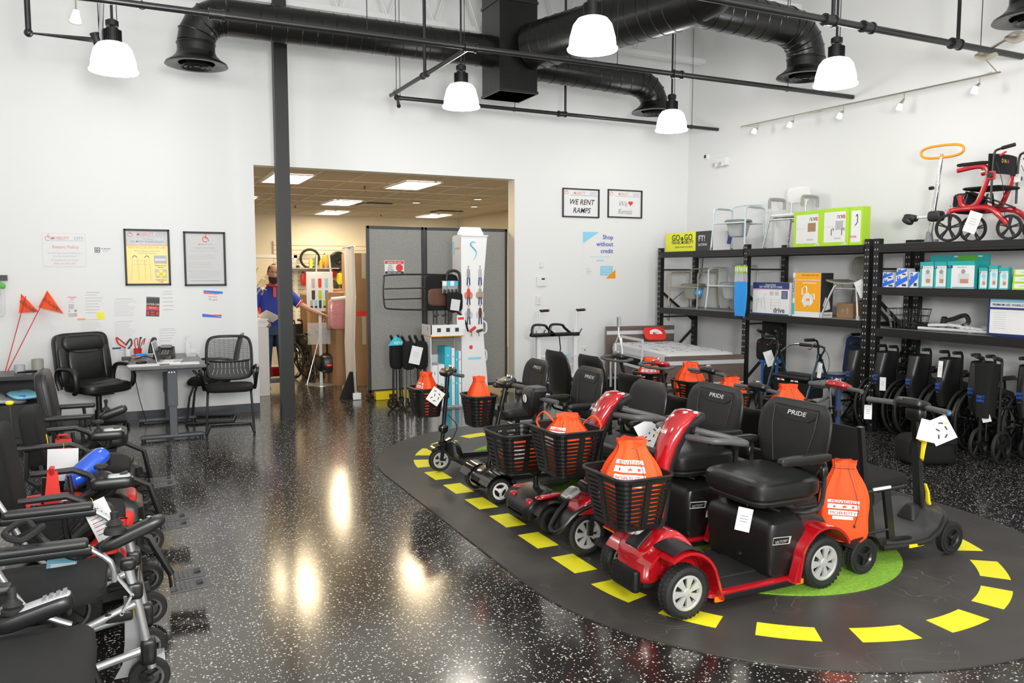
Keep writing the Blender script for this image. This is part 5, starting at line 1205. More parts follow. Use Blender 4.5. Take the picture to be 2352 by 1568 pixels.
def wheelchair(label, loc, rz):
    t = thing('folded_wheelchair', label, 'wheelchair', loc, rz, 'folded black wheelchairs under the rack')
    for s in (-1, 1):
        bigwheel(t, s*.12)
        c = (.42, s*.07, .10); q = MB('rubber'); q.lathe([(.085, -.012), (.10, -.008), (.10, .008), (.085, .012)], c, 'y', n=24, closed=True); q.mat('plastic'); q.lathe([(.001, -.01), (.02, -.012), (.08, -.006), (.088, -.006), (.088, .006), (.08, .006), (.02, .012), (.001, .01)], c, 'y', n=20); q.build('caster', t)
        q = MB('metal_black'); y = s*.07
        q.tube([(-.02, y, .30), (-.02, y, .90), (-.03, y, .925), (-.12, y, .935)], .0125, n=8); q.tube([(-.02, y, .70), (.30, y, .70), (.38, y, .66), (.40, y, .48), (.42, y, .14)], .0125, n=8, smooth=3); q.cyl((-.02, y, .48), (.40, y, .48), .012); q.cyl((-.02, y, .22), (.42, y, .22), .012); q.tube([(.40, y, .48), (.50, y, .3), (.50, y, .12)], .011, n=8); q.bar((.46, y, .12), (.50, y+s*.02, .30), .05, .01); q.build('side_frame', t)
        q = MB('rubber'); q.cyl((-.04, y, .932), (-.15, y, .937), .017, n=12); q.build('grip', t)
        q = MB('vinyl'); q.sq((.16, s*.085, .72), (.26, .04, .035), .5, .5, n=14, m=6); q.build('arm_pad', t)
    q = MB('vinyl'); rings = []
    for k in range(9):
        u = k/8; z = .88-.46*u; L = .15+.06*math.sin(u*PI*.6)-.10*max(0, u-.6)
        y0 = .075*(1-.35*u); rings.append([V(-.02, y0, z), V(-.05-L*.5, y0*1.05, z), V(-.05-L, y0*.6, z-.01), V(-.05-L, -y0*.6, z-.01), V(-.05-L*.5, -y0*1.05, z), V(-.02, -y0, z), V(-.0, -y0*.5, z), V(0, y0*.5, z)])
    rings = [[sum((Vector(r[(j+d) % 8]) for d in (0,)), V(0, 0, 0)) for j in range(8)] for r in rings]
    fine = []
    for r in rings: fine.append(catmull(r, 3, True))
    q.loft(fine); q.mat('blue_print'); 
    for s_, z, sz in (('DIRECT', .62, .040), ('SUPPLY', .585, .040), ('wheelchair', .55, .018)): q.text(s_, (-.05-.212, 0, z), sz*.8, faceX(-1), sx=.55, th=.004)
    q.build('back_sling', t)
    q = MB('vinyl'); q.loft([[V(.02+.36*k/5, s*.055*(1 if i < 2 else .4), z) for i, (s, z) in enumerate(((1, .50), (-1, .50), (-1, .66-.02*k), (1, .66-.02*k)))] for k in range(6)]); q.build('seat_sling', t)
    q = MB('metal_black')
    for s in (-1, 1): q.bar((.05, s*.07, .22), (.2, -s*.04, .46), .02, .02); q.bar((.25, s*.07, .22), (.3, -s*.04, .46), .02, .02)
    q.build('cross_brace', t)
    return t
lbs = ['leftmost folded black wheelchair, beside the blue seat', 'second folded black wheelchair from the left, white tag low on its wheel', 'third folded black wheelchair from the left', 'fourth folded wheelchair with a white strip on its sling',
       'fifth folded wheelchair, blue lettering high on its sling', 'sixth folded black wheelchair, next to the narrow transport chair']
w0 = wheelchair(lbs[0], (7.32, 6.28, 0), .05)
for i, (x, y, rz) in enumerate(((7.36, 5.95, .02), (7.38, 5.58, .05), (7.36, 5.22, 0), (7.34, 4.88, .04), (7.45, 4.50, .08))): dup(w0, (x, y, 0), rz, lbs[i+1])
t = thing('transport_chair', 'folded black transport chair with small wheels at the right edge', 'wheelchair', (7.02, 4.62, 0), .1)
for s in (-1, 1):
    for x in (0, .42): spoked(t, (x, s*.10, .10 if x else .15), .10 if x else .15, .03, 5)
    q = MB('metal_black'); q.tube([(-.02, s*.08, .18), (-.02, s*.08, .93), (-.13, s*.08, .96)], .0125, n=8); q.cyl((-.02, s*.08, .5), (.40, s*.08, .48), .012); q.cyl((.40, s*.08, .48), (.42, s*.08, .12), .012); q.cyl((.02, s*.05, .18), (.02, s*.05, .5), .008); q.build('side_frame', t)
    q = MB('rubber'); q.cyl((-.04, s*.08, .94), (-.15, s*.08, .965), .018, n=12); q.build('grip', t)
q = MB('cloth_black'); q.loft([rring((-.10, 0, z), .16, .17-.06*u, .03, 4) for u, z in ((0, .90), (.3, .75), (.7, .55), (1, .42))]); q.mat('blue_print'); q.text('DIRECT', (-.182, 0, .60), .034, faceX(-1), sx=.6, th=.012); q.text('SUPPLY', (-.182, 0, .565), .034, faceX(-1), sx=.6, th=.012); q.build('back_sling', t)
for i, (p, k) in enumerate((((7.12, 5.87, .62), 'white tag low on the second folded wheelchair'), ((7.1, 5.2, .86), 'narrow white strip hanging beside the fourth folded wheelchair'), ((6.86, 4.6, .53), 'white tag hanging from the transport chair at the right edge'), ((6.86, 4.6, .74), 'folded white label across the transport chair sling'))):
    hang_tag(p, (.06, .04, .07, .10)[i], (.14, .16, .15, .04)[i], -1.1, k, .0, .02, kind='card', roll=(0, .05, -.3, 0)[i])
# ---------------------------------------------------------------- rollators on the floor
def rollator(name, label, loc, rz, tube, w=.50, seat=True, blue=False):
    t = thing(name, label, 'rollator', loc, rz)
    for s in (-1, 1):
        y = s*w/2
        for x in (-.24, .30): spoked(t, (x, y, .095), .095, .028, 5)
        q = MB(tube); q.tube([(-.22, y, .18), (-.0, y, .78)], .014, n=8); q.tube([(.28, y, .20), (.05, y, .74)], .014, n=8); q.cyl((-.14, y, .42), (.20, y, .42), .012); q.build('side_frame', t)
        q = MB('metal_black'); q.bar((-.24, y, .095), (-.22, y, .2), .022, .03); q.bar((.30, y, .095), (.285, y, .22), .022, .03); q.sq((.01, y, .76), (.06, .04, .09), .6, .6); q.build('fork', t)
        q = MB('metal_black'); q.tube([(0, y, .76), (-.02, y, .92), (-.06, y, .96), (-.20, y, .965)], .011, n=8, smooth=3); q.mat('rubber'); q.cyl((-.08, y, .965), (-.22, y, .968), .018, n=12); q.mat('metal_black'); q.tube([(-.06, y, .93), (-.14, y, .86), (-.17, y, .87)], .006, n=6); q.mat('red_plastic'); q.sq((-.17, y, .87), (.02, .015, .015), 1, 1, n=8, m=5); q.mat('rubber'); q.tube([(-.02, y, .92), (.10, y+s*.04, .8), (.12, y+s*.03, .6), (-.1, y, .4), (-.2, y, .2)], .003, n=5, smooth=4); q.build('handle', t)
    q = MB(tube); q.tube([(.02, -w/2, .76), (.16, -w/2+.06, .86), (.20, 0, .87), (.16, w/2-.06, .86), (.02, w/2, .76)], .011, n=8, smooth=3); q.mat('rubber'); q.cyl((.195, -.14, .868), (.195, .14, .868), .019, n=12); q.build('back_bar', t)
    q = MB('vinyl'); q.sq((.02, 0, .52), (.33, w-.04, .06), .5, .3, n=24, m=8); q.build('seat', t)
    q = MB('cloth_black'); q.box((.02, 0, .38), (.26, w-.08, .18), bev=.02); q.mat('paper'); [q.b2(-.152, -.145, s*.10-.05, s*.10+.05, .475, .492) for s in (-1, 1)]; q.mat('red_ink'); [q.b2(-.1535, -.1515, s*.10-.015, s*.10+.015, .475, .492) for s in (-1, 1)]; q.build('storage_bag', t)
    return t
rollator('rollator', 'dark green rollator with black seat and red-tipped brakes under the rack', (6.95, 6.90, 0), .05, 'teal_paint', .60)
t = thing('rollator', 'folded blue rollator leaning beside the rack upright', 'rollator', (7.35, 7.75, 0), .5)
for s in (-1, 1):
    for x in (-.16, .22): spoked(t, (x, s*.09, .10), .10, .028, 5)
    q = MB('blue_paint'); q.tube([(-.02+.01*s, s*.09, .16), (-.03, s*.09, .62)], .018, n=10); q.tube([(.2, s*.09, .14), (.0, s*.09, .30)], .014, n=8); q.tube([(-.16, s*.09, .14), (-.02, s*.09, .26)], .014, n=8); q.build('side_frame', t)
    q = MB('chrome'); q.cyl((-.03, s*.09, .6), (-.03, s*.09, .86), .013); q.build('height_tube', t)
    q = MB('rubber'); q.sq((-.03, s*.09, .93), (.06, .04, .12), .6, .6); q.tube([(-.03, s*.09, .95), (-.18, s*.11, .99)], .019, n=10); q.tube([(-.05, s*.09, .9), (-.16, s*.1, .84)], .007, n=6); q.mat('red_plastic'); q.sq((-.16, s*.1, .84), (.02, .015, .015), 1, 1, n=8, m=5); q.build('handle', t)
q = MB('blue_paint'); q.box((-.03, 0, .60), (.05, .26, .06), bev=.01); q.build('crossbar', t)
q = MB('cloth_black'); q.sq((-.02, .05, .74), (.10, .24, .28), .4, .4); q.sq((.02, 0, .40), (.16, .15, .34), .5, .5); q.mat('cloth_black'); q.loft([[V(.10+dx, -.10+.05*k, z) for dx, z in ((0, .86+.02*k), (0, 1.08+.03*k), (.01, 1.08+.03*k), (.01, .86+.02*k))] for k in range(6)]); q.build('storage_bag', t)
hang_tag((7.15, 7.60, .74), .11, .19, -1.0, 'white tag on the folded blue rollator', .0, .03, kind='card', roll=-.35)
hang_tag((7.05, 7.22, .42), .10, .15, -1.0, 'white tag hanging low between the two rollators', .0, .03, kind='card', roll=.3)
hang_tag((7.0, 6.60, .70), .045, .17, -1.2, 'lime tag hanging from the dark green rollator', .0, .02, kind='card', roll=.1)
q = bpy.data.objects['hang_tag.%03d' % 0] if 'hang_tag.000' in bpy.data.objects else None
# blue seated wheelchair between
t = thing('wheelchair', 'open wheelchair with dark blue seat and back, partly behind the rack upright', 'wheelchair', (7.30, 6.44, 0), PI/2+.1)
t.location = (7.42, 6.72, 0); t.rotation_euler = (0, 0, PI-.3)
q = MB('blue_fabric'); q.sq((-.20, 0, .74), (.05, .42, .46), .3, .25, rot=(0, -.12, 0), n=28, m=10); q.mat('navy'); [q.tube([(-.165-.01*k, -.18, .60+.12*k), (-.162-.01*k, 0, .57+.12*k), (-.165-.01*k, .18, .60+.12*k)], .003, n=4, smooth=3) for k in range(3)]; q.build('backrest', t)
q = MB('blue_fabric'); q.sq((.03, 0, .52), (.42, .44, .05), .35, .25, n=28, m=6); q.build('seat', t)
q = MB('grey_mid')
for s in (-1, 1): q.tube([(.20, s*.22, .12), (.20, s*.22, .50), (-.18, s*.22, .50), (-.22, s*.22, .92), (-.26, s*.22, .97), (-.36, s*.22, .98)], .012, n=8, smooth=3); q.bar((.18, s*.2, .15), (-.15, -s*.2, .48), .02, .02); q.build('side_frame', t); q = MB('grey_mid')

for s in (-1, 1): q = MB('rubber'); q.cyl((-.27, s*.22, .978), (-.38, s*.22, .98), .018); q.build('grip', t)
for s in (-1, 1): spoked(t, (.20, s*.22, .10), .10, .03, 5); spoked(t, (-.2, s*.24, .15), .15, .03, 6, rimm='grey_mid')
q = MB('clear'); q.sq((.05, .0, .555), (.30, .36, .02), .8, .8, n=14, m=4, rot=(.02, .03, .2)); q.build('plastic_cover', t)
# ribbed transparent crate behind the rollator
t = thing('storage_crate', 'ribbed clear plastic bin behind the dark green rollator', 'bin', (7.62, 7.18, 0))
q = MB('paper_grey'); q.b2(0, .24, -.3, .3, 0, .40, .01); q.mat('white'); [q.cyl((-.004, -.27+.06*k, .02), (-.004, -.27+.06*k, .39), .008, n=6) for k in range(10)]; q.build('bin', t)
# duffel bag on the floor behind the yellow levers
t = thing('duffel_bag', 'black cloth duffel bag on the speckled floor behind the safety tag', 'bag', (5.62, 4.25, 0), -.45)
t.location = atz(2125, 1062, 0); t.location.z = 0
q = MB('cloth_black'); q.sq((0, 0, .135), (.50, .26, .27), .45, .45, n=28, m=12); q.tube([(-.2, -.13, .1), (-.2, -.135, .2), (.2, -.135, .2), (.2, -.13, .1)], .01, n=6, flat=.4); q.build('body', t)
q = MB('cloth_black'); q.tube([(-.12, -.05, .25), (-.08, -.06, .34), (.08, -.06, .34), (.12, -.05, .25)], .012, n=6, smooth=3); q.build('handle', t)
# ---------------------------------------------------------------- bed
t = thing('adjustable_bed', 'adjustable bed with grey wood boards and bare white mattress in the corner', 'bed', (6.72, 9.02, 0), -.17)
bw = .98
q = MB('wood_grey'); q.b2(-bw/2-.06, bw/2+.06, .92, .96, .18, .92, .006); q.mat('alu_white'); q.b2(-bw/2-.055, bw/2+.055, .913, .92, .80, .855); q.build('headboard', t)
q = MB('wood_grey'); q.b2(-bw/2-.06, bw/2+.06, -1.0, -.96, .18, .67, .006); q.mat('alu_white'); q.b2(-bw/2-.055, bw/2+.055, -1.007, -1.0, .56, .61); q.b2(-bw/2-.055, bw/2+.055, -1.004, -1.0, .31, .33); q.build('footboard', t)
for s in (-1, 1): q = MB('wood_grey'); q.b2(s*bw/2-.012, s*bw/2+.012, -.95, .91, .24, .44, .004); q.build('side_rail', t)
q = MB('mattress'); q.sq((0, 0, .60), (bw, 1.84, .20), .25, .12, n=40, m=8)
rs = random.Random(5); q.mat('ink')
for k in range(70):
    x, y, a = (rs.random()-.5)*(bw-.14), (rs.random()-.5)*1.6, rs.random()*3; L = .03+.05*rs.random()
    z_ = .7008; q.tube([(x, y, z_-.0), (x+L*math.cos(a)*.6, y+L*math.sin(a)*.5, z_), (x+L*math.cos(a+.6), y+L*math.sin(a+.6), z_)], .0016, n=3)
q.build('mattress', t)
q = MB('cloth_black'); q.sq((0, 0, .51), (bw+.004, 1.845, .13), .2, .12, n=40, m=6); q.build('mattress_border', t)
q = MB('alu_white'); [q.cyl((s*.5, y, .04), (s*.5, y, .42), .02) for s in (-1, 1) for y in (-.85, .85)]; q.b2(-.5, .5, -.88, -.84, .10, .14); q.b2(-.5, .5, -.88, -.84, .2, .22); q.build('bed_frame', t)
for s, x in ((-1, -bw/2-.07),):
    q = MB('alu_white')
    for y in (-.35, .35): q.tube([(x, y*.8, .3), (x, y, .82)], .013, n=8)
    for z in (.45, .62, .82): q.bar((x, -.35-.03*(z-.6), z), (x, .35, z), .012, .035)
    q.build('guard_rail', t)
q = MB('bag_red'); q.sq((0, 0, 0), (.34, .04, .22), .5, .3, rot=(-.35, 0, 0), n=24, m=8); q.mat('paper'); q.prism([(.10*math.cos(a)*(1+.1*math.cos(3*a)), .065*math.sin(a)) for a in [2*PI*k/20 for k in range(20)]], -.024, -.0225); q.mat('red_ink'); q.text('MC', (0, -.026, -.02), .06, FRONT)
tag(q.build('red_pouch', loc=(6.98, 9.72, .815), rot=(-.30, 0, -.17)), 'red pouch with white emblem propped on the mattress against the headboard', 'pouch')
t = thing('bed_assist_rail', 'tall pale metal assist handle standing at the left side of the bed', 'bed rail', (6.02, 9.0, 0), -.17)
t.location = (5.98, 9.15, 0)
q = MB('alu_white'); q.tube([(0, .1, .05), (0, .1, .75), (0, 0, .85), (0, 0, 1.0)], .014, n=8); q.tube([(.0, -.2, .2), (.03, -.05, .7), (.0, 0, .9)], .012, n=8); q.bar((0, .1, .1), (0, -.35, .08), .03, .02); q.mat('grey_light'); q.box((0, 0, 1.05), (.04, .07, .14), bev=.012); q.mat('grey_mid'); q.box((-.001, -.0, 1.06), (.042, .045, .10), bev=.004); q.build('frame', t)
# ---------------------------------------------------------------- patient lift / transfer chair by the opening
t = thing('patient_lift', 'white wheeled transfer lift with black folding seat pads and red-tipped grips', 'patient lift', (5.22, 9.50, 0), 0)
q = MB('white_gloss')
for s in (-1, 1):
    q.box((s*.28, 0, .55), (.06, .06, .78), bev=.008); q.cyl((s*.28+.02, 0, .9), (s*.28+.02, 0, 1.20), .013)
    q.bar((s*.28, -.3, .10), (s*.28, .35, .10), .05, .05)
q.bar((-.30, .0, .32), (.30, .0, .32), .05, .05); q.bar((-.30, .0, .60), (.30, .0, .58), .03, .03); q.bar((-.30, .02, .5), (.30, .02, .46), .02, .02); q.build('frame', t)
for s in (-1, 1):
    q = MB('rubber'); q.cyl((s*.28+.02, .0, 1.20), (s*.28+.14, -.02, 1.205), .018); q.mat('glow_red'); q.sq((s*.28+.145, -.02, 1.205), (.03, .034, .034), 1, 1, n=10, m=6); q.build('push_grip', t)  # red grip tip glows by emission though it is no lamp
    q = MB('plastic'); cx = -.28+.13*(s+1); q.tube([(cx-.12, -.05, .90), (cx-.11, -.05, .98), (cx-.07, -.05, 1.02), (cx+.07, -.05, 1.01), (cx+.11, -.05, .97), (cx+.20, -.05, .90)], .028, n=10, smooth=4, flat=.6); q.box((cx+.04, -.05, .885), (.36, .09, .05), bev=.015); q.build('seat_pad', t)
    q = MB('plastic'); q.box((s*.28, -.03, .88), (.10, .05, .05), bev=.01); q.tube([(s*.28+.05, -.03, .88), (s*.28+.09, -.03, .95)], .008, n=6); q.build('latch', t)
q = MB('plastic'); q.tube([(.0, -.06, .9), (.02, -.07, .7), (.0, -.06, .5), (.02, -.06, .36)], .016, n=6, flat=.3); q.build('strap', t)
q = MB('clear'); q.sq((.05, -.12, .60), (.36, .22, .02), .6, .6); q.mat('sky'); q.b2(-.05, .15, -.2, -.05, .611, .613); q.build('tray', t)
for s in (-1, 1):
    for y in (-.3, .35): spoked(t, (s*.28, y, .045), .045, .025, 3, name='caster')
# ================================================================ WALL PAPERS AND SIGNS
def sheet(label, px, paint, name='wall_notice', cat='notice', frame=None, group=None, off=.004, roll=0, wall=YB, base='paper', clearcover=False):
    a = atY(px[0], px[1], wall); b = atY(px[2], px[3], wall); w, h = b.x-a.x, a.z-b.z
    t = thing(name, label, cat, ((a.x+b.x)/2, wall-.0005, (a.z+b.z)/2), group=group, rot=(0, roll, 0))
    q = MB(base); q.b2(-w/2, w/2, -off, 0, -h/2, h/2)
    lay = [off]
    def R(u0, u1, v0, v1, m):   # v from the top
        lay[0] += .00004; q.mat(m); q.b2(-w/2+u0*w, -w/2+u1*w, -lay[0]-.0003, -off+.0001, h/2-v1*h, h/2-v0*h)
    def T(s, u, v, size, m, **k): q.mat(m); q.text(s, (-w/2+u*w, -off-.0025, h/2-v*h), size*h, FRONT, th=.0002, **k)
    paint(q, R, T, w, h); q.build('sheet', t)
    if frame:
        f = MB('plastic_matte'); fw = frame
        for s in (-1, 1): f.box((s*(w/2-fw/2), -.014, 0), (fw, .026, h), bev=.004); f.box((0, -.014, s*(h/2-fw/2)), (w, .026, fw), bev=.004)
        f.build('frame', t); g = MB('clear'); g.b2(-w/2+fw, w/2-fw, -.012, -.011, -h/2+fw, h/2-fw); 
    return t
def lines(R, u0, u1, v0, v1, n, m='ink_light', th=.35, seed=1):
    rs = random.Random(seed); d = (v1-v0)/n
    for k in range(n): R(u0, u0+(u1-u0)*(.6+.4*rs.random()), v0+d*k, v0+d*k+d*th, m)
def wheelmark(q, w, h, u, v, s, m='pink_ink', y=-.0068):
    q.mat(m); c = V(-w/2+u*w, y, h/2-v*h)
    q.tube([c+V(s*.5*math.cos(a), 0, s*.5*math.sin(a)) for a in [2*PI*k/18+.6 for k in range(15)]], s*.06, n=4); q.tube([c+V(s*.1, 0, s*.8), c+V(0, 0, s*.2), c+V(s*.4, 0, s*.2), c+V(s*.7, 0, -s*.3)], s*.07, n=4); q.sq(c+V(s*.2, 0, s*1.05), (s*.22, .001, s*.22), 1, 1, n=10, m=4)
def f(q, R, T, w, h):
    R(.02, .98, .02, .98, 'paper_grey'); R(.03, .97, .03, .97, 'paper'); T('MOBILITY', .41, .2, .115, 'pink_ink', shear=.25, sx=.9); T('CITY', .82, .2, .115, 'faded_blue', shear=.25); R(.2, .94, .23, .245, 'ink_light'); T('Return Policy', .53, .46, .125, 'pink_ink')
    T('We Do Not Issue Refunds on', .5, .62, .072, 'ink_light', bold=False); T('Any Purchased Items', .5, .71, .072, 'ink_light', bold=False); T('All Equipment and Retail', .5, .82, .072, 'ink_light', bold=False); T('Items are Final Sale', .5, .92, .072, 'pink_ink', bold=False); wheelmark(q, w, h, .15, .17, .05)
sheet('faded pale return policy sign at the far left of the back wall', (93, 533, 201, 613), f)
def f(q, R, T, w, h): R(.05, .34, .12, .88, 'ink'); R(.09, .30, .2, .8, 'paper'); q.mat('ink'); q.sq((-w/2+.195*w, -.006, 0), (w*.16, .001, h*.5), 1, 1, n=14, m=4); q.mat('paper'); q.sq((-w/2+.195*w, -.0068, h*.02), (w*.10, .001, h*.2), 1, 1, n=12, m=4); T('NO SMOKING', .66, .38, .2, 'ink'); T('This is a smoke', .66, .58, .14, 'ink_grey', bold=False); T('free building', .66, .74, .14, 'ink_grey', bold=False)
sheet('small no smoking sticker right of the faded sign', (215, 566, 257, 582), f, name='sticker', cat='sticker', off=.001)
def f(q, R, T, w, h):
    R(.04, .96, .04, .96, 'paper_grey'); R(.04, .96, .30, .96, 'poster_yellow'); R(.04, .96, .275, .29, 'orange'); T('MOBILITY', .46, .115, .075, 'pink_ink', shear=.2, sx=.85); T('CITY', .80, .115, .075, 'faded_blue', shear=.2); R(.27, .9, .13, .14, 'ink_light'); wheelmark(q, w, h, .14, .10, .045)
    T('The Home of', .53, .185, .035, 'faded_blue', bold=False); T('NO MORE TENNIS BALLS!', .5, .235, .047, 'faded_blue'); T('FREE WALKER SKIS FOR LIFE!', .5, .345, .058, 'orange', sx=.82); T('Must bring your walker in to', .5, .395, .036, 'ink_grey', bold=False); T('receive your free pair', .5, .435, .036, 'ink_grey', bold=False)
    R(.64, .92, .465, .61, 'grey_light'); R(.66, .90, .52, .56, 'paper'); T('Replace worn skis', .78, .65, .028, 'ink', sx=.9); T('with skis', .78, .685, .028, 'ink'); R(.65, .92, .71, .87, 'paper_grey'); q.mat('acid'); q.sq((-w/2+.785*w, -.0066, h/2-.79*h), (w*.22, .001, h*.14), 1, 1, n=18, m=4)
    q.mat('red_ink'); [q.bar((-w/2+(.785-s*.09)*w, -.0085, h/2-.72*h), (-w/2+(.785+s*.09)*w, -.0085, h/2-.86*h), .02, .001) for s in (-1, 1)]
    T('Tennis balls are', .78, .91, .03, 'ink', sx=.9); T('unsafe', .78, .945, .03, 'ink')
    q.mat('grey_mid')
    for u in (.17, .28, .43, .54): q.bar((-w/2+u*w, -.007, h/2-.50*h), (-w/2+(u+(-.03 if u in (.17,) else .02))*w, -.007, h/2-.90*h), .008, .001)
    for u in (.22, .485): q.tube([V(-w/2+(u-.05)*w, -.007, h/2-.50*h), V(-w/2+u*w, -.007, h/2-.47*h), V(-w/2+(u+.05)*w, -.007, h/2-.50*h)], .004, n=4, smooth=3)
    q.bar((-w/2+.20*w, -.007, h/2-.56*h), (-w/2+.50*w, -.007, h/2-.56*h), .008, .001); q.bar((-w/2+.20*w, -.007, h/2-.62*h), (-w/2+.50*w, -.007, h/2-.62*h), .006, .001)
sheet('framed yellow poster about walker skis with a red crossed tennis ball', (283, 525, 393, 655), f, 'framed_poster', 'framed poster', .022)
def f(q, R, T, w, h):
    R(.04, .96, .03, .97, 'paper_grey'); wheelmark(q, w, h, .52, .14, .06, 'bag_orange'); T('MOBILITY', .45, .245, .036, 'pink_ink', shear=.2); T('CITY', .64, .245, .036, 'faded_blue', shear=.2); T('HOME MOBILITY EQUIPMENT STANDARDS', .5, .305, .020, 'ink_grey', bold=False, sx=.9)
    lines(R, .15, .82, .33, .39, 3, seed=2); lines(R, .10, .92, .42, .53, 6, seed=3); lines(R, .10, .9, .56, .68, 6, seed=4); lines(R, .10, .9, .71, .87, 8, seed=5); R(.15, .85, .90, .908, 'ink_grey')
sheet('framed white text notice right of the yellow poster', (420, 531, 520, 656), f, 'framed_poster', 'framed poster', .022)
def f(q, R, T, w, h):
    R(.05, .95, .05, .95, 'paper'); T('MOBILITY', .46, .20, .13, 'pink_ink', shear=.2, sx=.82); T('CITY', .83, .20, .13, 'faded_blue', shear=.2); R(.22, .95, .225, .245, 'faded_blue'); wheelmark(q, w, h, .11, .15, .05); T('WE RENT', .52, .55, .26, 'ink', shear=.25, sx=.9); T('RAMPS', .52, .84, .26, 'ink', shear=.25, sx=.9)
sheet('framed sign reading WE RENT RAMPS', (1291, 431, 1375, 501), f, 'framed_sign', 'framed sign', .018)
def f(q, R, T, w, h):
    R(.05, .95, .05, .95, 'paper'); T('MOBILITY', .46, .20, .13, 'pink_ink', shear=.2, sx=.78); T('CITY', .83, .20, .12, 'faded_blue', shear=.2); R(.22, .95, .225, .24, 'faded_blue'); wheelmark(q, w, h, .11, .15, .05); T('We', .43, .58, .26, 'ink_grey', shear=.4, bold=False); T('Rentals', .5, .86, .26, 'ink_grey', shear=.4, bold=False, sx=.8)
    q.mat('red_ink'); c = (-w/2+.67*w, h/2-.47*h); q.prism([(c[0]+.0042*16*math.sin(a)**3*.62, c[1]+.0026*(13*math.cos(a)-5*math.cos(2*a)-2*math.cos(3*a)-math.cos(4*a))) for a in [2*PI*k/32 for k in range(32)]], -.0072, -.0062)
sheet('framed sign with a red heart, right of the ramp sign', (1395, 434, 1473, 502), f, 'framed_sign', 'framed sign', .018)
def f(q, R, T, w, h):
    q.mat('sky'); q.prism([(-w/2, h/2), (-w*.02, h/2), (-w/2, h/2-.25*h)], -.0055, -.004); q.mat('orange'); q.prism([(w/2, -h/2), (w/2, -h/2+.19*h), (w*.2, -h/2)], -.0055, -.004)
    T('Shop', .92, .15, .135, 'blue_ink', align='RIGHT'); T('without', .92, .30, .135, 'blue_ink', align='RIGHT'); T('credit', .92, .45, .135, 'blue_ink', align='RIGHT'); T('Get approved for up to $5,000', .5, .54, .038, 'sky', bold=False); T('acima', .52, .63, .08, 'sky'); R(.53, .92, .73, .94, 'sky'); T('Text CITY to', .72, .79, .05, 'paper'); T('to 62662 to', .72, .85, .05, 'paper'); T('apply now', .72, .91, .05, 'paper'); T('Google', .18, .86, .04, 'ink_grey', bold=False); lines(R, .1, .25, .78, .82, 2, 'ink_light'); lines(R, .1, .25, .88, .92, 2, 'ink_light')
sheet('white poster reading Shop without credit in dark blue', (1339, 532, 1413, 639), f, 'poster', 'poster', off=.002)
def f(q, R, T, w, h):
    q.mat('blue_print'); q.prism([(-w/2, h/2), (w/2, h/2), (w/2, h/2-.08*h), (w*.1, h/2-.10*h), (-w/2, h/2-.05*h)], -.0045, -.003); q.mat('red_ink'); q.prism([(-w/2, h/2-.06*h), (w*.05, h/2-.11*h), (w/2, h/2-.09*h), (w*.1, h/2-.13*h), (-w/2, h/2-.12*h)], -.0042, -.003)
    q.mat('blue_print'); q.prism([(-w/2, -h/2), (w/2, -h/2), (w/2, -h/2+.04*h), (0, -h/2+.08*h), (-w/2, -h/2+.12*h)], -.0045, -.003); q.mat('red_ink'); q.prism([(-w/2, -h/2+.12*h), (0, -h/2+.10*h), (w/2, -h/2+.12*h), (w/2, -h/2+.06*h), (0, -h/2+.08*h)], -.0042, -.003)
    T('Rate Us On', .5, .24, .065, 'red_ink')
    for i, (c, m) in enumerate(zip('Google', ('blue_print', 'red_ink', 'poster_yellow', 'blue_print', 'green', 'red_ink'))): T(c, .33+.075*i, .35, .10, m, bold=False)
sheet('tilted white card with red and blue waves reading Rate Us On', (465, 668, 511, 728), f, off=.002, roll=.08)
def f(q, R, T, w, h): R(0, 1, .0, .10, 'grey_plastic'); R(0, 1, .10, .5, 'ink'); R(0, 1, .48, .68, 'red_ink'); R(0, 1, .68, 1, 'ink'); T('OUTSIDE CARE', .5, .42, .13, 'paper', sx=.7); T('FREE WITH', .5, .58, .07, 'paper'); R(.08, .22, .74, .94, 'red_ink'); R(.35, .65, .74, .82, 'red_ink'); R(.35, .65, .88, .95, 'red_ink'); R(.78, .92, .74, .94, 'red_ink')
sheet('small black and red flyer on the wall above the desk', (335, 682, 367, 726), f, 'flyer', 'flyer', off=.002, roll=.06)
def f(q, R, T, w, h): R(0, 1, 0, .03, 'red_ink'); T('RULE', .5, .12, .07, 'red_ink'); lines(R, .1, .9, .2, .3, 2, seed=3); lines(R, .08, .9, .38, .62, 4, 'ink_grey', .5, 4); R(.7, .95, .64, .76, 'ink_grey'); R(.05, .2, .64, .76, 'ink_light'); R(0, .75, .82, 1, 'ink_light'); R(.7, .95, .82, .98, 'pink_ink')
sheet('narrow printed card beside the orange flags', (155, 682, 178, 727), f, off=.002)
for px, lb, sd, n in (((191, 667, 241, 728), 'crinkled plastic covered notice above the leather chair', 1, 7), ((256, 683, 319, 731), 'plastic covered table sheet right of the yellow sticky note', 2, 11), ((180, 731, 246, 778), 'pale chart sheet below the yellow sticky note', 3, 12), ((258, 735, 318, 776), 'faint grid sheet directly above the gap between the chair and the desk', 4, 12),
                      ((371, 665, 402, 723), 'faint narrow page right of the black and red flyer', 5, 5), ((362, 752, 412, 790), 'faint page behind the phone', 6, 5), ((228, 783, 252, 832), 'page partly hidden behind the leather chair', 7, 9), ((269, 800, 300, 860), 'ruled page behind the desk edge', 8, 10)):
    def f(q, R, T, w, h): R(.15, .8, .06, .09, 'ink_light'); lines(R, .08, .95, .16, .92, n, 'ink_light', .22, sd)
    sheet(lb, px, f, off=.0015, base='paper', group='printed pages taped to the wall')
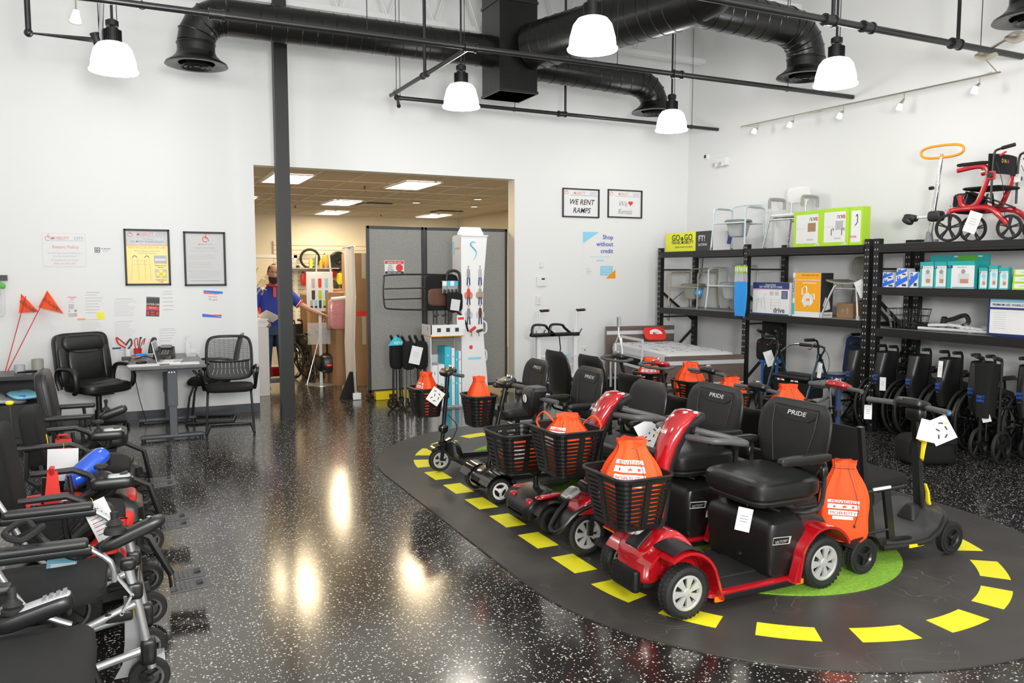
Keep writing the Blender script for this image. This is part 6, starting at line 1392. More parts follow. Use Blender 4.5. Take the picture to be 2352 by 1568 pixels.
sheet('small yellow sticky note on a wall notice', (222, 717, 240, 733), lambda q, R, T, w, h: lines(R, .1, .8, .2, .8, 3, 'poster_yellow'), 'sticky_note', 'sticky note', off=.006, base='post_it')
sheet('small orange tape strip holding a wall page', (178, 731, 196, 735), lambda q, R, T, w, h: None, 'tape_strip', 'tape', off=.004, base='orange')
sheet('small dark blue label on the wall left of the desk', (258, 798, 278, 801), lambda q, R, T, w, h: None, 'tape_strip', 'label', off=.003, base='navy')
# wall controls
def ctl(name, label, px, size, extra=None):
    p = atY(px[0], px[1], YB); t = thing(name, label, name.replace('_', ' '), (p.x, YB-.0005, p.z)); q = MB('white'); q.box((0, -.012, 0), (size[0], .024, size[1]), bev=.005); q.build('housing', t)
    if extra: q = MB(extra[0]); q.box(*extra[1:], bev=.001); q.build(extra[0] == 'screen' and 'display' or 'switch', t)
ctl('thermostat', 'white thermostat with small grey display right of the opening', (1243, 646), (.16, .14), ('screen', (.02, -.026, .035), (.05, .004, .022)))
ctl('wall_sensor', 'small blank white sensor above the thermostat', (1243, 608), (.055, .08))
ctl('light_switch', 'white light switch plate below the thermostat', (1236, 689), (.075, .12), ('cream', (0, -.026, 0), (.03, .006, .06)))
ctl('wall_outlet', 'white electrical outlet low on the wall left of the bed', (1341, 806), (.075, .12), ('grey_mid', (0, -.026, .02), (.02, .003, .02)))
p = atX(1625, 360, XR); q = MB('white'); q.lathe([(.001, -.05), (.03, -.045), (.05, -.02), (.055, 0)], (0, 0, 0), 'x', n=20); q.mat('gloss_black'); q.sq((-.035, 0, 0), (.05, .06, .06), 1, 1, n=16, m=10); tag(q.build('security_camera', loc=(XR, p.y, p.z)), 'small dome security camera with black eye high on the right wall', 'camera')
t = thing('emergency_light', 'white emergency light with two round heads on the right wall', 'emergency light', (XR, atX(1663, 372, XR).y, atX(1663, 372, XR).z)); q = MB('white'); q.box((-.04, 0, 0), (.08, .24, .12), bev=.01); q.build('housing', t)
for s in (-1, 1): q = MB('white'); q.lathe([(.001, -.04), (.035, -.04), (.04, 0)], (-.09, s*.07, -.04), 'x', n=16, cap=True); q.mat('grey_light'); q.lathe([(.001, -.042), (.03, -.042)], (-.09, s*.07, -.04), 'x', n=14); q.build('lamp_head', t)
for y, lb in ((9.75, 'thin black cable hanging at the left end of the rack'),):
    q = MB('ink'); q.tube([(7.86, y, 1.95), (7.8, y+.02, 1.6), (7.4, y+.1, 1.3), (7.3, y+.05, 1.1), (7.25, y, 1.0), (7.2, y-.03, 1.05)], .005, n=5, smooth=5); tag(q.build('cable'), lb, 'cable')
# ================================================================ DESK AREA
t = thing('desk', 'dark grey sit-stand desk standing end-on against the back wall', 'desk', (.36, 9.46, 0))
q = MB('desk_top'); q.b2(-.36, .36, -.70, .68, .745, .772, .004); q.build('desktop', t)
for y in (-.55, .52):
    q = MB('desk_grey'); q.b2(.0, .075, y-.04, y+.04, .05, .72, .005); q.b2(-.01, .085, y-.05, y+.05, .35, .70, .005); q.build('leg', t)
    q = MB('desk_grey'); q.loft([rring((x, y, .035), .08, h, .01, 3, 'yz') for x, h in ((-.28, .02), (-.25, .04), (.30, .04), (.33, .02))]); q.mat('plastic'); [q.cyl((x, y, 0), (x, y, .02), .022) for x in (-.25, .30)]; q.build('foot', t)
    q = MB('desk_grey'); q.bar((-.30, y, .73), (.32, y, .73), .03, .05); q.mat('chrome'); [q.cyl((x, y-.052, .70), (x, y-.056, .70), .007, n=8) for x in (.01, .035, .06)]; q.build('bracket', t)
q = MB('desk_grey'); q.b2(.0, .07, -.5, .48, .70, .735); q.build('crossbeam', t)
q = MB('metal_black'); q.tube([(-.25, .6, .74), (-.30, .4, .6), (-.26, .3, .3), (-.2, .5, .02)], .004, n=5, smooth=5); q.tube([(.1, .5, .7), (.12, .48, .4), (.08, .5, .2), (.12, .5, .02)], .004, n=5, smooth=5); q.build('power_cord', t)
DT = .7725
t = thing('laptop', 'open silver laptop on the desk, screen seen edge-on', 'laptop', (.40, 9.12, DT), PI*.5-.15)
q = MB('alu'); q.box((0, 0, .009), (.32, .22, .016), bev=.004); q.mat('paper'); [q.box((-.12+.0265*i, -.02+.026*j, .0185), (.02, .02, .003)) for i in range(10) for j in range(4)]; q.mat('grey_light'); q.box((0, -.08, .0178), (.09, .05, .001)); q.build('base', t)
q = MB('alu'); q.box((0, .135, .12), (.32, .008, .23), rot=(-.22, 0, 0), bev=.003); q.mat('screen'); q.box((0, .129, .12), (.29, .002, .20), rot=(-.22, 0, 0)); q.build('lid', t)
t = thing('desk_phone', 'black office phone with raised display and curled handset on the desk', 'telephone', (.36, 9.62, DT), -.25)
q = MB('plastic'); q.loft([rring((0, 0, 0), .2, .2, .02), rring((0, 0, .02), .2, .2, .02), [p+V(0, 0, (p.y+.1)*.45) for p in rring((0, 0, .035), .19, .19, .02)]]); q.mat('grey_mid'); q.box((.01, .06, .125), (.11, .06, .006), rot=(.45, 0, 0)); [q.box((-.01+.028*i, -.07+.026*j, .052+.011*j), (.018, .014, .006), rot=(.42, 0, 0)) for i in range(3) for j in range(4)]; q.build('base', t)
q = MB('plastic'); q.tube([(-.12, -.09, .07), (-.125, -.06, .13), (-.125, .04, .20), (-.12, .10, .20)], [.028, .018, .018, .028], n=10, smooth=4); q.build('handset', t)
t = thing('pen_holder', 'red cup of scissors, tape and red tools at the back of the desk', 'pen holder', (.10, 9.95, DT))
q = MB('red_plastic'); q.lathe([(.035, 0), (.045, .09), (.041, .09), (.032, .005), (.001, .005)], n=20); q.build('cup', t)
q = MB('red_plastic'); q.tube([(.02, 0, .08), (.05, 0, .16), (.08, 0, .2), (.06, 0, .13)], .006, n=6, smooth=3); q.tube([(-.02, .01, .08), (-.03, .01, .18), (0, .01, .2), (0, .01, .12)], .006, n=6, smooth=3); q.mat('plastic'); q.cyl((.0, -.02, .05), (.03, -.03, .2), .006); q.sq((.035, -.03, .21), (.03, .02, .02), .8, .8, n=8, m=5); q.build('scissors', t)
t = thing('wire_strippers', 'red and black looped pliers leaning at the left of the red cup', 'pliers', (-.02, 9.93, DT)); q = MB('red_plastic'); q.tube([(0, 0, .14), (-.05, 0, .19), (-.09, 0, .22), (-.07, 0, .15), (0, 0, .10)], .009, n=7, smooth=4); q.mat('plastic'); q.tube([(0, 0, .13), (.05, 0, .2), (.06, 0, .14), (.02, 0, .08), (0, 0, .0)], .009, n=7, smooth=4); q.build('pliers_body', t); q = MB('paper'); q.lathe([(.03, 0), (.034, .09), (.03, .09), (.028, .004), (.001, .004)], (.02, 0, 0), n=18); q.build('paper_cup', t)
q = MB('blue_bright'); q.sq((0, 0, .022), (.13, .06, .044), .6, .4); tag(q.build('stapler', loc=(.13, 9.82, DT), rot=(0, 0, .3)), 'bright blue stapler-like tool on the desk beside the phone', 'desk tool')
q = MB('plastic'); q.sq((0, 0, .018), (.11, .065, .036), .8, .7); tag(q.build('computer_mouse', loc=(.12, 9.08, DT), rot=(0, 0, .3)), 'black computer mouse on the desk in front of the laptop', 'computer mouse')
for i, (x, y, a, lb) in enumerate(((.13, 8.93, .1, 'white papers at the front left corner of the desk'), (.52, 8.95, -.05, 'white papers at the front right corner of the desk'))):
    q = MB('paper'); [q.box((.003*k, .002*k, .002+.002*k), (.28, .2, .0018), rot=(0, 0, .03*k)) for k in range(3)]; tag(q.build('paper_stack', loc=(x, y, DT), rot=(0, 0, a)), lb, 'papers')
q = MB('ink'); q.box((-.1, 0, .02), (.09, .05, .04), bev=.006); rs = random.Random(9)
q.tube([(-.14, .05, .01), (-.1, 0, .03), (0, .03, .01), (.08, -.03, .04), (.16, .03, .01), (.2, .0, .02)], .006, n=5, smooth=5); q.mat('orange'); q.tube([(-.04, 0, .02), (.02, .03, .03), (.08, 0, .02)], .005, n=5, smooth=4); tag(q.build('cable_tangle', loc=(.08, 9.55, DT)), 'tangle of dark and orange cables behind the laptop', 'cable')
t = thing('clear_bottle', 'clear plastic bottle and tray at the right rear of the desk', 'bottle', (.62, 9.88, DT)); q = MB('clear'); q.lathe([(.03, 0), (.035, .01), (.035, .13), (.012, .17), (.012, .20)], n=18); q.build('bottle', t); q = MB('white'); q.lathe([(.014, .2), (.014, .225), (.001, .225)], n=12); q.build('cap', t)
q = MB('clear'); q.b2(-.05, .05, -.03, .03, 0, .09); tag(q.build('card_holder', loc=(.64, 9.68, DT)), 'clear acrylic card holder at the rear edge of the desk', 'card holder')
# executive chair
t = thing('executive_chair', 'black leather executive chair with padded loop arms behind the desk', 'office chair', (-.30, 9.60, 0), -1.0)
q = MB('vinyl'); q.sq((0, 0, .50), (.54, .54, .13), .55, .4, n=32, m=10); q.sq((.0, 0, .53), (.40, .42, .11), .6, .5, n=28, m=8); q.build('seat', t)
q = MB('vinyl'); R_ = (0, -.16, 0); q.sq((-.27, 0, .78), (.11, .60, .58), .30, .30, rot=R_, n=32, m=14); q.sq((-.21, 0, .74), (.07, .38, .38), .5, .5, rot=R_, n=28, m=10); q.sq((-.265, 0, .955), (.13, .47, .19), .55, .5, rot=R_, n=28, m=10)
for s in (-1, 1): q.sq((-.225, s*.24, .74), (.07, .10, .40), .5, .6, rot=R_, n=18, m=8)
q.mat('plastic'); q.tube([(-.20, -.19, .89), (-.19, -.1, .865), (-.185, 0, .86), (-.19, .1, .865), (-.20, .19, .89)], .004, n=4, smooth=3); q.build('backrest', t)
for s in (-1, 1): q = MB('vinyl'); q.tube([(-.2, s*.29, .48), (-.22, s*.31, .60), (-.16, s*.32, .70), (.06, s*.32, .71), (.14, s*.32, .66), (.14, s*.31, .52), (.06, s*.29, .46)], .028, n=10, smooth=4, flat=.8); q.build('armrest', t)
q = MB('plastic'); q.cyl((0, 0, .10), (0, 0, .42), .03); q.cyl((0, 0, .10), (0, 0, .25), .045); q.box((0, 0, .43), (.22, .22, .03)); q.build('gas_lift', t)
q = MB('plastic')
for k in range(5): a = 2*PI*k/5+.3; q.tube([(0, 0, .11), (.3*math.cos(a), .3*math.sin(a), .075)], [.03, .018], n=8)
q.build('star_base', t)
for k in range(5): a = 2*PI*k/5+.3; q = MB('plastic'); [q.lathe([(.001, -.01), (.026, -.01), (.03, 0), (.026, .01), (.001, .01)], (.3*math.cos(a), .3*math.sin(a)+s*.018, .03), 'y', n=14) for s in (-1, 1)]; q.build('caster', t)
# mesh guest chairs, local +x = the way a sitter faces
def guest(label, loc, rz):
    t = thing('guest_chair', label, 'chair', loc, rz, 'black mesh-back guest chairs')
    q = MB('cloth_black'); q.sq((.02, 0, .465), (.46, .50, .08), .5, .4, n=30, m=8); q.build('seat', t)
    def P(y, z): return V(-.235-.10*((z-.5)/.5)+.05*(1-(y/.24)**2)*-.5, y, z)
    q = MB('plastic'); out = [P(y, z) for y, z in ((-.21, .55), (-.235, .62), (-.24, .80), (-.225, .93), (-.17, .985), (0, .995), (.17, .985), (.225, .93), (.24, .80), (.235, .62), (.21, .55), (.12, .525), (0, .52), (-.12, .525))]
    q.tube(out, .016, n=8, closed=True, smooth=4); q.tube([P(-.22, .73), P(-.12, .715), P(0, .71), P(.12, .715), P(.22, .73)], .013, n=6, smooth=4); q.build('back_frame', t)
    q = MB('grey_plastic')
    for k in range(26): z = .735+.009*k; w_ = .225 if z < .90 else .225-.05*((z-.90)/.08)**2; q.tube([P(-w_, z), P(-w_/2, z), P(0, z), P(w_/2, z), P(w_, z)], .0022, n=4)
    for k in range(9): y = -.2+.05*k; q.tube([P(y, .73), P(y, .98-.2*abs(y/.24)**6)], .0012, n=4)
    q.build('mesh', t)
    q = MB('plastic_matte'); N = 12; rings = []
    for j in range(9):
        z = .53+.195*j/8; rings.append([P(-.215+.43*i/N, z)+V(.004, 0, 0) for i in range(N+1)]+[P(.215-.43*i/N, z)-V(.006, 0, 0) for i in range(N+1)])
    q.loft(rings); q.mat('grey_light')
    for k in range(9):
        y = -.16+.04*k
        for j, (z0, z1) in enumerate(((.645, .705), (.575, .63))): q.tube([P(y*(1 if j == 0 else 1.15), z0)+V(.007, 0, 0), P(y, z1)+V(.007, 0, 0)], .0032, n=4)
    q.build('lumbar_panel', t)
    for s in (-1, 1):
        q = MB('plastic'); q.tube([(-.25, s*.25, .62), (-.18, s*.28, .675), (.08, s*.29, .69), (.16, s*.29, .665), (.14, s*.28, .60), (.05, s*.27, .50), (-.02, s*.26, .44)], .019, n=8, smooth=4, flat=.8); q.tube([(-.24, s*.25, .62), (-.16, s*.27, .5), (-.02, s*.26, .44)], .016, n=8, smooth=3); q.build('armrest', t)
    q = MB('metal_black')
    q.tube([(-.24, -.22, .014), (.22, -.24, .014), (.245, -.24, .04), (.17, -.22, .42), (-.1, -.22, .425)], .013, n=8, smooth=3); q.tube([(-.24, .22, .014), (.22, .24, .014), (.245, .24, .04), (.17, .22, .42), (-.1, .22, .425)], .013, n=8, smooth=3); q.cyl((-.24, -.22, .014), (-.24, .22, .014), .013); q.cyl((.0, -.22, .425), (.0, .22, .425), .012); q.build('sled_base', t)
    return t
g0 = guest('black mesh-back chair in front, facing the camera beside the column', (.99, 9.22, 0), -PI/2-.12)
dup(g0, (.86, 9.86, 0), PI-.2, 'black mesh-back chair behind the other, turned towards the desk')
# cart with stock at the far left, flags
t = thing('utility_cart', 'black two-tier cart with packed supplies at the left edge', 'cart', (-1.14, 9.45, 0))
q = MB('plastic'); q.b2(-.5, .36, -.28, .28, .655, .70, .006); q.build('top_tray', t); q = MB('plastic_matte'); q.b2(-.5, .36, -.28, .28, .08, .415, .01); q.b2(-.5, .36, .26, .28, .41, .66); q.b2(-.5, -.47, -.28, .28, .41, .66); q.build('cabinet', t)
for x in (-.44, .30):
    for y in (-.22, .22): q = MB('plastic'); q.lathe([(.001, -.012), (.035, -.012), (.038, 0), (.035, .012), (.001, .012)], (x, y, .038), 'y', n=16); q.cyl((x, y, .05), (x, y, .09), .012); q.build('caster', t)
for i, (x, y, w, m, lb) in enumerate(((-1.20, 9.35, .3, 'paper', 'white plastic packet heaped lowest in the cart'), (-.95, 9.33, .34, 'grey_light', 'grey plastic packet in the middle of the cart heap'), (-.80, 9.32, .26, 'sky', 'pale blue packet at the right of the cart heap'), (-1.1, 9.34, .3, 'clear', 'clear plastic packet on top of the cart heap'))):
    q = MB(m); q.sq((0, 0, .03), (w, .24, .05), .7, .5, rot=(.1*i, .1*(i % 2), .3*i), n=16, m=6); q.mat('blue_print'); q.box((0, -.121, .03), (.06, .002, .02)) if i == 2 else None; tag(q.build('supply_packet', loc=(x-.16, y, .42+.045*(i % 3 == 2)+.06*(i == 3))), lb, 'packet', 'supply packets heaped in the cart')
for i, (x, r, h, m, lb) in enumerate(((-.70, .055, .13, 'olive_grey', 'tall grey roll of tape standing on the cart'), (-.86, .05, .08, 'grey_light', 'short pale roll of tape standing on the cart'), (-1.25, .05, .07, 'grey_light', 'pale tape roll behind the flag poles'))):
    q = MB(m); q.lathe([(r, 0), (r, h), (r*.6, h), (r*.6, .002), (r, 0)], n=24); tag(q.build('tape_roll', loc=(x-.14, 9.50, .7005)), lb, 'tape roll', 'rolls on the cart')
q = MB('plastic'); q.tube([(-.12, 0, .02), (0, 0, .03), (.1, 0, .02)], .010, n=6); q.tube([(-.05, .02, .02), (.05, -.02, .03)], .012, n=6); tag(q.build('clamp', loc=(-.88, 9.30, .7005)), 'small black clamp lying before the rolls', 'clamp')
for i, ((x0, y0), (x1, y1), tri, lb) in enumerate((((12, 845), (60, 677), ((48, 674), (90, 716), (44, 718)), 'left orange safety flag on a thin red pole'), ((18, 848), (112, 667), ((108, 667), (146, 720), (88, 705)), 'right orange safety flag, pointing further right'))):
    a = atY(x0, y0, 9.6); a.z = .71; b = atY(x1, y1, 10.12); t = thing('safety_flag', lb, 'flag', a, group='orange triangular safety flags')
    q = MB('red_plastic'); q.cyl(V(0, 0, 0), (b-a)*.98, .005, n=6); q.build('pole', t)
    P3 = [atY(*p, 10.08)-a for p in tri]; q = MB('bag_orange'); n = 8; vs = []
    for u in range(n+1):
        for v in range(n+1-u):
            uu, vv = u/n, v/n; p = P3[0]*(1-uu-vv)+P3[1]*uu+P3[2]*vv; vs.append(p+V(0, .012*math.sin(6*uu+5*vv), 0))
    idx = {}; k = 0
    for u in range(n+1):
        for v in range(n+1-u): idx[u, v] = k; k += 1
    fs = [(idx[u, v], idx[u+1, v], idx[u, v+1]) for u in range(n) for v in range(n-u)]+[(idx[u+1, v], idx[u+1, v+1], idx[u, v+1]) for u in range(n) for v in range(n-u-1)]
    q.add(vs, fs); q.mat('ink'); c = (P3[0]+P3[1]+P3[2])/3; q.text('GOLDEN', c+V(.0, -.02, -.01), .045, Matrix.Rotation(.75, 4, 'Y') @ FRONT, shear=.2); q.build('pennant', t)
t = thing('hanging_pack', 'green and clear hanging product pack cut by the left picture edge', 'packaging', atY(2, 640, YB-.03)); q = MB('base_black'); q.b2(-.10, .06, -.01, .01, -.02, .04); q.build('header_card', t); q = MB('clear'); q.sq((-.03, -.01, -.22), (.12, .03, .4), .6, .6, n=14, m=8); q.build('clear_sleeve', t); q = MB('green'); q.sq((-.02, -.03, -.06), (.14, .02, .07), .7, .7, rot=(0, .5, 0), n=12, m=6); q.mat('skin'); q.sq((-.05, -.03, -.16), (.08, .03, .1), .7, .7, n=12, m=6); q.build('green_sleeve', t)
# ================================================================ PARTITION AND DISPLAY
t = thing('partition_screen', 'grey fabric folding partition screen standing in the opening', 'partition', (0, 10.56, 0))
xs_ = (2.90, 3.72, 4.32, 4.985)
for i in range(3):
    a, b = xs_[i]+.012, xs_[i+1]-.012; y = (0, .03, 0)[i]
    q = MB('felt'); q.b2(a+.03, b-.03, y-.015, y+.015, .13, 2.29); q.build('fabric_panel', t)
    q = MB('base_black'); q.b2(a, a+.035, y-.025, y+.025, .08, 2.33, .003); q.b2(b-.035, b, y-.025, y+.025, .08, 2.33, .003); q.b2(a, b, y-.025, y+.025, 2.29, 2.33, .003); q.b2(a, b, y-.025, y+.025, .09, .13, .003); q.build('panel_frame', t)
for x in (2.93, 3.72, 4.95): q = MB('plastic'); q.cyl((x, -.1, .04), (x, .1, .04), .03); q.cyl((x, 0, .05), (x, 0, .10), .015); q.build('caster', t)
def f(q, R, T, w, h): R(.02, .98, .03, .97, 'paper'); R(.02, .98, .03, .25, 'red_ink'); R(.02, .98, .78, .97, 'ink'); T('RESTRICTED AREA', .5, .21, .15, 'paper', sx=.85); T('EMPLOYEES ONLY', .5, .94, .15, 'paper', sx=.85); T('DO', .30, .42, .16, 'ink'); T('NOT', .30, .58, .16, 'ink'); T('ENTER', .30, .74, .16, 'ink'); q.mat('red_ink'); q.prism([(w*.26+.052*math.cos(a), -.004+.052*math.sin(a)) for a in [PI/8+k*PI/4 for k in range(8)]], -.007, -.006); T('STOP', .76, .58, .14, 'paper')
t2 = sheet('restricted area sign with a red stop octagon on the grey screen', (883, 598, 928, 630), f, wall=10.543, name='restricted_sign', cat='sign')
for i, (x, lb) in enumerate(((3.22, 'yellow base block under the grey screen'),)): 
    q = MB('yellow'); q.b2(-.24, .24, -.06, .06, 0, .11, .01); q.mat('brown_fabric'); q.box((0, -.062, .05), (.12, .01, .05), bev=.003); tag(q.build('yellow_base', loc=(x, 10.50, 0)), lb, 'base block')  # plain yellow base block with a brown patch in front
# display stand
t = thing('display_stand', 'tall white product display stand with blue wave logo and shelf', 'display stand', (3.86, 9.52, 0), .0)
q = MB('white'); q.b2(-.36, .28, -.02, .25, 0, .03, .004); q.b2(-.02, .28, -.02, .25, .03, 2.17, .004); q.build('tower', t)
q = MB('white_gloss'); rings = []
for k in range(13): z = .03+2.14*k/12; w_ = .40+.05*math.cos(k/12*PI*1.6+.3); rings.append([V(-.02, -.035, z), V(-.02+w_*.82, -.035, z), V(-.02+w_*.82, -.028, z), V(-.02, -.028, z)])
q.loft(rings); q.mat('cyan'); q.tube([(.17, -.04, 2.09), (.12, -.04, 2.10), (.10, -.04, 2.06), (.16, -.04, 2.0), (.18, -.04, 1.95), (.14, -.04, 1.87)], [.006, .014, .018, .016, .012, .003], n=6, smooth=4, flat=.3)
fig = [(.07, 1.70, 'ink_grey'), (.23, 1.70, 'grey_light'), (.07, 1.45, 'red_ink'), (.23, 1.45, 'olive_grey'), (.07, 1.20, 'grey_mid'), (.23, 1.20, 'brown_fabric')]
for i, (x, z, m) in enumerate(fig):
    if i >= 2: q.mat('skin' if i < 4 else 'ink_light'); q.sq((x, -.037, z-.03), (.12, .003, .10), .7, .7, n=14, m=6)
    q.mat(m); q.sq((x, -.039, z), (.05, .004, .13), .8, .8, n=12, m=6); q.mat('skin'); q.sq((x, -.04, z+.085), (.022, .004, .028), 1, 1, n=10, m=5); q.mat('jeans'); [q.cyl((x+s*.012, -.039, z-.05), (x+s*.018, -.039, z-.15), .008, n=6) for s in (-1, 1)]
q.mat('paper'); q.mat('red_ink'); q.sq((.10, -.04, .76), (.05, .004, .05), .8, .8, n=10, m=5); q.mat('sky'); q.b2(.06, .24, -.038, -.036, .60, .63); q.build('front_panel', t)
q = MB('white'); q.b2(-.025, -.018, -.03, .27, .03, 2.17); q.mat('cyan'); q.tube([(-.027, .20, 2.10), (-.027, .23, 2.09), (-.027, .21, 2.04), (-.027, .19, 1.98), (-.027, .21, 1.93)], [.003, .008, .009, .007, .002], n=6, smooth=4); q.mat('orange'); q.text('STANDER', (-.026, .10, 2.0), .042, faceX(-1), bold=False); q.build('side_panel', t)
q = MB('white'); q.b2(-.02, .34, -.05, .25, 2.17, 2.185); q.loft([[V(.34+.0*k, -.02+.0*k, 2.19)]*0 or [V(-.02+.36*i/8, .10+dy, 2.19+(.10 if abs(i-4) < 4 else .02)*zz) for dy, zz in ((0, 0), (0, 1), (.01, 1), (.01, 0))] for i in range(9)]); q.build('header', t)
q = MB('white'); q.b2(-.46, -.02, -.10, .25, .92, .94); q.b2(-.46, -.02, -.10, -.09, .94, 1.06); q.b2(-.46, -.45, -.10, .25, .94, 1.06); q.mat('orange'); q.b2(-.462, -.018, -.104, .25, .912, .922); q.mat('ink'); [q.b2(x, x+.05, -.102, -.100, .97, 1.02) for x in (-.38, -.26, -.14)]; q.mat('red_ink'); q.b2(-.4615, -.4605, .02, .04, .98, 1.03); q.build('shelf', t)
q = MB('white'); q.b2(-.46, -.45, -.08, .25, .03, .92); q.b2(-.45, -.02, .22, .24, .03, .92); q.mat('felt'); q.b2(-.44, -.03, .215, .219, .66, .9); q.build('side_board', t)
for i, (a, b, z, m, lb) in enumerate(((-.44, -.36, .55, 'paper', 'white upright product box at the left of the display'), (-.355, -.27, .56, 'paper', 'second white upright product box in the display'), (-.265, -.18, .78, 'cyan', 'tall bright turquoise product box in the display'), (-.175, -.13, .76, 'paper', 'narrow white box right of the turquoise one'),
                                     (-.125, -.085, .72, 'cyan', 'narrow turquoise-edged box in the display'), (-.08, -.045, .72, 'paper', 'thin white box near the display tower'))):
    q = MB(m); q.b2(a+.001, b-.001, -.06, .18, .031, z, .002); q.mat('cyan' if m == 'paper' else 'paper'); [q.b2((a+b)/2-.006, (a+b)/2+.006, -.062, -.060, zz, zz+.02) for zz in (.3, .45, z-.12)]
    if i == 2: q.text('READY 2 GO', ((a+b)/2+.015, -.062, .45), .03, FRONT @ Matrix.Rotation(-PI/2, 4, 'Z'))
    tag(q.build('product_box', loc=(3.86, 9.52, 0)), lb, 'box', 'upright boxes in the white display')
t = thing('bed_rail', 'black steel bed rail with brown and black fabric organiser above the display shelf', 'bed rail', (3.52, 9.60, 1.062))
q = MB('metal_black'); q.tube([(-.05, 0, .18), (-.56, 0, .20), (-.66, 0, .26), (-.66, 0, .56), (-.58, 0, .62), (.10, 0, .62), (.22, 0, .58), (.24, 0, .30), (.18, 0, .20), (-.05, 0, .18)], .011, n=8, smooth=3); [q.cyl((-.655, 0, z), (.23, 0, z+.01), .009) for z in (.32, .45)]; [q.cyl((x, 0, 0), (x, 0, .2), .011) for x in (-.02, .02, .14, .18)]; [q.cyl((x, -.03, .1), (x+.06, -.03, .12), .012) for x in (-.02, .08)]; q.build('frame', t)
q = MB('cloth_black'); q.sq((.09, -.02, .40), (.42, .05, .46), .3, .25, n=28, m=10); q.mat('brown_fabric'); q.sq((.09, -.038, .34), (.40, .03, .22), .35, .3, n=24, m=8); q.build('organiser', t)
t = thing('couch_cane', 'black couch standing handle with zip pouch on the display shelf', 'standing handle', (3.70, 9.50, .945))
q = MB('plastic'); q.tube([(-.16, -.02, .01), (-.10, 0, .05), (-.01, 0, .17), (.01, 0, .3), (.16, -.01, .20), (.22, -.02, .02)], .013, n=8, smooth=4); q.mat('plastic_matte'); q.tube([(-.05, 0, .4), (-.06, 0, .70), (-.02, 0, .78), (.08, 0, .78), (.12, 0, .70), (.11, 0, .4), (.05, 0, .28), (-.02, 0, .3)], .018, n=8, closed=True, smooth=4); q.build('frame', t)
q = MB('cloth_black'); q.sq((.03, -.03, .40), (.22, .06, .24), .4, .4); q.mat('paper_grey'); q.box((.03, -.065, .36), (.12, .003, .14), rot=(0, .15, 0)); q.mat('paper'); q.box((.10, -.08, .14), (.11, .003, .18)); q.mat('red_ink'); q.box((.10, -.082, .19), (.08, .001, .03)); q.build('pouch', t)
for i in range(4): q = MB('clear'); q.box((0, 0, 0), (.05, .02, .10)); q.mat('cyan' if i % 2 else 'paper'); q.box((0, -.011, .075), (.055, .002, .06)); q.mat('plastic'); q.sq((0, -.012, -.03), (.04, .02, .07), .7, .7, n=10, m=6); tag(q.build('blister_pack', loc=(3.60+.055*i, 9.48+.01*i, 1.50)), ['leftmost small pack pegged beside the display tower', 'second small pack pegged beside the display tower', 'third small pack pegged beside the display tower', 'rightmost small pack pegged against the display tower'][i], 'packaging', 'small packs pegged on the display')
q = MB('chrome'); q.cyl((3.56, 9.49, 1.605), (3.84, 9.53, 1.605), .004, n=6); tag(q.build('peg_rail'), 'thin metal peg rail holding the small packs', 'peg rail')
for i, (x, m, lb) in enumerate(((3.96, 'red_plastic', 'red car-door standing handle on the display panel'), (4.06, 'brown_fabric', 'grey-brown car-door handle on the display panel'))):
    q = MB('chrome'); q.cyl((0, 0, -.02), (0, 0, .05), .008); q.mat(m); q.tube([(-.03, 0, .04), (.05, -.01, .06 if i else .10)], .018, n=8); tag(q.build('car_handle', loc=(x, 9.455, .92)), lb, 'car door handle')
for i, z in enumerate((.85, .48)): q = MB('white'); q.tube([(0, -.0, -.09), (.05, -.02, -.06), (.06, -.02, 0), (.05, -.02, .06), (0, 0, .09)], .012, n=8, smooth=4); tag(q.build('suction_grab_handle', loc=(4.17, 9.62, z+.15)), ['upper white curved grab handle on the display side', 'lower white curved grab handle on the display side'][i], 'grab handle')
# cluster of folded walkers in front of the screen
for i, (px, py, ang, lb) in enumerate(((912, 938, .2, 'leftmost folded black walker leaning before the screen'), (940, 940, -.1, 'folded black walker in the middle of the cluster with a white tag'), (968, 938, .1, 'rightmost folded black walker beside the display boxes'))):
    p = atz(px, py, 0); t = thing('folded_walker', lb, 'walker', (p.x, p.y, 0), ang, 'folded black walkers before the screen')
    q = MB('chrome' if i == 1 else 'metal_black'); 
    for s in (-1, 1): q.cyl((s*.05, 0, .06), (s*.035, 0, .84), .012); q.cyl((s*.03, .05, .06), (s*.02, .05, .7), .009); q.cyl((s*.065, -.03, .05), (s*.05, -.03, .6), .008)
    q.mat('chrome'); q.cyl((0, -.03, .1), (0, -.03, .5), .008); q.build('frame', t)
    for s in (-1, 1): q = MB('rubber'); q.cyl((s*.04, 0, .84), (s*.05-.05, -.04, .93), .018); q.build('grip', t)
    for s in (-1, 1): spoked(t, (s*.06, -.0, .075), .075, .025, 5)
    q = MB('cloth_black'); q.sq((0, 0, .68), (.17, .12, .36), .5, .5); q.build('bag', t)
t = thing('brand_flag_tag', 'turquoise folded banner tag on the leftmost folded walker', 'tag', atz(912, 938, 0)+V(-.04, -.1, .84)); q = MB('cyan'); q.prism([(-.10, -.03), (.10, -.03), (.10, .03), (0, .09)], -.002, .002); q.mat('paper'); q.text('NEW', (.03, -.004, -.015), .05, FRONT, shear=.3); q.build('card', t)
hang_tag(atz(955, 938, 0)+V(-.02, -.16, .80), .15, .22, .1, 'white tag with product pictures on the folded walkers', 0, .03, kind='card', roll=.25)
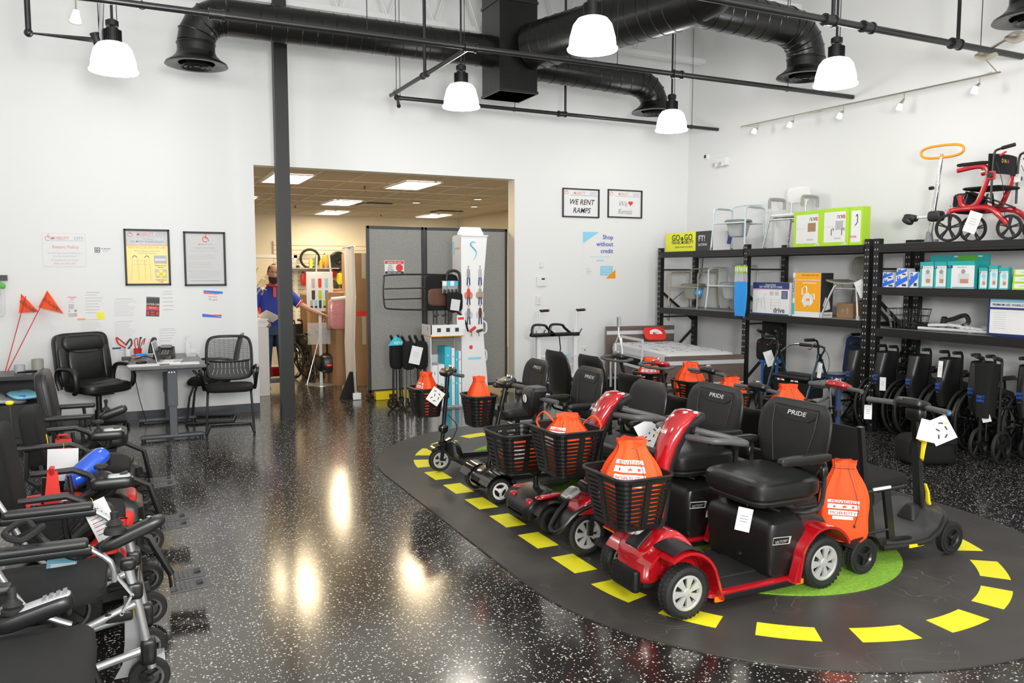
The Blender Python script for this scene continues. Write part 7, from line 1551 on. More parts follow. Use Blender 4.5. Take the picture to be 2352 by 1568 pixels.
# ================================================================ STOCKROOM BEYOND THE OPENING
# slatted wall
t = thing('slat_wall', 'cream slatted display wall at the back of the stockroom', 'slatwall', (0, 19.75, 0)); q = MB('cream'); q.b2(3.2, 6.5, 0, .045, .6, 2.45); q.mat('card_brown'); [q.b2(3.2, 6.5, -.002, .001, .66+.105*k, .672+.105*k) for k in range(17)]; q.build('slat_panel', t)
def bk(x, y, Y=19.6): return atY(x, y, Y)
t = thing('stock_door', 'cream panelled door behind the person', 'door', (bk(585, 700).x, 19.78, 0)); q = MB('cream'); q.b2(.0, .95, -.02, 0, 0, 2.05); q.build('leaf', t); q = MB('white'); [q.b2(a, b, -.04, 0, 0, 2.12) for a, b in ((-.08, 0), (.95, 1.03))]; q.b2(-.08, 1.03, -.04, 0, 2.05, 2.13); q.build('door_frame', t)
p = bk(712, 594, 19.55); q = MB('rubber'); q.lathe([(.22+.03*math.cos(a), .03*math.sin(a)) for a in [2*PI*k/8 for k in range(8)]], (0, 0, 0), 'y', n=32, closed=True); tag(q.build('spare_tyre', loc=p), 'black tyre hanging on the slatted wall', 'tyre')
p = bk(777, 600, 19.55); q = MB('plastic'); q.lathe([(.001, -.04), (.06, -.05), (.08, -.02), (.2, -.03), (.24, 0), (.001, .02)], (0, 0, 0), 'y', n=32); tag(q.build('round_hub_cover', loc=p), 'black round hub cover on the slatted wall', 'hub cover')
t = thing('wall_shelf', 'long shelf holding small bottles on the slatted wall', 'shelf', bk(703, 615, 19.55)); q = MB('grey_light'); q.b2(-.75, .75, -.18, .18, -.02, 0); q.build('board', t)
for i, (dx, m, h) in enumerate(((-.45, 'blue_bright', .16), (.1, 'poster_yellow', .22), (.22, 'green', .25), (.34, 'orange', .18), (.46, 'card_brown', .16), (-.2, 'ink', .06))):
    p = bk(703, 615, 19.55)+V(dx, -.05, 0); q = MB(m); q.lathe([(.04, 0), (.045, h*.7), (.02, h), (.001, h)], n=12); tag(q.build('shelf_bottle', loc=p), ['blue pot at the left of the wall shelf', 'yellow bottle on the wall shelf', 'green bottle on the wall shelf', 'orange bottle on the wall shelf', 'brown bottle at the right of the wall shelf', 'small black item on the wall shelf'][i], 'bottle', 'bottles on the wall shelf')
for i, (px, py, m) in enumerate(((698, 640, 'red_plastic'), (715, 640, 'red_plastic'), (725, 645, 'ink'), (766, 622, 'red_plastic'), (780, 640, 'yellow'), (770, 660, 'ink'), (790, 662, 'ink'), (748, 598, 'orange'))):
    p = bk(px, py, 19.6); q = MB(m); q.sq((0, 0, 0), (.16, .06, .3), .7, .7, n=12, m=8); q.mat('ink'); q.cyl((0, 0, .1), (0, .12, .16), .02); tag(q.build('wall_tool', loc=p), ['red tool left of a pair', 'red tool right of a pair', 'dark tool beside the red pair', 'small red-handled tool high up', 'yellow strap tool', 'black cable loop left of two', 'black cable loop right of two', 'orange hanging tool beside the tyre'][i]+' hanging on the slatted wall', 'tool', 'tools hanging on the slatted wall')
# ladder
t = thing('step_ladder', 'tall aluminium step ladder leaning by the slatted wall', 'ladder', (bk(748, 700, 18.6).x, 18.6, 0)); q = MB('alu'); [q.cyl((s*.28, 0, 0), (s*.14, .2, 2.1), .03) for s in (-1, 1)]; q.build('rail', t); q = MB('alu'); [q.bar((-.26+.02*k, .03*k, .3*k+.3), (.26-.02*k, .03*k, .3*k+.3), .06, .03) for k in range(6)]; q.build('rung', t)
# cartons
def crate(label, loc, size, rz=0, txt=None, m='card_brown', stripe=None):
    t = thing('cardboard_box', label, 'box', loc, rz, 'cardboard boxes in the stockroom'); q = MB(m); q.b2(-size[0]/2, size[0]/2, -size[1]/2, size[1]/2, 0, size[2], .004); q.mat('tile'); q.b2(-.03, .03, -size[1]/2-.001, size[1]/2+.001, size[2]*.6, size[2]+.001)
    if stripe: q.mat('red_ink'); q.b2(-size[0]/2-.001, size[0]/2+.001, -size[1]/2-.001, size[1]/2+.001, size[2]*stripe[0], size[2]*stripe[1])
    if txt: q.mat('ink'); q.text(txt, (size[0]*.22, -size[1]/2-.001, size[2]*.45), size[0]*.22, FRONT @ Matrix.Rotation(-PI/2, 4, 'Z'), sx=1.2)
    q.build('carton', t); return t
p = atz(834, 884, 0); crate('tall brown carton with sideways black lettering standing beside the screen', (p.x, p.y+.1, 0), (.42, .42, 1.05), 0, 'HELDUP')
crate('brown carton with a red stripe on top of the printed one', (p.x+.02, p.y+.15, 1.05), (.46, .42, .95), 0, stripe=(0, .08))
p2 = atz(786, 880, 0); crate('brown carton with a white label right of the sample stand', (p2.x, p2.y, 0), (.34, .5, .86), .1)
crate('orange-brown wrapped carton on the labelled one', (p2.x+.03, p2.y+.05, .86), (.52, .5, .55), 0)
p3 = atz(735, 862, 0); crate('long plain carton behind the sample stand', (p3.x, p3.y, 0), (.50, .45, 1.35), .05)
crate('small open carton on the stack beside the screen', (p.x-.38, p.y+.7, 0), (.4, .4, 1.45), .05)
t = thing('wrapped_roll', 'pink plastic wrapped roll leaning against the cartons', 'wrapped roll', (p3.x+.22, p3.y-.35, 0), rot=(-.14, .10, 0)); q = MB('pink_wrap'); q.tube([(0, 0, .02), (.02, 0, .5), (0, 0, 1.0), (0, 0, 1.45)], [.09, .13, .12, .10], n=12, smooth=3); q.build('roll', t)
t = thing('wrapped_parcel', 'shiny pink bubble wrapped parcel below the orange-brown carton', 'parcel', (p2.x-.05, p2.y-.28, .88)); q = MB('pink_wrap'); q.sq((0, 0, .22), (.42, .12, .48), .4, .3, n=20, m=8); q.build('parcel', t)
q = MB('white'); q.cyl((-.22, 0, 0), (.15, 0, .03), .03); tag(q.build('paper_tube', loc=(p2.x-.02, p2.y-.40, 1.315)), 'white paper tube sticking out of the pink parcel', 'tube')
# colour sample stand
p = atz(738, 882, 0)
t = thing('sample_stand', 'white framed stand of colour sample tabs on a chrome pole', 'display stand', (p.x, p.y, 0))
q = MB('alu'); q.lathe([(.24, .0), (.24, .008), (.03, .03), (.001, .03)], n=28); q.build('base', t); q = MB('alu_white'); q.b2(-.022, .022, -.012, .012, .03, 1.12); q.build('pole', t)
q = MB('white'); q.b2(-.20, .20, -.035, -.015, 1.12, 1.72, .004); q.mat('paper'); q.b2(-.165, .165, -.038, -.035, 1.15, 1.69)
for i, m in enumerate(('grey_light', 'red_ink', 'sky', 'ink', 'lime', 'blue_bright')):
    x, z = -.10+.10*(i % 3), 1.56-.18*(i//3); q.mat(m); q.box((x, -.040, z), (.05, .004, .12), bev=.001); q.sq((x, -.040, z-.06), (.05, .004, .05), 1, 1, n=12, m=4)
for i, m in enumerate(('grey_light', 'sky', 'navy', 'lime', 'red_ink')): q.mat(m); q.box((-.13+.065*i, -.040, 1.23), (.04, .004, .12)); q.mat('ink'); q.box((-.13+.065*i, -.043, 1.19), (.04, .002, .03))
q.build('sample_board', t); q = MB('clear'); q.b2(-.2, .2, -.05, -.045, .62, .95); q.build('leaflet_holder', t)
t = thing('easel', 'thin chrome tripod easel behind the colour sample stand', 'easel', (p.x+.08, p.y+.10, 0)); 
for x, y in ((-.3, -.1), (.35, -.1), (.05, .4)): q = MB('chrome'); q.cyl((x, y, 0), (.02, .0, 1.05), .010); q.build('leg', t)
# roll-up banner edge-on
p = atz(822, 918, 0); t = thing('roll_up_banner', 'white roll-up banner seen nearly edge-on beside the screen', 'banner', (p.x+.02, p.y+.44, 0), 1.50)
q = MB('white'); N = 10; q.loft([[V(-.42+.84*i/N, .012*math.sin(i*1.1)+d, z) for z, d in ((.08, 0), (.7, .015), (1.4, -.012), (2.05, 0))]+[V(-.42+.84*i/N, .012*math.sin(i*1.1)+d+.003, z) for z, d in ((2.05, 0), (1.4, -.012), (.7, .015), (.08, 0))] for i in range(N+1)]); q.build('banner_cloth', t)
q = MB('alu'); q.box((0, 0, .05), (.88, .10, .07), bev=.015); q.mat('white'); q.box((-.445, 0, .05), (.012, .11, .09), bev=.004); q.build('cassette', t); q = MB('alu'); q.cyl((-.43, 0, 2.06), (.43, 0, 2.06), .012); q.build('top_rail', t)
q = MB('cloth_black'); q.loft([rring((.02*k, 0, .09*k), .22-.03*k, .16-.02*k, .04, 4) for k in range(5)]); tag(q.build('carry_bag', loc=atz(800, 915, 0), rot=(0, 0, .3)), 'slumped black carry bag at the foot of the white banner', 'bag')
# dark wheelchair and parts in the shade
p = atz(690, 868, 0); w = dup(w0, (p.x, p.y, 0), -1.2, 'dark wheelchair standing in the stockroom right of the column'); del w['group']
t = thing('power_chair_base', 'dark power chair base with a glowing red tail lamp in the stockroom', 'power chair', (p.x+.30, p.y-.75, 0)); q = MB('plastic'); q.sq((0, 0, .32), (.4, .5, .3), .5, .5); q.cyl((0, 0, .4), (0, 0, .7), .04); q.sq((0, .1, .8), (.36, .4, .1), .5, .5); q.build('body', t); q = MB('glow_red'); q.sq((-.05, -.25, .30), (.08, .03, .03), .8, .8, n=10, m=6); q.build('tail_lamp', t)
for s in (-1, 1): spoked(t, (s*.2, -.05, .12), .12, .06, 5)
q = MB('red_plastic'); q.cyl((0, 0, 0), (.03, 0, 1.25), .03); q.mat('yellow'); q.box((0, 0, .5), (.22, .1, .12)); tag(q.build('floor_jack', loc=(p.x-.15, p.y+.3, 0)), 'upright red tool with yellow base in the stockroom', 'tool')
# red rear of a scooter and its seat at the foot of the column
p = atz(622, 893, 0); t = thing('mobility_scooter', 'red compact scooter seen from behind beyond the column', 'mobility scooter', (p.x, p.y+.35, 0), PI/2+.1)
q = MB('red_paint'); q.sq((-.12, 0, .24), (.40, .42, .15), .4, .35, n=28, m=8); q.build('rear_shroud', t); q = MB('grey_mid'); q.box((-.33, 0, .12), (.05, .46, .07), bev=.02); q.build('bumper', t)
for s in (-1, 1): q = MB('amber'); q.sq((-.315, s*.15, .24), (.03, .07, .04), .8, .6, n=12, m=6); q.build('tail_lamp', t); spoked(t, (-.15, s*.22, .10), .10, .06, 5)
q = MB('metal_black'); q.cyl((-.05, 0, .3), (-.05, 0, .60), .03); q.build('seat_post', t); q = MB('vinyl'); q.sq((-.02, 0, .66), (.44, .46, .12), .5, .35, n=24, m=8); q.build('seat', t); q = MB('vinyl'); q.sq((-.26, 0, .88), (.06, .48, .36), .35, .3, n=24, m=8); q.mat('chrome'); [q.sq((-.295, y, .74), (.01, .02, .02), 1, 1, n=8, m=5) for y in (-.1, 0, .1)]; q.build('backrest', t)
# leafy yellow ribbons / plant at the left jamb
p = atY(590, 700, 11.0); t = thing('potted_plant', 'plant with long pale yellow strap leaves at the left edge of the opening', 'plant', (1.40, 11.1, 0)); q = MB('white'); q.b2(-.16, .12, -.15, .15, 0, 1.10, .004); q.build('pedestal', t)
q = MB('leaf')
for k, (dx, dz, b) in enumerate(((.10, .78, .1), (.16, .70, .14), (.05, .85, .05), (.20, .55, .2), (.12, .62, .1), (.18, .42, .18))):
    pts = [V(.02, -.02*k, 1.1), V(.05+dx*.3, -.02*k, 1.1+dz*.55), V(.02+dx, -.03*k, 1.1+dz*.95), V(.05+dx*1.25, -.03*k, 1.1+dz*(.9 if k % 2 else 1.02))]
    q.tube(pts, [.02, .03, .03, .004], n=6, smooth=5, flat=.18)
q.build('leaves', t)
q = MB('red_ink'); q.b2(-.02, .05, -.004, .004, 0, .35); tag(q.build('red_sign_edge', loc=(1.40, 11.3, 1.72)), 'narrow red sign edge above the yellow leaves', 'sign')
t = thing('filing_cabinet', 'pale cabinet with stacked papers left of the person', 'cabinet', (1.55, 11.75, 0)); q = MB('paper_grey'); q.b2(-.3, .22, -.25, .25, 0, .95, .006); q.build('body', t)
q = MB('paper'); [q.box((.01*(k % 3), 0, .012+.02*k), (.30, .22, .018), rot=(0, 0, .1*(k % 4))) for k in range(6)]; tag(q.build('paper_stack', loc=(1.60, 11.65, .95)), 'stack of papers on the pale cabinet', 'papers')
# ---------------------------------------------------------------- the person
PX = atY(628, 700, 12.0).x
t = thing('person', 'man with short hair and beard in a blue polo shirt reading a sheet of paper', 'person', (PX, 12.0, 0), 0)
def skin_body(name, verts, edges, radii, m, parent, sub=2):
    me = bpy.data.meshes.new(name); me.from_pydata(verts, edges, []); o = bpy.data.objects.new(name, me); C.objects.link(o)
    sk = o.modifiers.new('s', 'SKIN'); me.skin_vertices[0].data[0].use_root = True
    for i, r in enumerate(radii): me.skin_vertices[0].data[i].radius = r if isinstance(r, tuple) else (r, r)
    sb = o.modifiers.new('u', 'SUBSURF'); sb.levels = sub; sb.render_levels = sub
    dg = bpy.context.evaluated_depsgraph_get(); dg.update(); nm = bpy.data.meshes.new_from_object(o.evaluated_get(dg)); bpy.data.objects.remove(o)
    nm.materials.clear(); nm.materials.append(MATS[m]); nm.polygons.foreach_set('use_smooth', [True]*len(nm.polygons))
    ob = bpy.data.objects.new(name, nm); C.objects.link(ob); ob.parent = parent; return ob
# skeleton: faces the camera (-y), head bowed
vt = [(0, 0, .95), (0, 0, 1.10), (0, .01, 1.28), (0, .01, 1.43), (0, .0, 1.52), (0, -.03, 1.58),            # 0-5 pelvis..neck base
      (0, -.06, 1.66), (0, -.07, 1.745),                                                                     # 6,7 head
      (-.19, .0, 1.42), (-.27, -.03, 1.18), (-.22, -.20, 1.03), (-.15, -.27, 1.06),                          # left-in-view arm 8..11
      (.19, .0, 1.42), (.34, -.03, 1.27), (.50, -.10, 1.17), (.62, -.14, 1.12),                              # right-in-view arm 12..15
      (-.10, 0, .88), (-.12, .0, .50), (-.13, .02, .10), (-.14, -.12, .05),
      (.10, 0, .88), (.12, .0, .50), (.13, .02, .10), (.14, -.12, .05)]
ed = [(0, 1), (1, 2), (2, 3), (3, 4), (4, 5), (5, 6), (6, 7), (3, 8), (8, 9), (9, 10), (10, 11), (3, 12), (12, 13), (13, 14), (14, 15), (0, 16), (16, 17), (17, 18), (18, 19), (0, 20), (20, 21), (21, 22), (22, 23)]
ra = [.15, .15, .16, .13, .065, .06, (.075, .09), (.07, .085), .07, .05, .036, .028, .07, .05, .036, .028, .09, .065, .045, .035, .09, .065, .045, .035]
# fingers
for hand, dirv, side in ((11, V(.10, -.75, -.55), V(1, .1, 0)), (15, V(.85, -.2, -.35), V(.2, -.9, .1))):
    base = Vector(vt[hand]); dirv = dirv.normalized(); side = side.normalized(); palm = base+dirv*.05
    vt.append(tuple(palm)); ra.append((.032, .018)); pi_ = len(vt)-1; ed.append((hand, pi_))
    for k, (o, L) in enumerate(((-.03, .065), (-.01, .078), (.01, .074), (.03, .058))):
        a = palm+side*o+dirv*.03; b = a+dirv*L*.55+V(0, 0, -.004); c = b+dirv*L*.4+V(0, 0, -.018)
        n0 = len(vt); vt += [tuple(a), tuple(b), tuple(c)]; ra += [.010, .009, .008]; ed += [(pi_, n0), (n0, n0+1), (n0+1, n0+2)]
    a = base+side*-.032+dirv*.02; b = a+side*-.028+dirv*.025; n0 = len(vt); vt += [tuple(a), tuple(b)]; ra += [.012, .009]; ed += [(hand, n0), (n0, n0+1)]
body = skin_body('body', vt, ed, ra, 'skin', t)
q = MB('skin'); H0 = V(0, -.075, 1.70)
rings = []
for k in range(15):
    u = k/14; z = -.125+.25*u; r = math.sqrt(max(.02, 1-((u-.55)/.56)**2)); ring = []
    for j in range(24):
        a = 2*PI*j/24; x = .077*r*math.cos(a); y = .098*r*math.sin(a)
        if math.sin(a) < -.8 and .40 < u < .55: y -= .012*(1-abs(u-.46)/.1)
        if u < .35: y -= .012*(1-u/.35); x *= .85+.15*u/.35
        ring.append(V(x, y, z))
    rings.append(ring)
R3 = Matrix.Rotation(.28, 3, 'X'); rings = [[R3 @ p+H0 for p in r] for r in rings]; q.loft(rings)
nose = [R3 @ V(0, -.10, .03)+H0, R3 @ V(0, -.112, .0)+H0, R3 @ V(0, -.122, -.018)+H0]; q.tube(nose, [.008, .011, .014], n=8)
for s in (-1, 1): q.sq(R3 @ V(s*.08, .01, -.005)+H0, (.018, .035, .06), .8, .8, n=10, m=6)
q.mat('paper'); [q.sq(R3 @ V(s*.032, -.088, .022)+H0, (.026, .012, .012), 1, 1, n=10, m=6) for s in (-1, 1)]; q.mat('ink'); [q.sq(R3 @ V(s*.032, -.094, .021)+H0, (.011, .006, .011), 1, 1, n=8, m=5) for s in (-1, 1)]; q.mat('hair'); [q.tube([R3 @ V(s*.015, -.098, .045)+H0, R3 @ V(s*.05, -.088, .048)+H0], .006, n=5) for s in (-1, 1)]; q.mat('pink_ink'); q.tube([R3 @ V(-.022, -.106, -.055)+H0, R3 @ V(.022, -.106, -.055)+H0], .006, n=6); q.build('face', t)
q = MB('hair'); hr = []
for k in range(8):
    u = k/7; z = .012+.122*u; r = math.sqrt(max(.0, 1-((z-.012)/.128)**2)); hr.append([R3 @ V(.085*r*math.cos(a), .104*r*math.sin(a)+(.030 if math.sin(a) < -.2 and u < .45 else .004), z)+H0 for a in [2*PI*j/20 for j in range(20)]])
q.loft(hr); q.build('hair', t)
q = MB('hair'); q.loft([[R3 @ V(.068*k*math.cos(a), -.035-.078*k*math.sin(a)*(1), z)+H0 for a in [PI*j/12 for j in range(13)]] for z, k in ((-.04, 1.08), (-.07, 1.1), (-.10, 1.0), (-.135, .7))]); q.build('beard', t)
q = MB('shirt_blue'); rings = []
for z, w_, d_ in ((.93, .36, .25), (1.0, .40, .29), (1.15, .41, .31), (1.3, .43, .29), (1.40, .44, .25), (1.46, .36, .21), (1.50, .22, .17), (1.53, .15, .14)):
    rings.append([V(w_/2*math.copysign(abs(math.cos(a))**.8, math.cos(a)), d_/2*math.copysign(abs(math.sin(a))**.8, math.sin(a))+.005, z) for a in [2*PI*j/28 for j in range(28)]])
q.loft(rings)
q.tube([(-.15, .0, 1.43), (-.22, .0, 1.38), (-.265, -.02, 1.22)], [.085, .085, .075], n=14, smooth=3); q.tube([(.15, .0, 1.43), (.23, .0, 1.38), (.36, -.035, 1.255)], [.085, .085, .072], n=14, smooth=3)
q.mat('red_ink'); q.b2(-.02, .02, -.135, -.118, 1.36, 1.50); q.tube([(.36, -.035, 1.255), (.372, -.04, 1.245)], .074, n=14); q.mat('paper'); q.tube([(.345, -.033, 1.265), (.352, -.034, 1.26)], .0745, n=14); q.tube([(.17, -.03, 1.50), (.26, -.03, 1.43), (.35, -.035, 1.33)], .006, n=5)
q.mat('red_ink'); q.sq((-.20, -.01, 1.12), (.05, .16, .22), .6, .6, n=12, m=8); q.build('polo_shirt', t)
q = MB('red_ink'); q.tube([(.08*math.cos(a), -.005+.075*math.sin(a), 1.535+.01*math.sin(a)) for a in [2*PI*j/20 for j in range(20)]], .016, n=6, closed=True); q.build('collar', t)
q = MB('jeans'); q.loft([rring((0, .0, z), w_, d_, .09, 5) for z, w_, d_ in ((.95, .37, .26), (.9, .39, .27), (.82, .38, .26))])
for s in (-1, 1): q.tube([(s*.10, 0, .85), (s*.12, 0, .5), (s*.135, .02, .08)], [.10, .08, .062], n=14, smooth=3)
q.build('jeans', t)
for s in (-1, 1): q = MB('base_black'); q.sq((s*.14, -.06, .045), (.11, .29, .09), .6, .6); q.build('shoe', t)
q = MB('paper'); q.box((0, 0, 0), (.24, .003, .20), rot=(1.1, .45, .3)); tag(q.build('paper_sheet', loc=(PX-.12, 11.62, 1.10)), 'white sheet of paper held by the man', 'paper')
# ================================================================ POWER CHAIRS ALONG THE LEFT EDGE (all face +x)
def powerchair(label, y, x=-.33, armz=.70, backz=1.0, bent=True, joy=-1, pads=True, back='cloth_black', disc=False, seatz=.52, arm_x=(-.56, -.20), loc_rz=0.0, vinyl=False, plate=(.50, 1)):
    t = thing('power_wheelchair', label, 'power wheelchair', (x, y, 0), loc_rz, None)
    q = MB('plastic'); q.loft([rring((.0, 0, z), L, w, .06, 5) for z, L, w in ((.10, .50, .30), (.14, .62, .38), (.28, .60, .38), (.34, .46, .32), (.36, .36, .26))]); q.mat('red_plastic' if disc else 'plastic'); q.sq((.20, 0, .30), (.14, .30, .10), .5, .5); q.build('base_shroud', t)
    for s in (-1, 1):
        wheel(t, (-.02, s*.25, .155), .155, .07, 'metal_black', 5, 'spoke', tread=False); wheel(t, (.33, s*.22, .085), .085, .045, 'metal_black', 3, 'spoke', tread=False, name='caster'); wheel(t, (-.36, s*.2, .075), .075, .04, 'metal_black', 3, 'spoke', tread=False, name='caster')
        q = MB('plastic'); q.band([(-.02+.185*math.cos(a), .16+.18*math.sin(a)) for a in [math.radians(d) for d in range(15, 170, 14)]], .012, s*.19, s*.30); q.mat('metal_black'); q.bar((.1, s*.2, .16), (.33, s*.2, .19), .03, .04); q.build('fender', t)
    q = MB('metal_black'); q.cyl((-.05, 0, .34), (-.05, 0, seatz-.08), .05); q.b2(-.24, .16, -.2, .2, seatz-.10, seatz-.075); q.bar((-.2, -.2, seatz-.09), (-.26, -.2, seatz+.25), .03, .02); q.bar((-.2, .2, seatz-.09), (-.26, .2, seatz+.25), .03, .02); q.build('seat_frame', t)
    q = MB('vinyl' if vinyl else back); q.sq((-.0, 0, seatz-.02), (.48, .46, .12), .5, .3, n=28, m=8); q.build('seat', t)
    q = MB('vinyl_soft' if vinyl else back); H = backz-seatz-.02; cz = seatz+.04+H/2
    q.sq((-.27, 0, cz), (.10, .46, H), .38, .38, rot=(0, -.14, 0), n=32, m=14)
    if vinyl: q.mat('plastic_matte'); q.tube([V(-.27, 0, cz)+Euler((0, -.14, 0)).to_matrix() @ V(0, .232*math.copysign(abs(math.cos(a))**.4, math.cos(a)), (H/2+.002)*math.copysign(abs(math.sin(a))**.4, math.sin(a))) for a in [2*PI*j/36 for j in range(36)]], .006, n=5, closed=True)
    q.build('backrest', t)
    for s in (-1, 1):
        q = MB('vinyl_soft'); yy = s*.27; x0, x1 = arm_x[0]-x, arm_x[1]-x
        if bent: q.tube([(x0, yy, armz), (x1-.06, yy, armz+.005), (x1+.01, yy, armz-.03), (x1+.08, yy, armz-.12)], [.019, .021, .021, .015], n=8, flat=.8)
        else: q.box(((x0+x1)/2, yy, armz-.01), (x1-x0, .055, .035), bev=.014, seg=3)
        q.mat('metal_black'); q.tube([(x0+.06, yy, armz-.02), (x0+.05, yy, seatz+.02), (x0+.15, yy*.85, seatz-.08)], .013, n=8); q.tube([(x1-.08, yy, armz-.02), (x1-.06, yy*.95, seatz-.06)], .012, n=8); q.build('armrest', t)
    if disc:
        for s in (-1, 1):
            q = MB('vinyl'); c = V(arm_x[1]-x+.07, s*.315, armz-.10); q.tube([c+V(-.10, 0, -.08), c], [.05, .075], n=16, flat=.6); q.lathe([(.001, -.035), (.06, -.034), (.075, -.02), (.075, .02), (.06, .034), (.001, .035)], c, 'y', n=26); q.mat('plastic'); q.lathe([(.001, -.045), (.040, -.043), (.046, -.034)], c, 'y', n=20); q.build('leg_guide', t)
    # joystick
    c = V(arm_x[1]-x+.13, joy*(.20 if disc else .27), armz+(.03 if disc else .005))
    q = MB('plastic'); q.loft([[p+c for p in rring((dx, 0, dz), .001, 1, .0001, 2)] for dx, dz in ((0, 0),)]) if False else q.sq(c, (.19, .075, .06), .5, .4, rot=(0, -.35 if disc is False else 0, 0), n=24, m=8)
    q.mat('grey_light'); q.sq(c+V(.03, 0, .028), (.10, .055, .02), .5, .4, rot=(0, -.35 if not disc else 0, 0), n=18, m=6); q.mat('ink'); q.sq(c+V(.05, 0, .04), (.04, .04, .012), .6, .6, rot=(0, -.3, 0), n=10, m=5); q.build('controller', t)
    q = MB('rubber'); k = c+V(-.045, 0, .02); q.lathe([(.030, 0), (.026, .012), (.016, .022), (.009, .03), (.009, .055)], k, n=16)
    if disc: q.sq(k+V(0, 0, .062), (.065, .065, .026), .8, 1, n=18, m=8)
    else: q.lathe([(.010, .05), (.013, .06), (.013, .075), (.001, .08)], k, n=12)
    q.build('joystick', t)
    q = MB('rubber'); q.tube([c+V(-.06, 0, -.03), c+V(-.15, .02, -.08), (0, joy*.25, seatz), (-.2, joy*.2, seatz-.1)], .005, n=5, smooth=5); q.build('cable', t)
    # foot plate
    px = plate[0]; q = MB('metal_black'); q.tube([(.22, 0, seatz-.08), (.34, 0, seatz-.15), (px-.06, 0, .16)], .018, n=8); q.cyl((px-.06, -.14, .13), (px-.06, .14, .13), .014); q.build('foot_support', t)
    for s in (-1, 1):
        q = MB('grey_plastic'); q.box((px+.02, s*.085, .115), (.18, .13, .012), rot=(0, -.06, 0), bev=.004); [q.box((px-.04+.022*k_, s*.085, .123), (.006, .11, .004)) for k_ in range(6)]; q.mat('plastic'); q.box((px+.07, s*.085, .127), (.03, .05, .012), rot=(0, -.3, 0)); q.build('foot_plate', t)
    return t
powerchair('power wheelchair with rounded leather-look back nearest the leather office chair', 6.62, x=-.26, vinyl=True, bent=False, armz=.715, backz=1.0, arm_x=(-.54, -.24), plate=(.44, 1))
powerchair('power wheelchair with black disc leg guides, second from the back', 5.52, x=-.25, disc=True, armz=.72, backz=.90, arm_x=(-.60, -.26), plate=(.46, 1))
powerchair('power wheelchair with red base beside the glossy blue pad', 4.42, x=-.28, disc=True, armz=.69, backz=.98, arm_x=(-.47, -.22), plate=(.50, 1))
# silver folding power chair
t = thing('power_wheelchair', 'silver-framed folding power wheelchair with tilted joystick pod', 'power wheelchair', (-.33, 3.62, 0))
for s in (-1, 1):
    q = MB('vinyl_soft'); q.box((.0, s*.265, .705), (.34, .058, .035), bev=.014, seg=3); q.mat('plastic'); q.box((0, s*.265, .678), (.36, .045, .03), bev=.008); q.build('armrest', t)
    q = MB('alu'); q.tube([(-.20, s*.265, .80), (-.16, s*.265, .72), (-.05, s*.265, .50), (.10, s*.265, .40)], .015, n=10, smooth=3, flat=.7); q.tube([(.16, s*.265, .69), (.24, s*.265, .62), (.25, s*.26, .54)], .015, n=10, smooth=3, flat=.7); q.tube([(.30, s*.20, .56), (.33, s*.20, .40), (.37, s*.19, .14)], .017, n=12); q.tube([(-.12, s*.2, .28), (.12, s*.2, .34), (.33, s*.2, .42)], .016, n=12); q.tube([(-.05, s*.2, .14), (.20, s*.2, .19), (.36, s*.19, .22)], .016, n=12); q.build('side_frame', t)
    for c_, z_, e_ in (((.32, s*.20, .47), (.06, .05, .07), .5), ((.36, s*.19, .21), (.06, .06, .11), .45), ((.30, s*.2, .58), (.06, .05, .05), .6), ((.26, s*.2, .375), (.10, .03, .04), .3)): q = MB('plastic'); q.sq(c_, z_, e_, e_); q.build('joint', t)
    q = MB('alu'); q.bar((.26, s*.24, .55), (.31, s*.24, .47), .03, .008); q.bar((.31, s*.235, .47), (.27, s*.235, .40), .03, .008); [q.cyl((a, s*.245, b), (a, s*.25, b), .007, n=8) for a, b in ((.26, .55), (.31, .47), (.27, .40))]; q.build('linkage', t)
    wheel(t, (-.10, s*.25, .155), .155, .06, 'metal_black', 5, 'spoke', tread=True, name='rear_wheel'); wheel(t, (.36, s*.15, .085), .085, .04, 'metal_black', 3, 'spoke', tread=False, name='caster')
q = MB('alu'); q.loft([[V(.30+.05*(.40-z)+a, -.12+y, z) for a, y in ((-w_, 0), (w_, 0), (w_, .006), (-w_, .006))] for z, w_ in ((.42, .022), (.34, .024), (.22, .035), (.14, .05), (.085, .085))]); q.mat('yellow'); q.box((.302, -.121, .355), (.034, .002, .028)); q.mat('red_ink'); q.box((.302, -.121, .372), (.034, .0025, .006)); q.build('foot_bracket', t)
q = MB('alu'); q.box((.36, -.02, .08), (.13, .24, .008), bev=.003); q.build('foot_plate', t)
q = MB('mesh_black'); q.sq((.0, 0, .47), (.44, .44, .07), .4, .25, n=28, m=8); q.build('seat', t)
q = MB('mesh_black'); q.sq((-.27, 0, .74), (.07, .42, .46), .35, .3, rot=(0, -.15, 0), n=28, m=10); q.build('backrest', t)
c = V(.32, -.265, .72); q = MB('plastic'); q.sq(c, (.25, .07, .052), .6, .5, rot=(0, -.38, 0), n=26, m=10); q.mat('grey_plastic'); q.sq(c+V(.02, 0, .022), (.17, .05, .016), .5, .5, rot=(0, -.38, 0), n=20, m=6); q.mat('green'); q.sq(c+V(.03, 0, .048), (.012, .012, .006), 1, 1, n=8, m=5); q.mat('chrome'); q.sq(c+V(.06, 0, .056), (.02, .02, .01), 1, 1, n=10, m=5); q.build('controller', t)
q = MB('rubber'); k = c+V(-.06, 0, .01); q.lathe([(.04, 0), (.038, .015), (.024, .03), (.032, .035), (.018, .05), (.013, .055), (.015, .08), (.001, .085)], k, n=18); q.build('joystick', t)
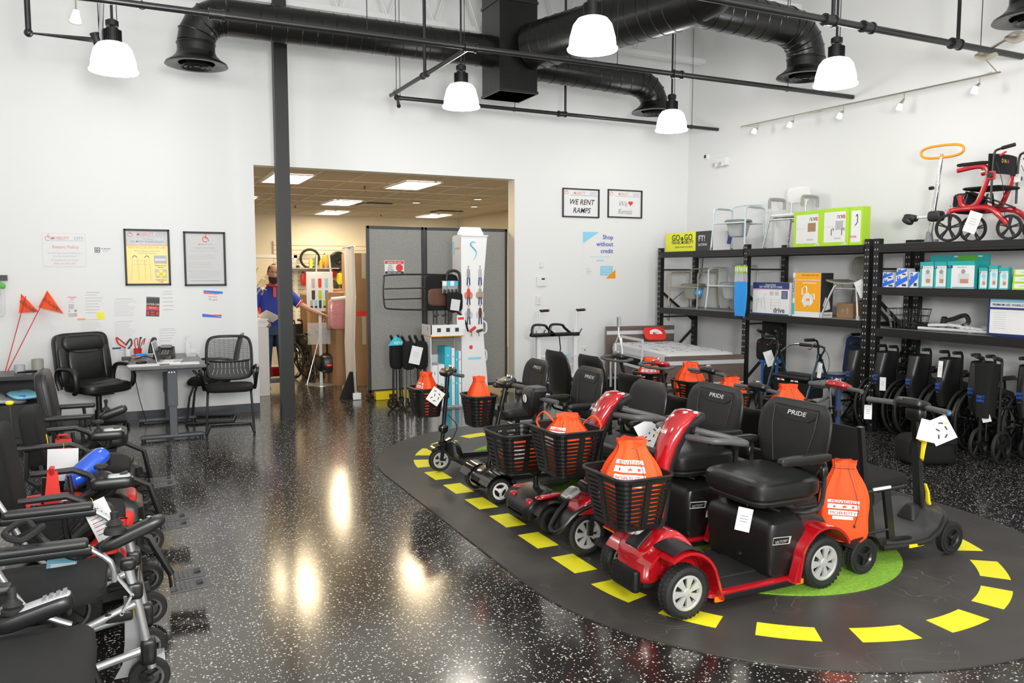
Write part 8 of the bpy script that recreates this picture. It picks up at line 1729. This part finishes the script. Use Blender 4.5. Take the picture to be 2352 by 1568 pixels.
q = MB('rubber'); q.tube([c+V(-.1, .02, -.03), c+V(-.2, .1, -.1), c+V(-.3, .05, .0), c+V(-.36, .12, .06), c+V(-.42, .02, .05), c+V(-.36, -.05, .04), c+V(-.30, .03, .06), c+V(-.4, .1, 0)], .012, n=7, smooth=5); q.build('cable', t)
q = MB('metal_black'); q.cyl((-.1, -.24, .155), (-.1, .24, .155), .02); q.build('axle', t); q = MB('metal_black'); q.cyl((.33, -.2, .42), (.33, .2, .42), .013); q.build('crossbar', t); q = MB('plastic'); q.box((-.08, 0, .22), (.2, .26, .10), bev=.02); q.build('battery_pack', t)
# nearest chair, cut by the frame
t = thing('power_wheelchair', 'nearest power wheelchair with ribbed black cushion cut by the bottom left corner', 'power wheelchair', (-.40, 2.80, 0))
q = MB('mesh_black'); q.sq((.02, 0, .46), (.50, .52, .16), .45, .22, n=40, m=12); q.build('seat', t)
q = MB('metal_black'); q.cyl((-.22, .27, .36), (.20, .27, .36), .014); q.cyl((.20, -.2, .36), (.20, .27, .36), .014); q.tube([(.24, .22, .40), (.29, .23, .22), (.33, .22, .12)], .012, n=8); q.mat('alu'); q.tube([(-.2, .28, .36), (-.05, .28, .55), (.02, .28, .62)], .014, n=10, smooth=3); q.build('frame', t)
q = MB('chrome'); q.tube([(.23, .10, .36), (.30, .10, .16)], .012, n=8); q.build('leg_rest_tube', t)
for s in (-1, 1): wheel(t, (.40, .62 if s > 0 else .12, .10), .10, .045, 'grey_plastic', 5, 'spoke', tread=False, name='caster') if s < 0 else wheel(t, (.395, .30, .085), .085, .045, 'grey_plastic', 5, 'spoke', tread=False, name='caster')
for s in (-1, 1): wheel(t, (-.05, s*.30, .155), .155, .06, 'metal_black', 5, 'spoke', tread=True, name='rear_wheel')
q = MB('vinyl_soft'); q.box((-.13, .30, .66), (.30, .06, .035), bev=.014); q.mat('metal_black'); q.cyl((-.2, .3, .64), (-.18, .28, .36), .013); q.build('armrest', t)
c = V(.09, .20, .60); q = MB('plastic'); q.sq(c, (.24, .09, .06), .5, .45, rot=(0, -.25, 0), n=26, m=10); q.mat('grey_light'); q.sq(c+V(.015, 0, .026), (.19, .065, .022), .5, .45, rot=(0, -.25, 0), n=22, m=6); q.mat('alu'); [q.box(c+V(.03+.02*i, 0, .042+.005*i), (.012, .05, .006), rot=(0, -.25, 0)) for i in range(4)]; q.build('controller', t)
q = MB('rubber'); q.lathe([(.035, 0), (.036, .012), (.026, .018), (.030, .026), (.016, .042), (.012, .05), (.014, .075), (.010, .082), (.001, .083)], c+V(-.06, 0, .012), n=20); q.build('joystick', t)
# loose things on the chairs
a, b = atz(158, 1112, .60), atz(243, 1034, .74)
q = MB('blue'); q.tube([a+(b-a)*k for k in (0, .03, .12, .3, .7, .88, .97, 1)], [.012, .04, .058, .064, .064, .058, .04, .012], n=20, flat=.75); tag(q.build('blue_bolster'), 'glossy blue elongated pad lying across a power wheelchair seat', 'bolster pad')
q = MB('vinyl_soft'); q.tube([a+V(-.02, .10, -.06)+(b-a)*k for k in (0, .1, .3, .7, .9, 1)], [.02, .05, .06, .06, .05, .02], n=16, flat=.6); tag(q.build('grey_bolster'), 'dark grey padded bolster behind the glossy blue pad', 'bolster pad')
hang_tag(atz(145, 1030, .72), .155, .19, .05, 'large blank white card hanging from a power wheelchair arm', .1, .03, kind='blank', cordcol='yellow', roll=.06)
hang_tag(atz(212, 1152, .70), .10, .21, .1, 'handwritten white price tag beside the silver chair frame', .2, .02, kind='written', cordcol='yellow', roll=-.35)
p = atz(120, 1080, .715); q = MB('bag_red'); q.prism([(-.02, .0), (.025, .0), (.04, -.20), (-.045, -.20)], -.006, .006); q.tube([(0, 0, -.02), (0, -.03, .02), (0, .03, .02), (0, .0, -.02)], .012, n=6, flat=.4); tag(q.build('red_strap', loc=p+V(0, -.03, 0)), 'bright red strap looped over a bent armrest', 'strap')
p = atz(145, 1008, .68); q = MB('bag_red'); q.box((0, 0, -.03), (.09, .01, .06), rot=(0, .1, 0)); q.tube([(-.03, 0, 0), (-.02, -.02, .03), (.02, -.02, .03), (.03, 0, 0)], .008, n=6); tag(q.build('red_bow', loc=p), 'small red looped strap on the second power wheelchair', 'strap')
p = atz(125, 1152, .52); q = MB('bag_red'); q.sq((0, 0, 0), (.30, .20, .05), .6, .5, rot=(.1, .05, .1), n=24, m=8); q.mat('paper'); q.box((.02, -.06, .022), (.12, .05, .003)); tag(q.build('red_folded_bag', loc=p), 'flat red bag lying on the seat behind the red strap', 'bag')
p = atz(285, 1195, .36); q = MB('bag_red'); q.sq((0, 0, 0), (.10, .08, .12), .8, .6, rot=(0, .3, 0), n=14, m=8); q.mat('paper'); q.box((-.045, -.03, .01), (.01, .05, .10)); tag(q.build('red_packet', loc=p), 'crumpled red and white packet by the front wheels', 'bag')
p = atz(215, 1225, .50); q = MB('bag_red'); q.loft([[p_+V(0, 0, 0) for p_ in rring((.03*k, .0, .05*k), .16-.03*k, .10-.02*k, .03, 4)] for k in range(4)]); tag(q.build('red_pouch', loc=p+V(.02, .02, -.10)), 'dark red bag partly behind the handwritten price tag', 'bag')
p = atz(142, 1400, .30); q = MB('bag_red'); q.loft([rring((.008*k*k, 0, .055*k), .20-.045*k, .14-.03*k, .04-.008*k, 4) for k in range(5)]); tag(q.build('red_pouch', loc=p+V(0, .12, 0)), 'crumpled red cloth bag behind the ribbed cushion', 'bag')
p = atz(143, 1310, .50); t = thing('leaflet', 'blue and white leaflet lying on the silver chair seat', 'leaflet', p+V(0, .03, .035), rot=(.5, .1, .15)); q = MB('sky'); q.b2(-.055, .055, -.002, .002, -.10, .10); q.mat('paper'); q.b2(-.04, .05, -.004, -.002, -.09, -.02); q.text('journey', (.0, -.005, .06), .035, FRONT, th=.001); q.build('sheet', t)
p = atz(106, 1002, .72); q = MB('yellow'); q.box((0, 0, 0), (.022, .006, .09), bev=.003); tag(q.build('yellow_label', loc=p+V(0, -.02, -.03), rot=(0, -.1, 0)), 'long yellow label hanging on the second power wheelchair', 'label')
p = atz(22, 925, .86); q = MB('yellow'); q.sq((0, 0, 0), (.05, .03, .03), .9, .9, n=14, m=8); q.mat('ink'); q.cyl((0, 0, -.01), (.01, 0, -.22), .008); tag(q.build('yellow_capped_stick', loc=p), 'yellow capped knob standing at the left edge', 'knob')
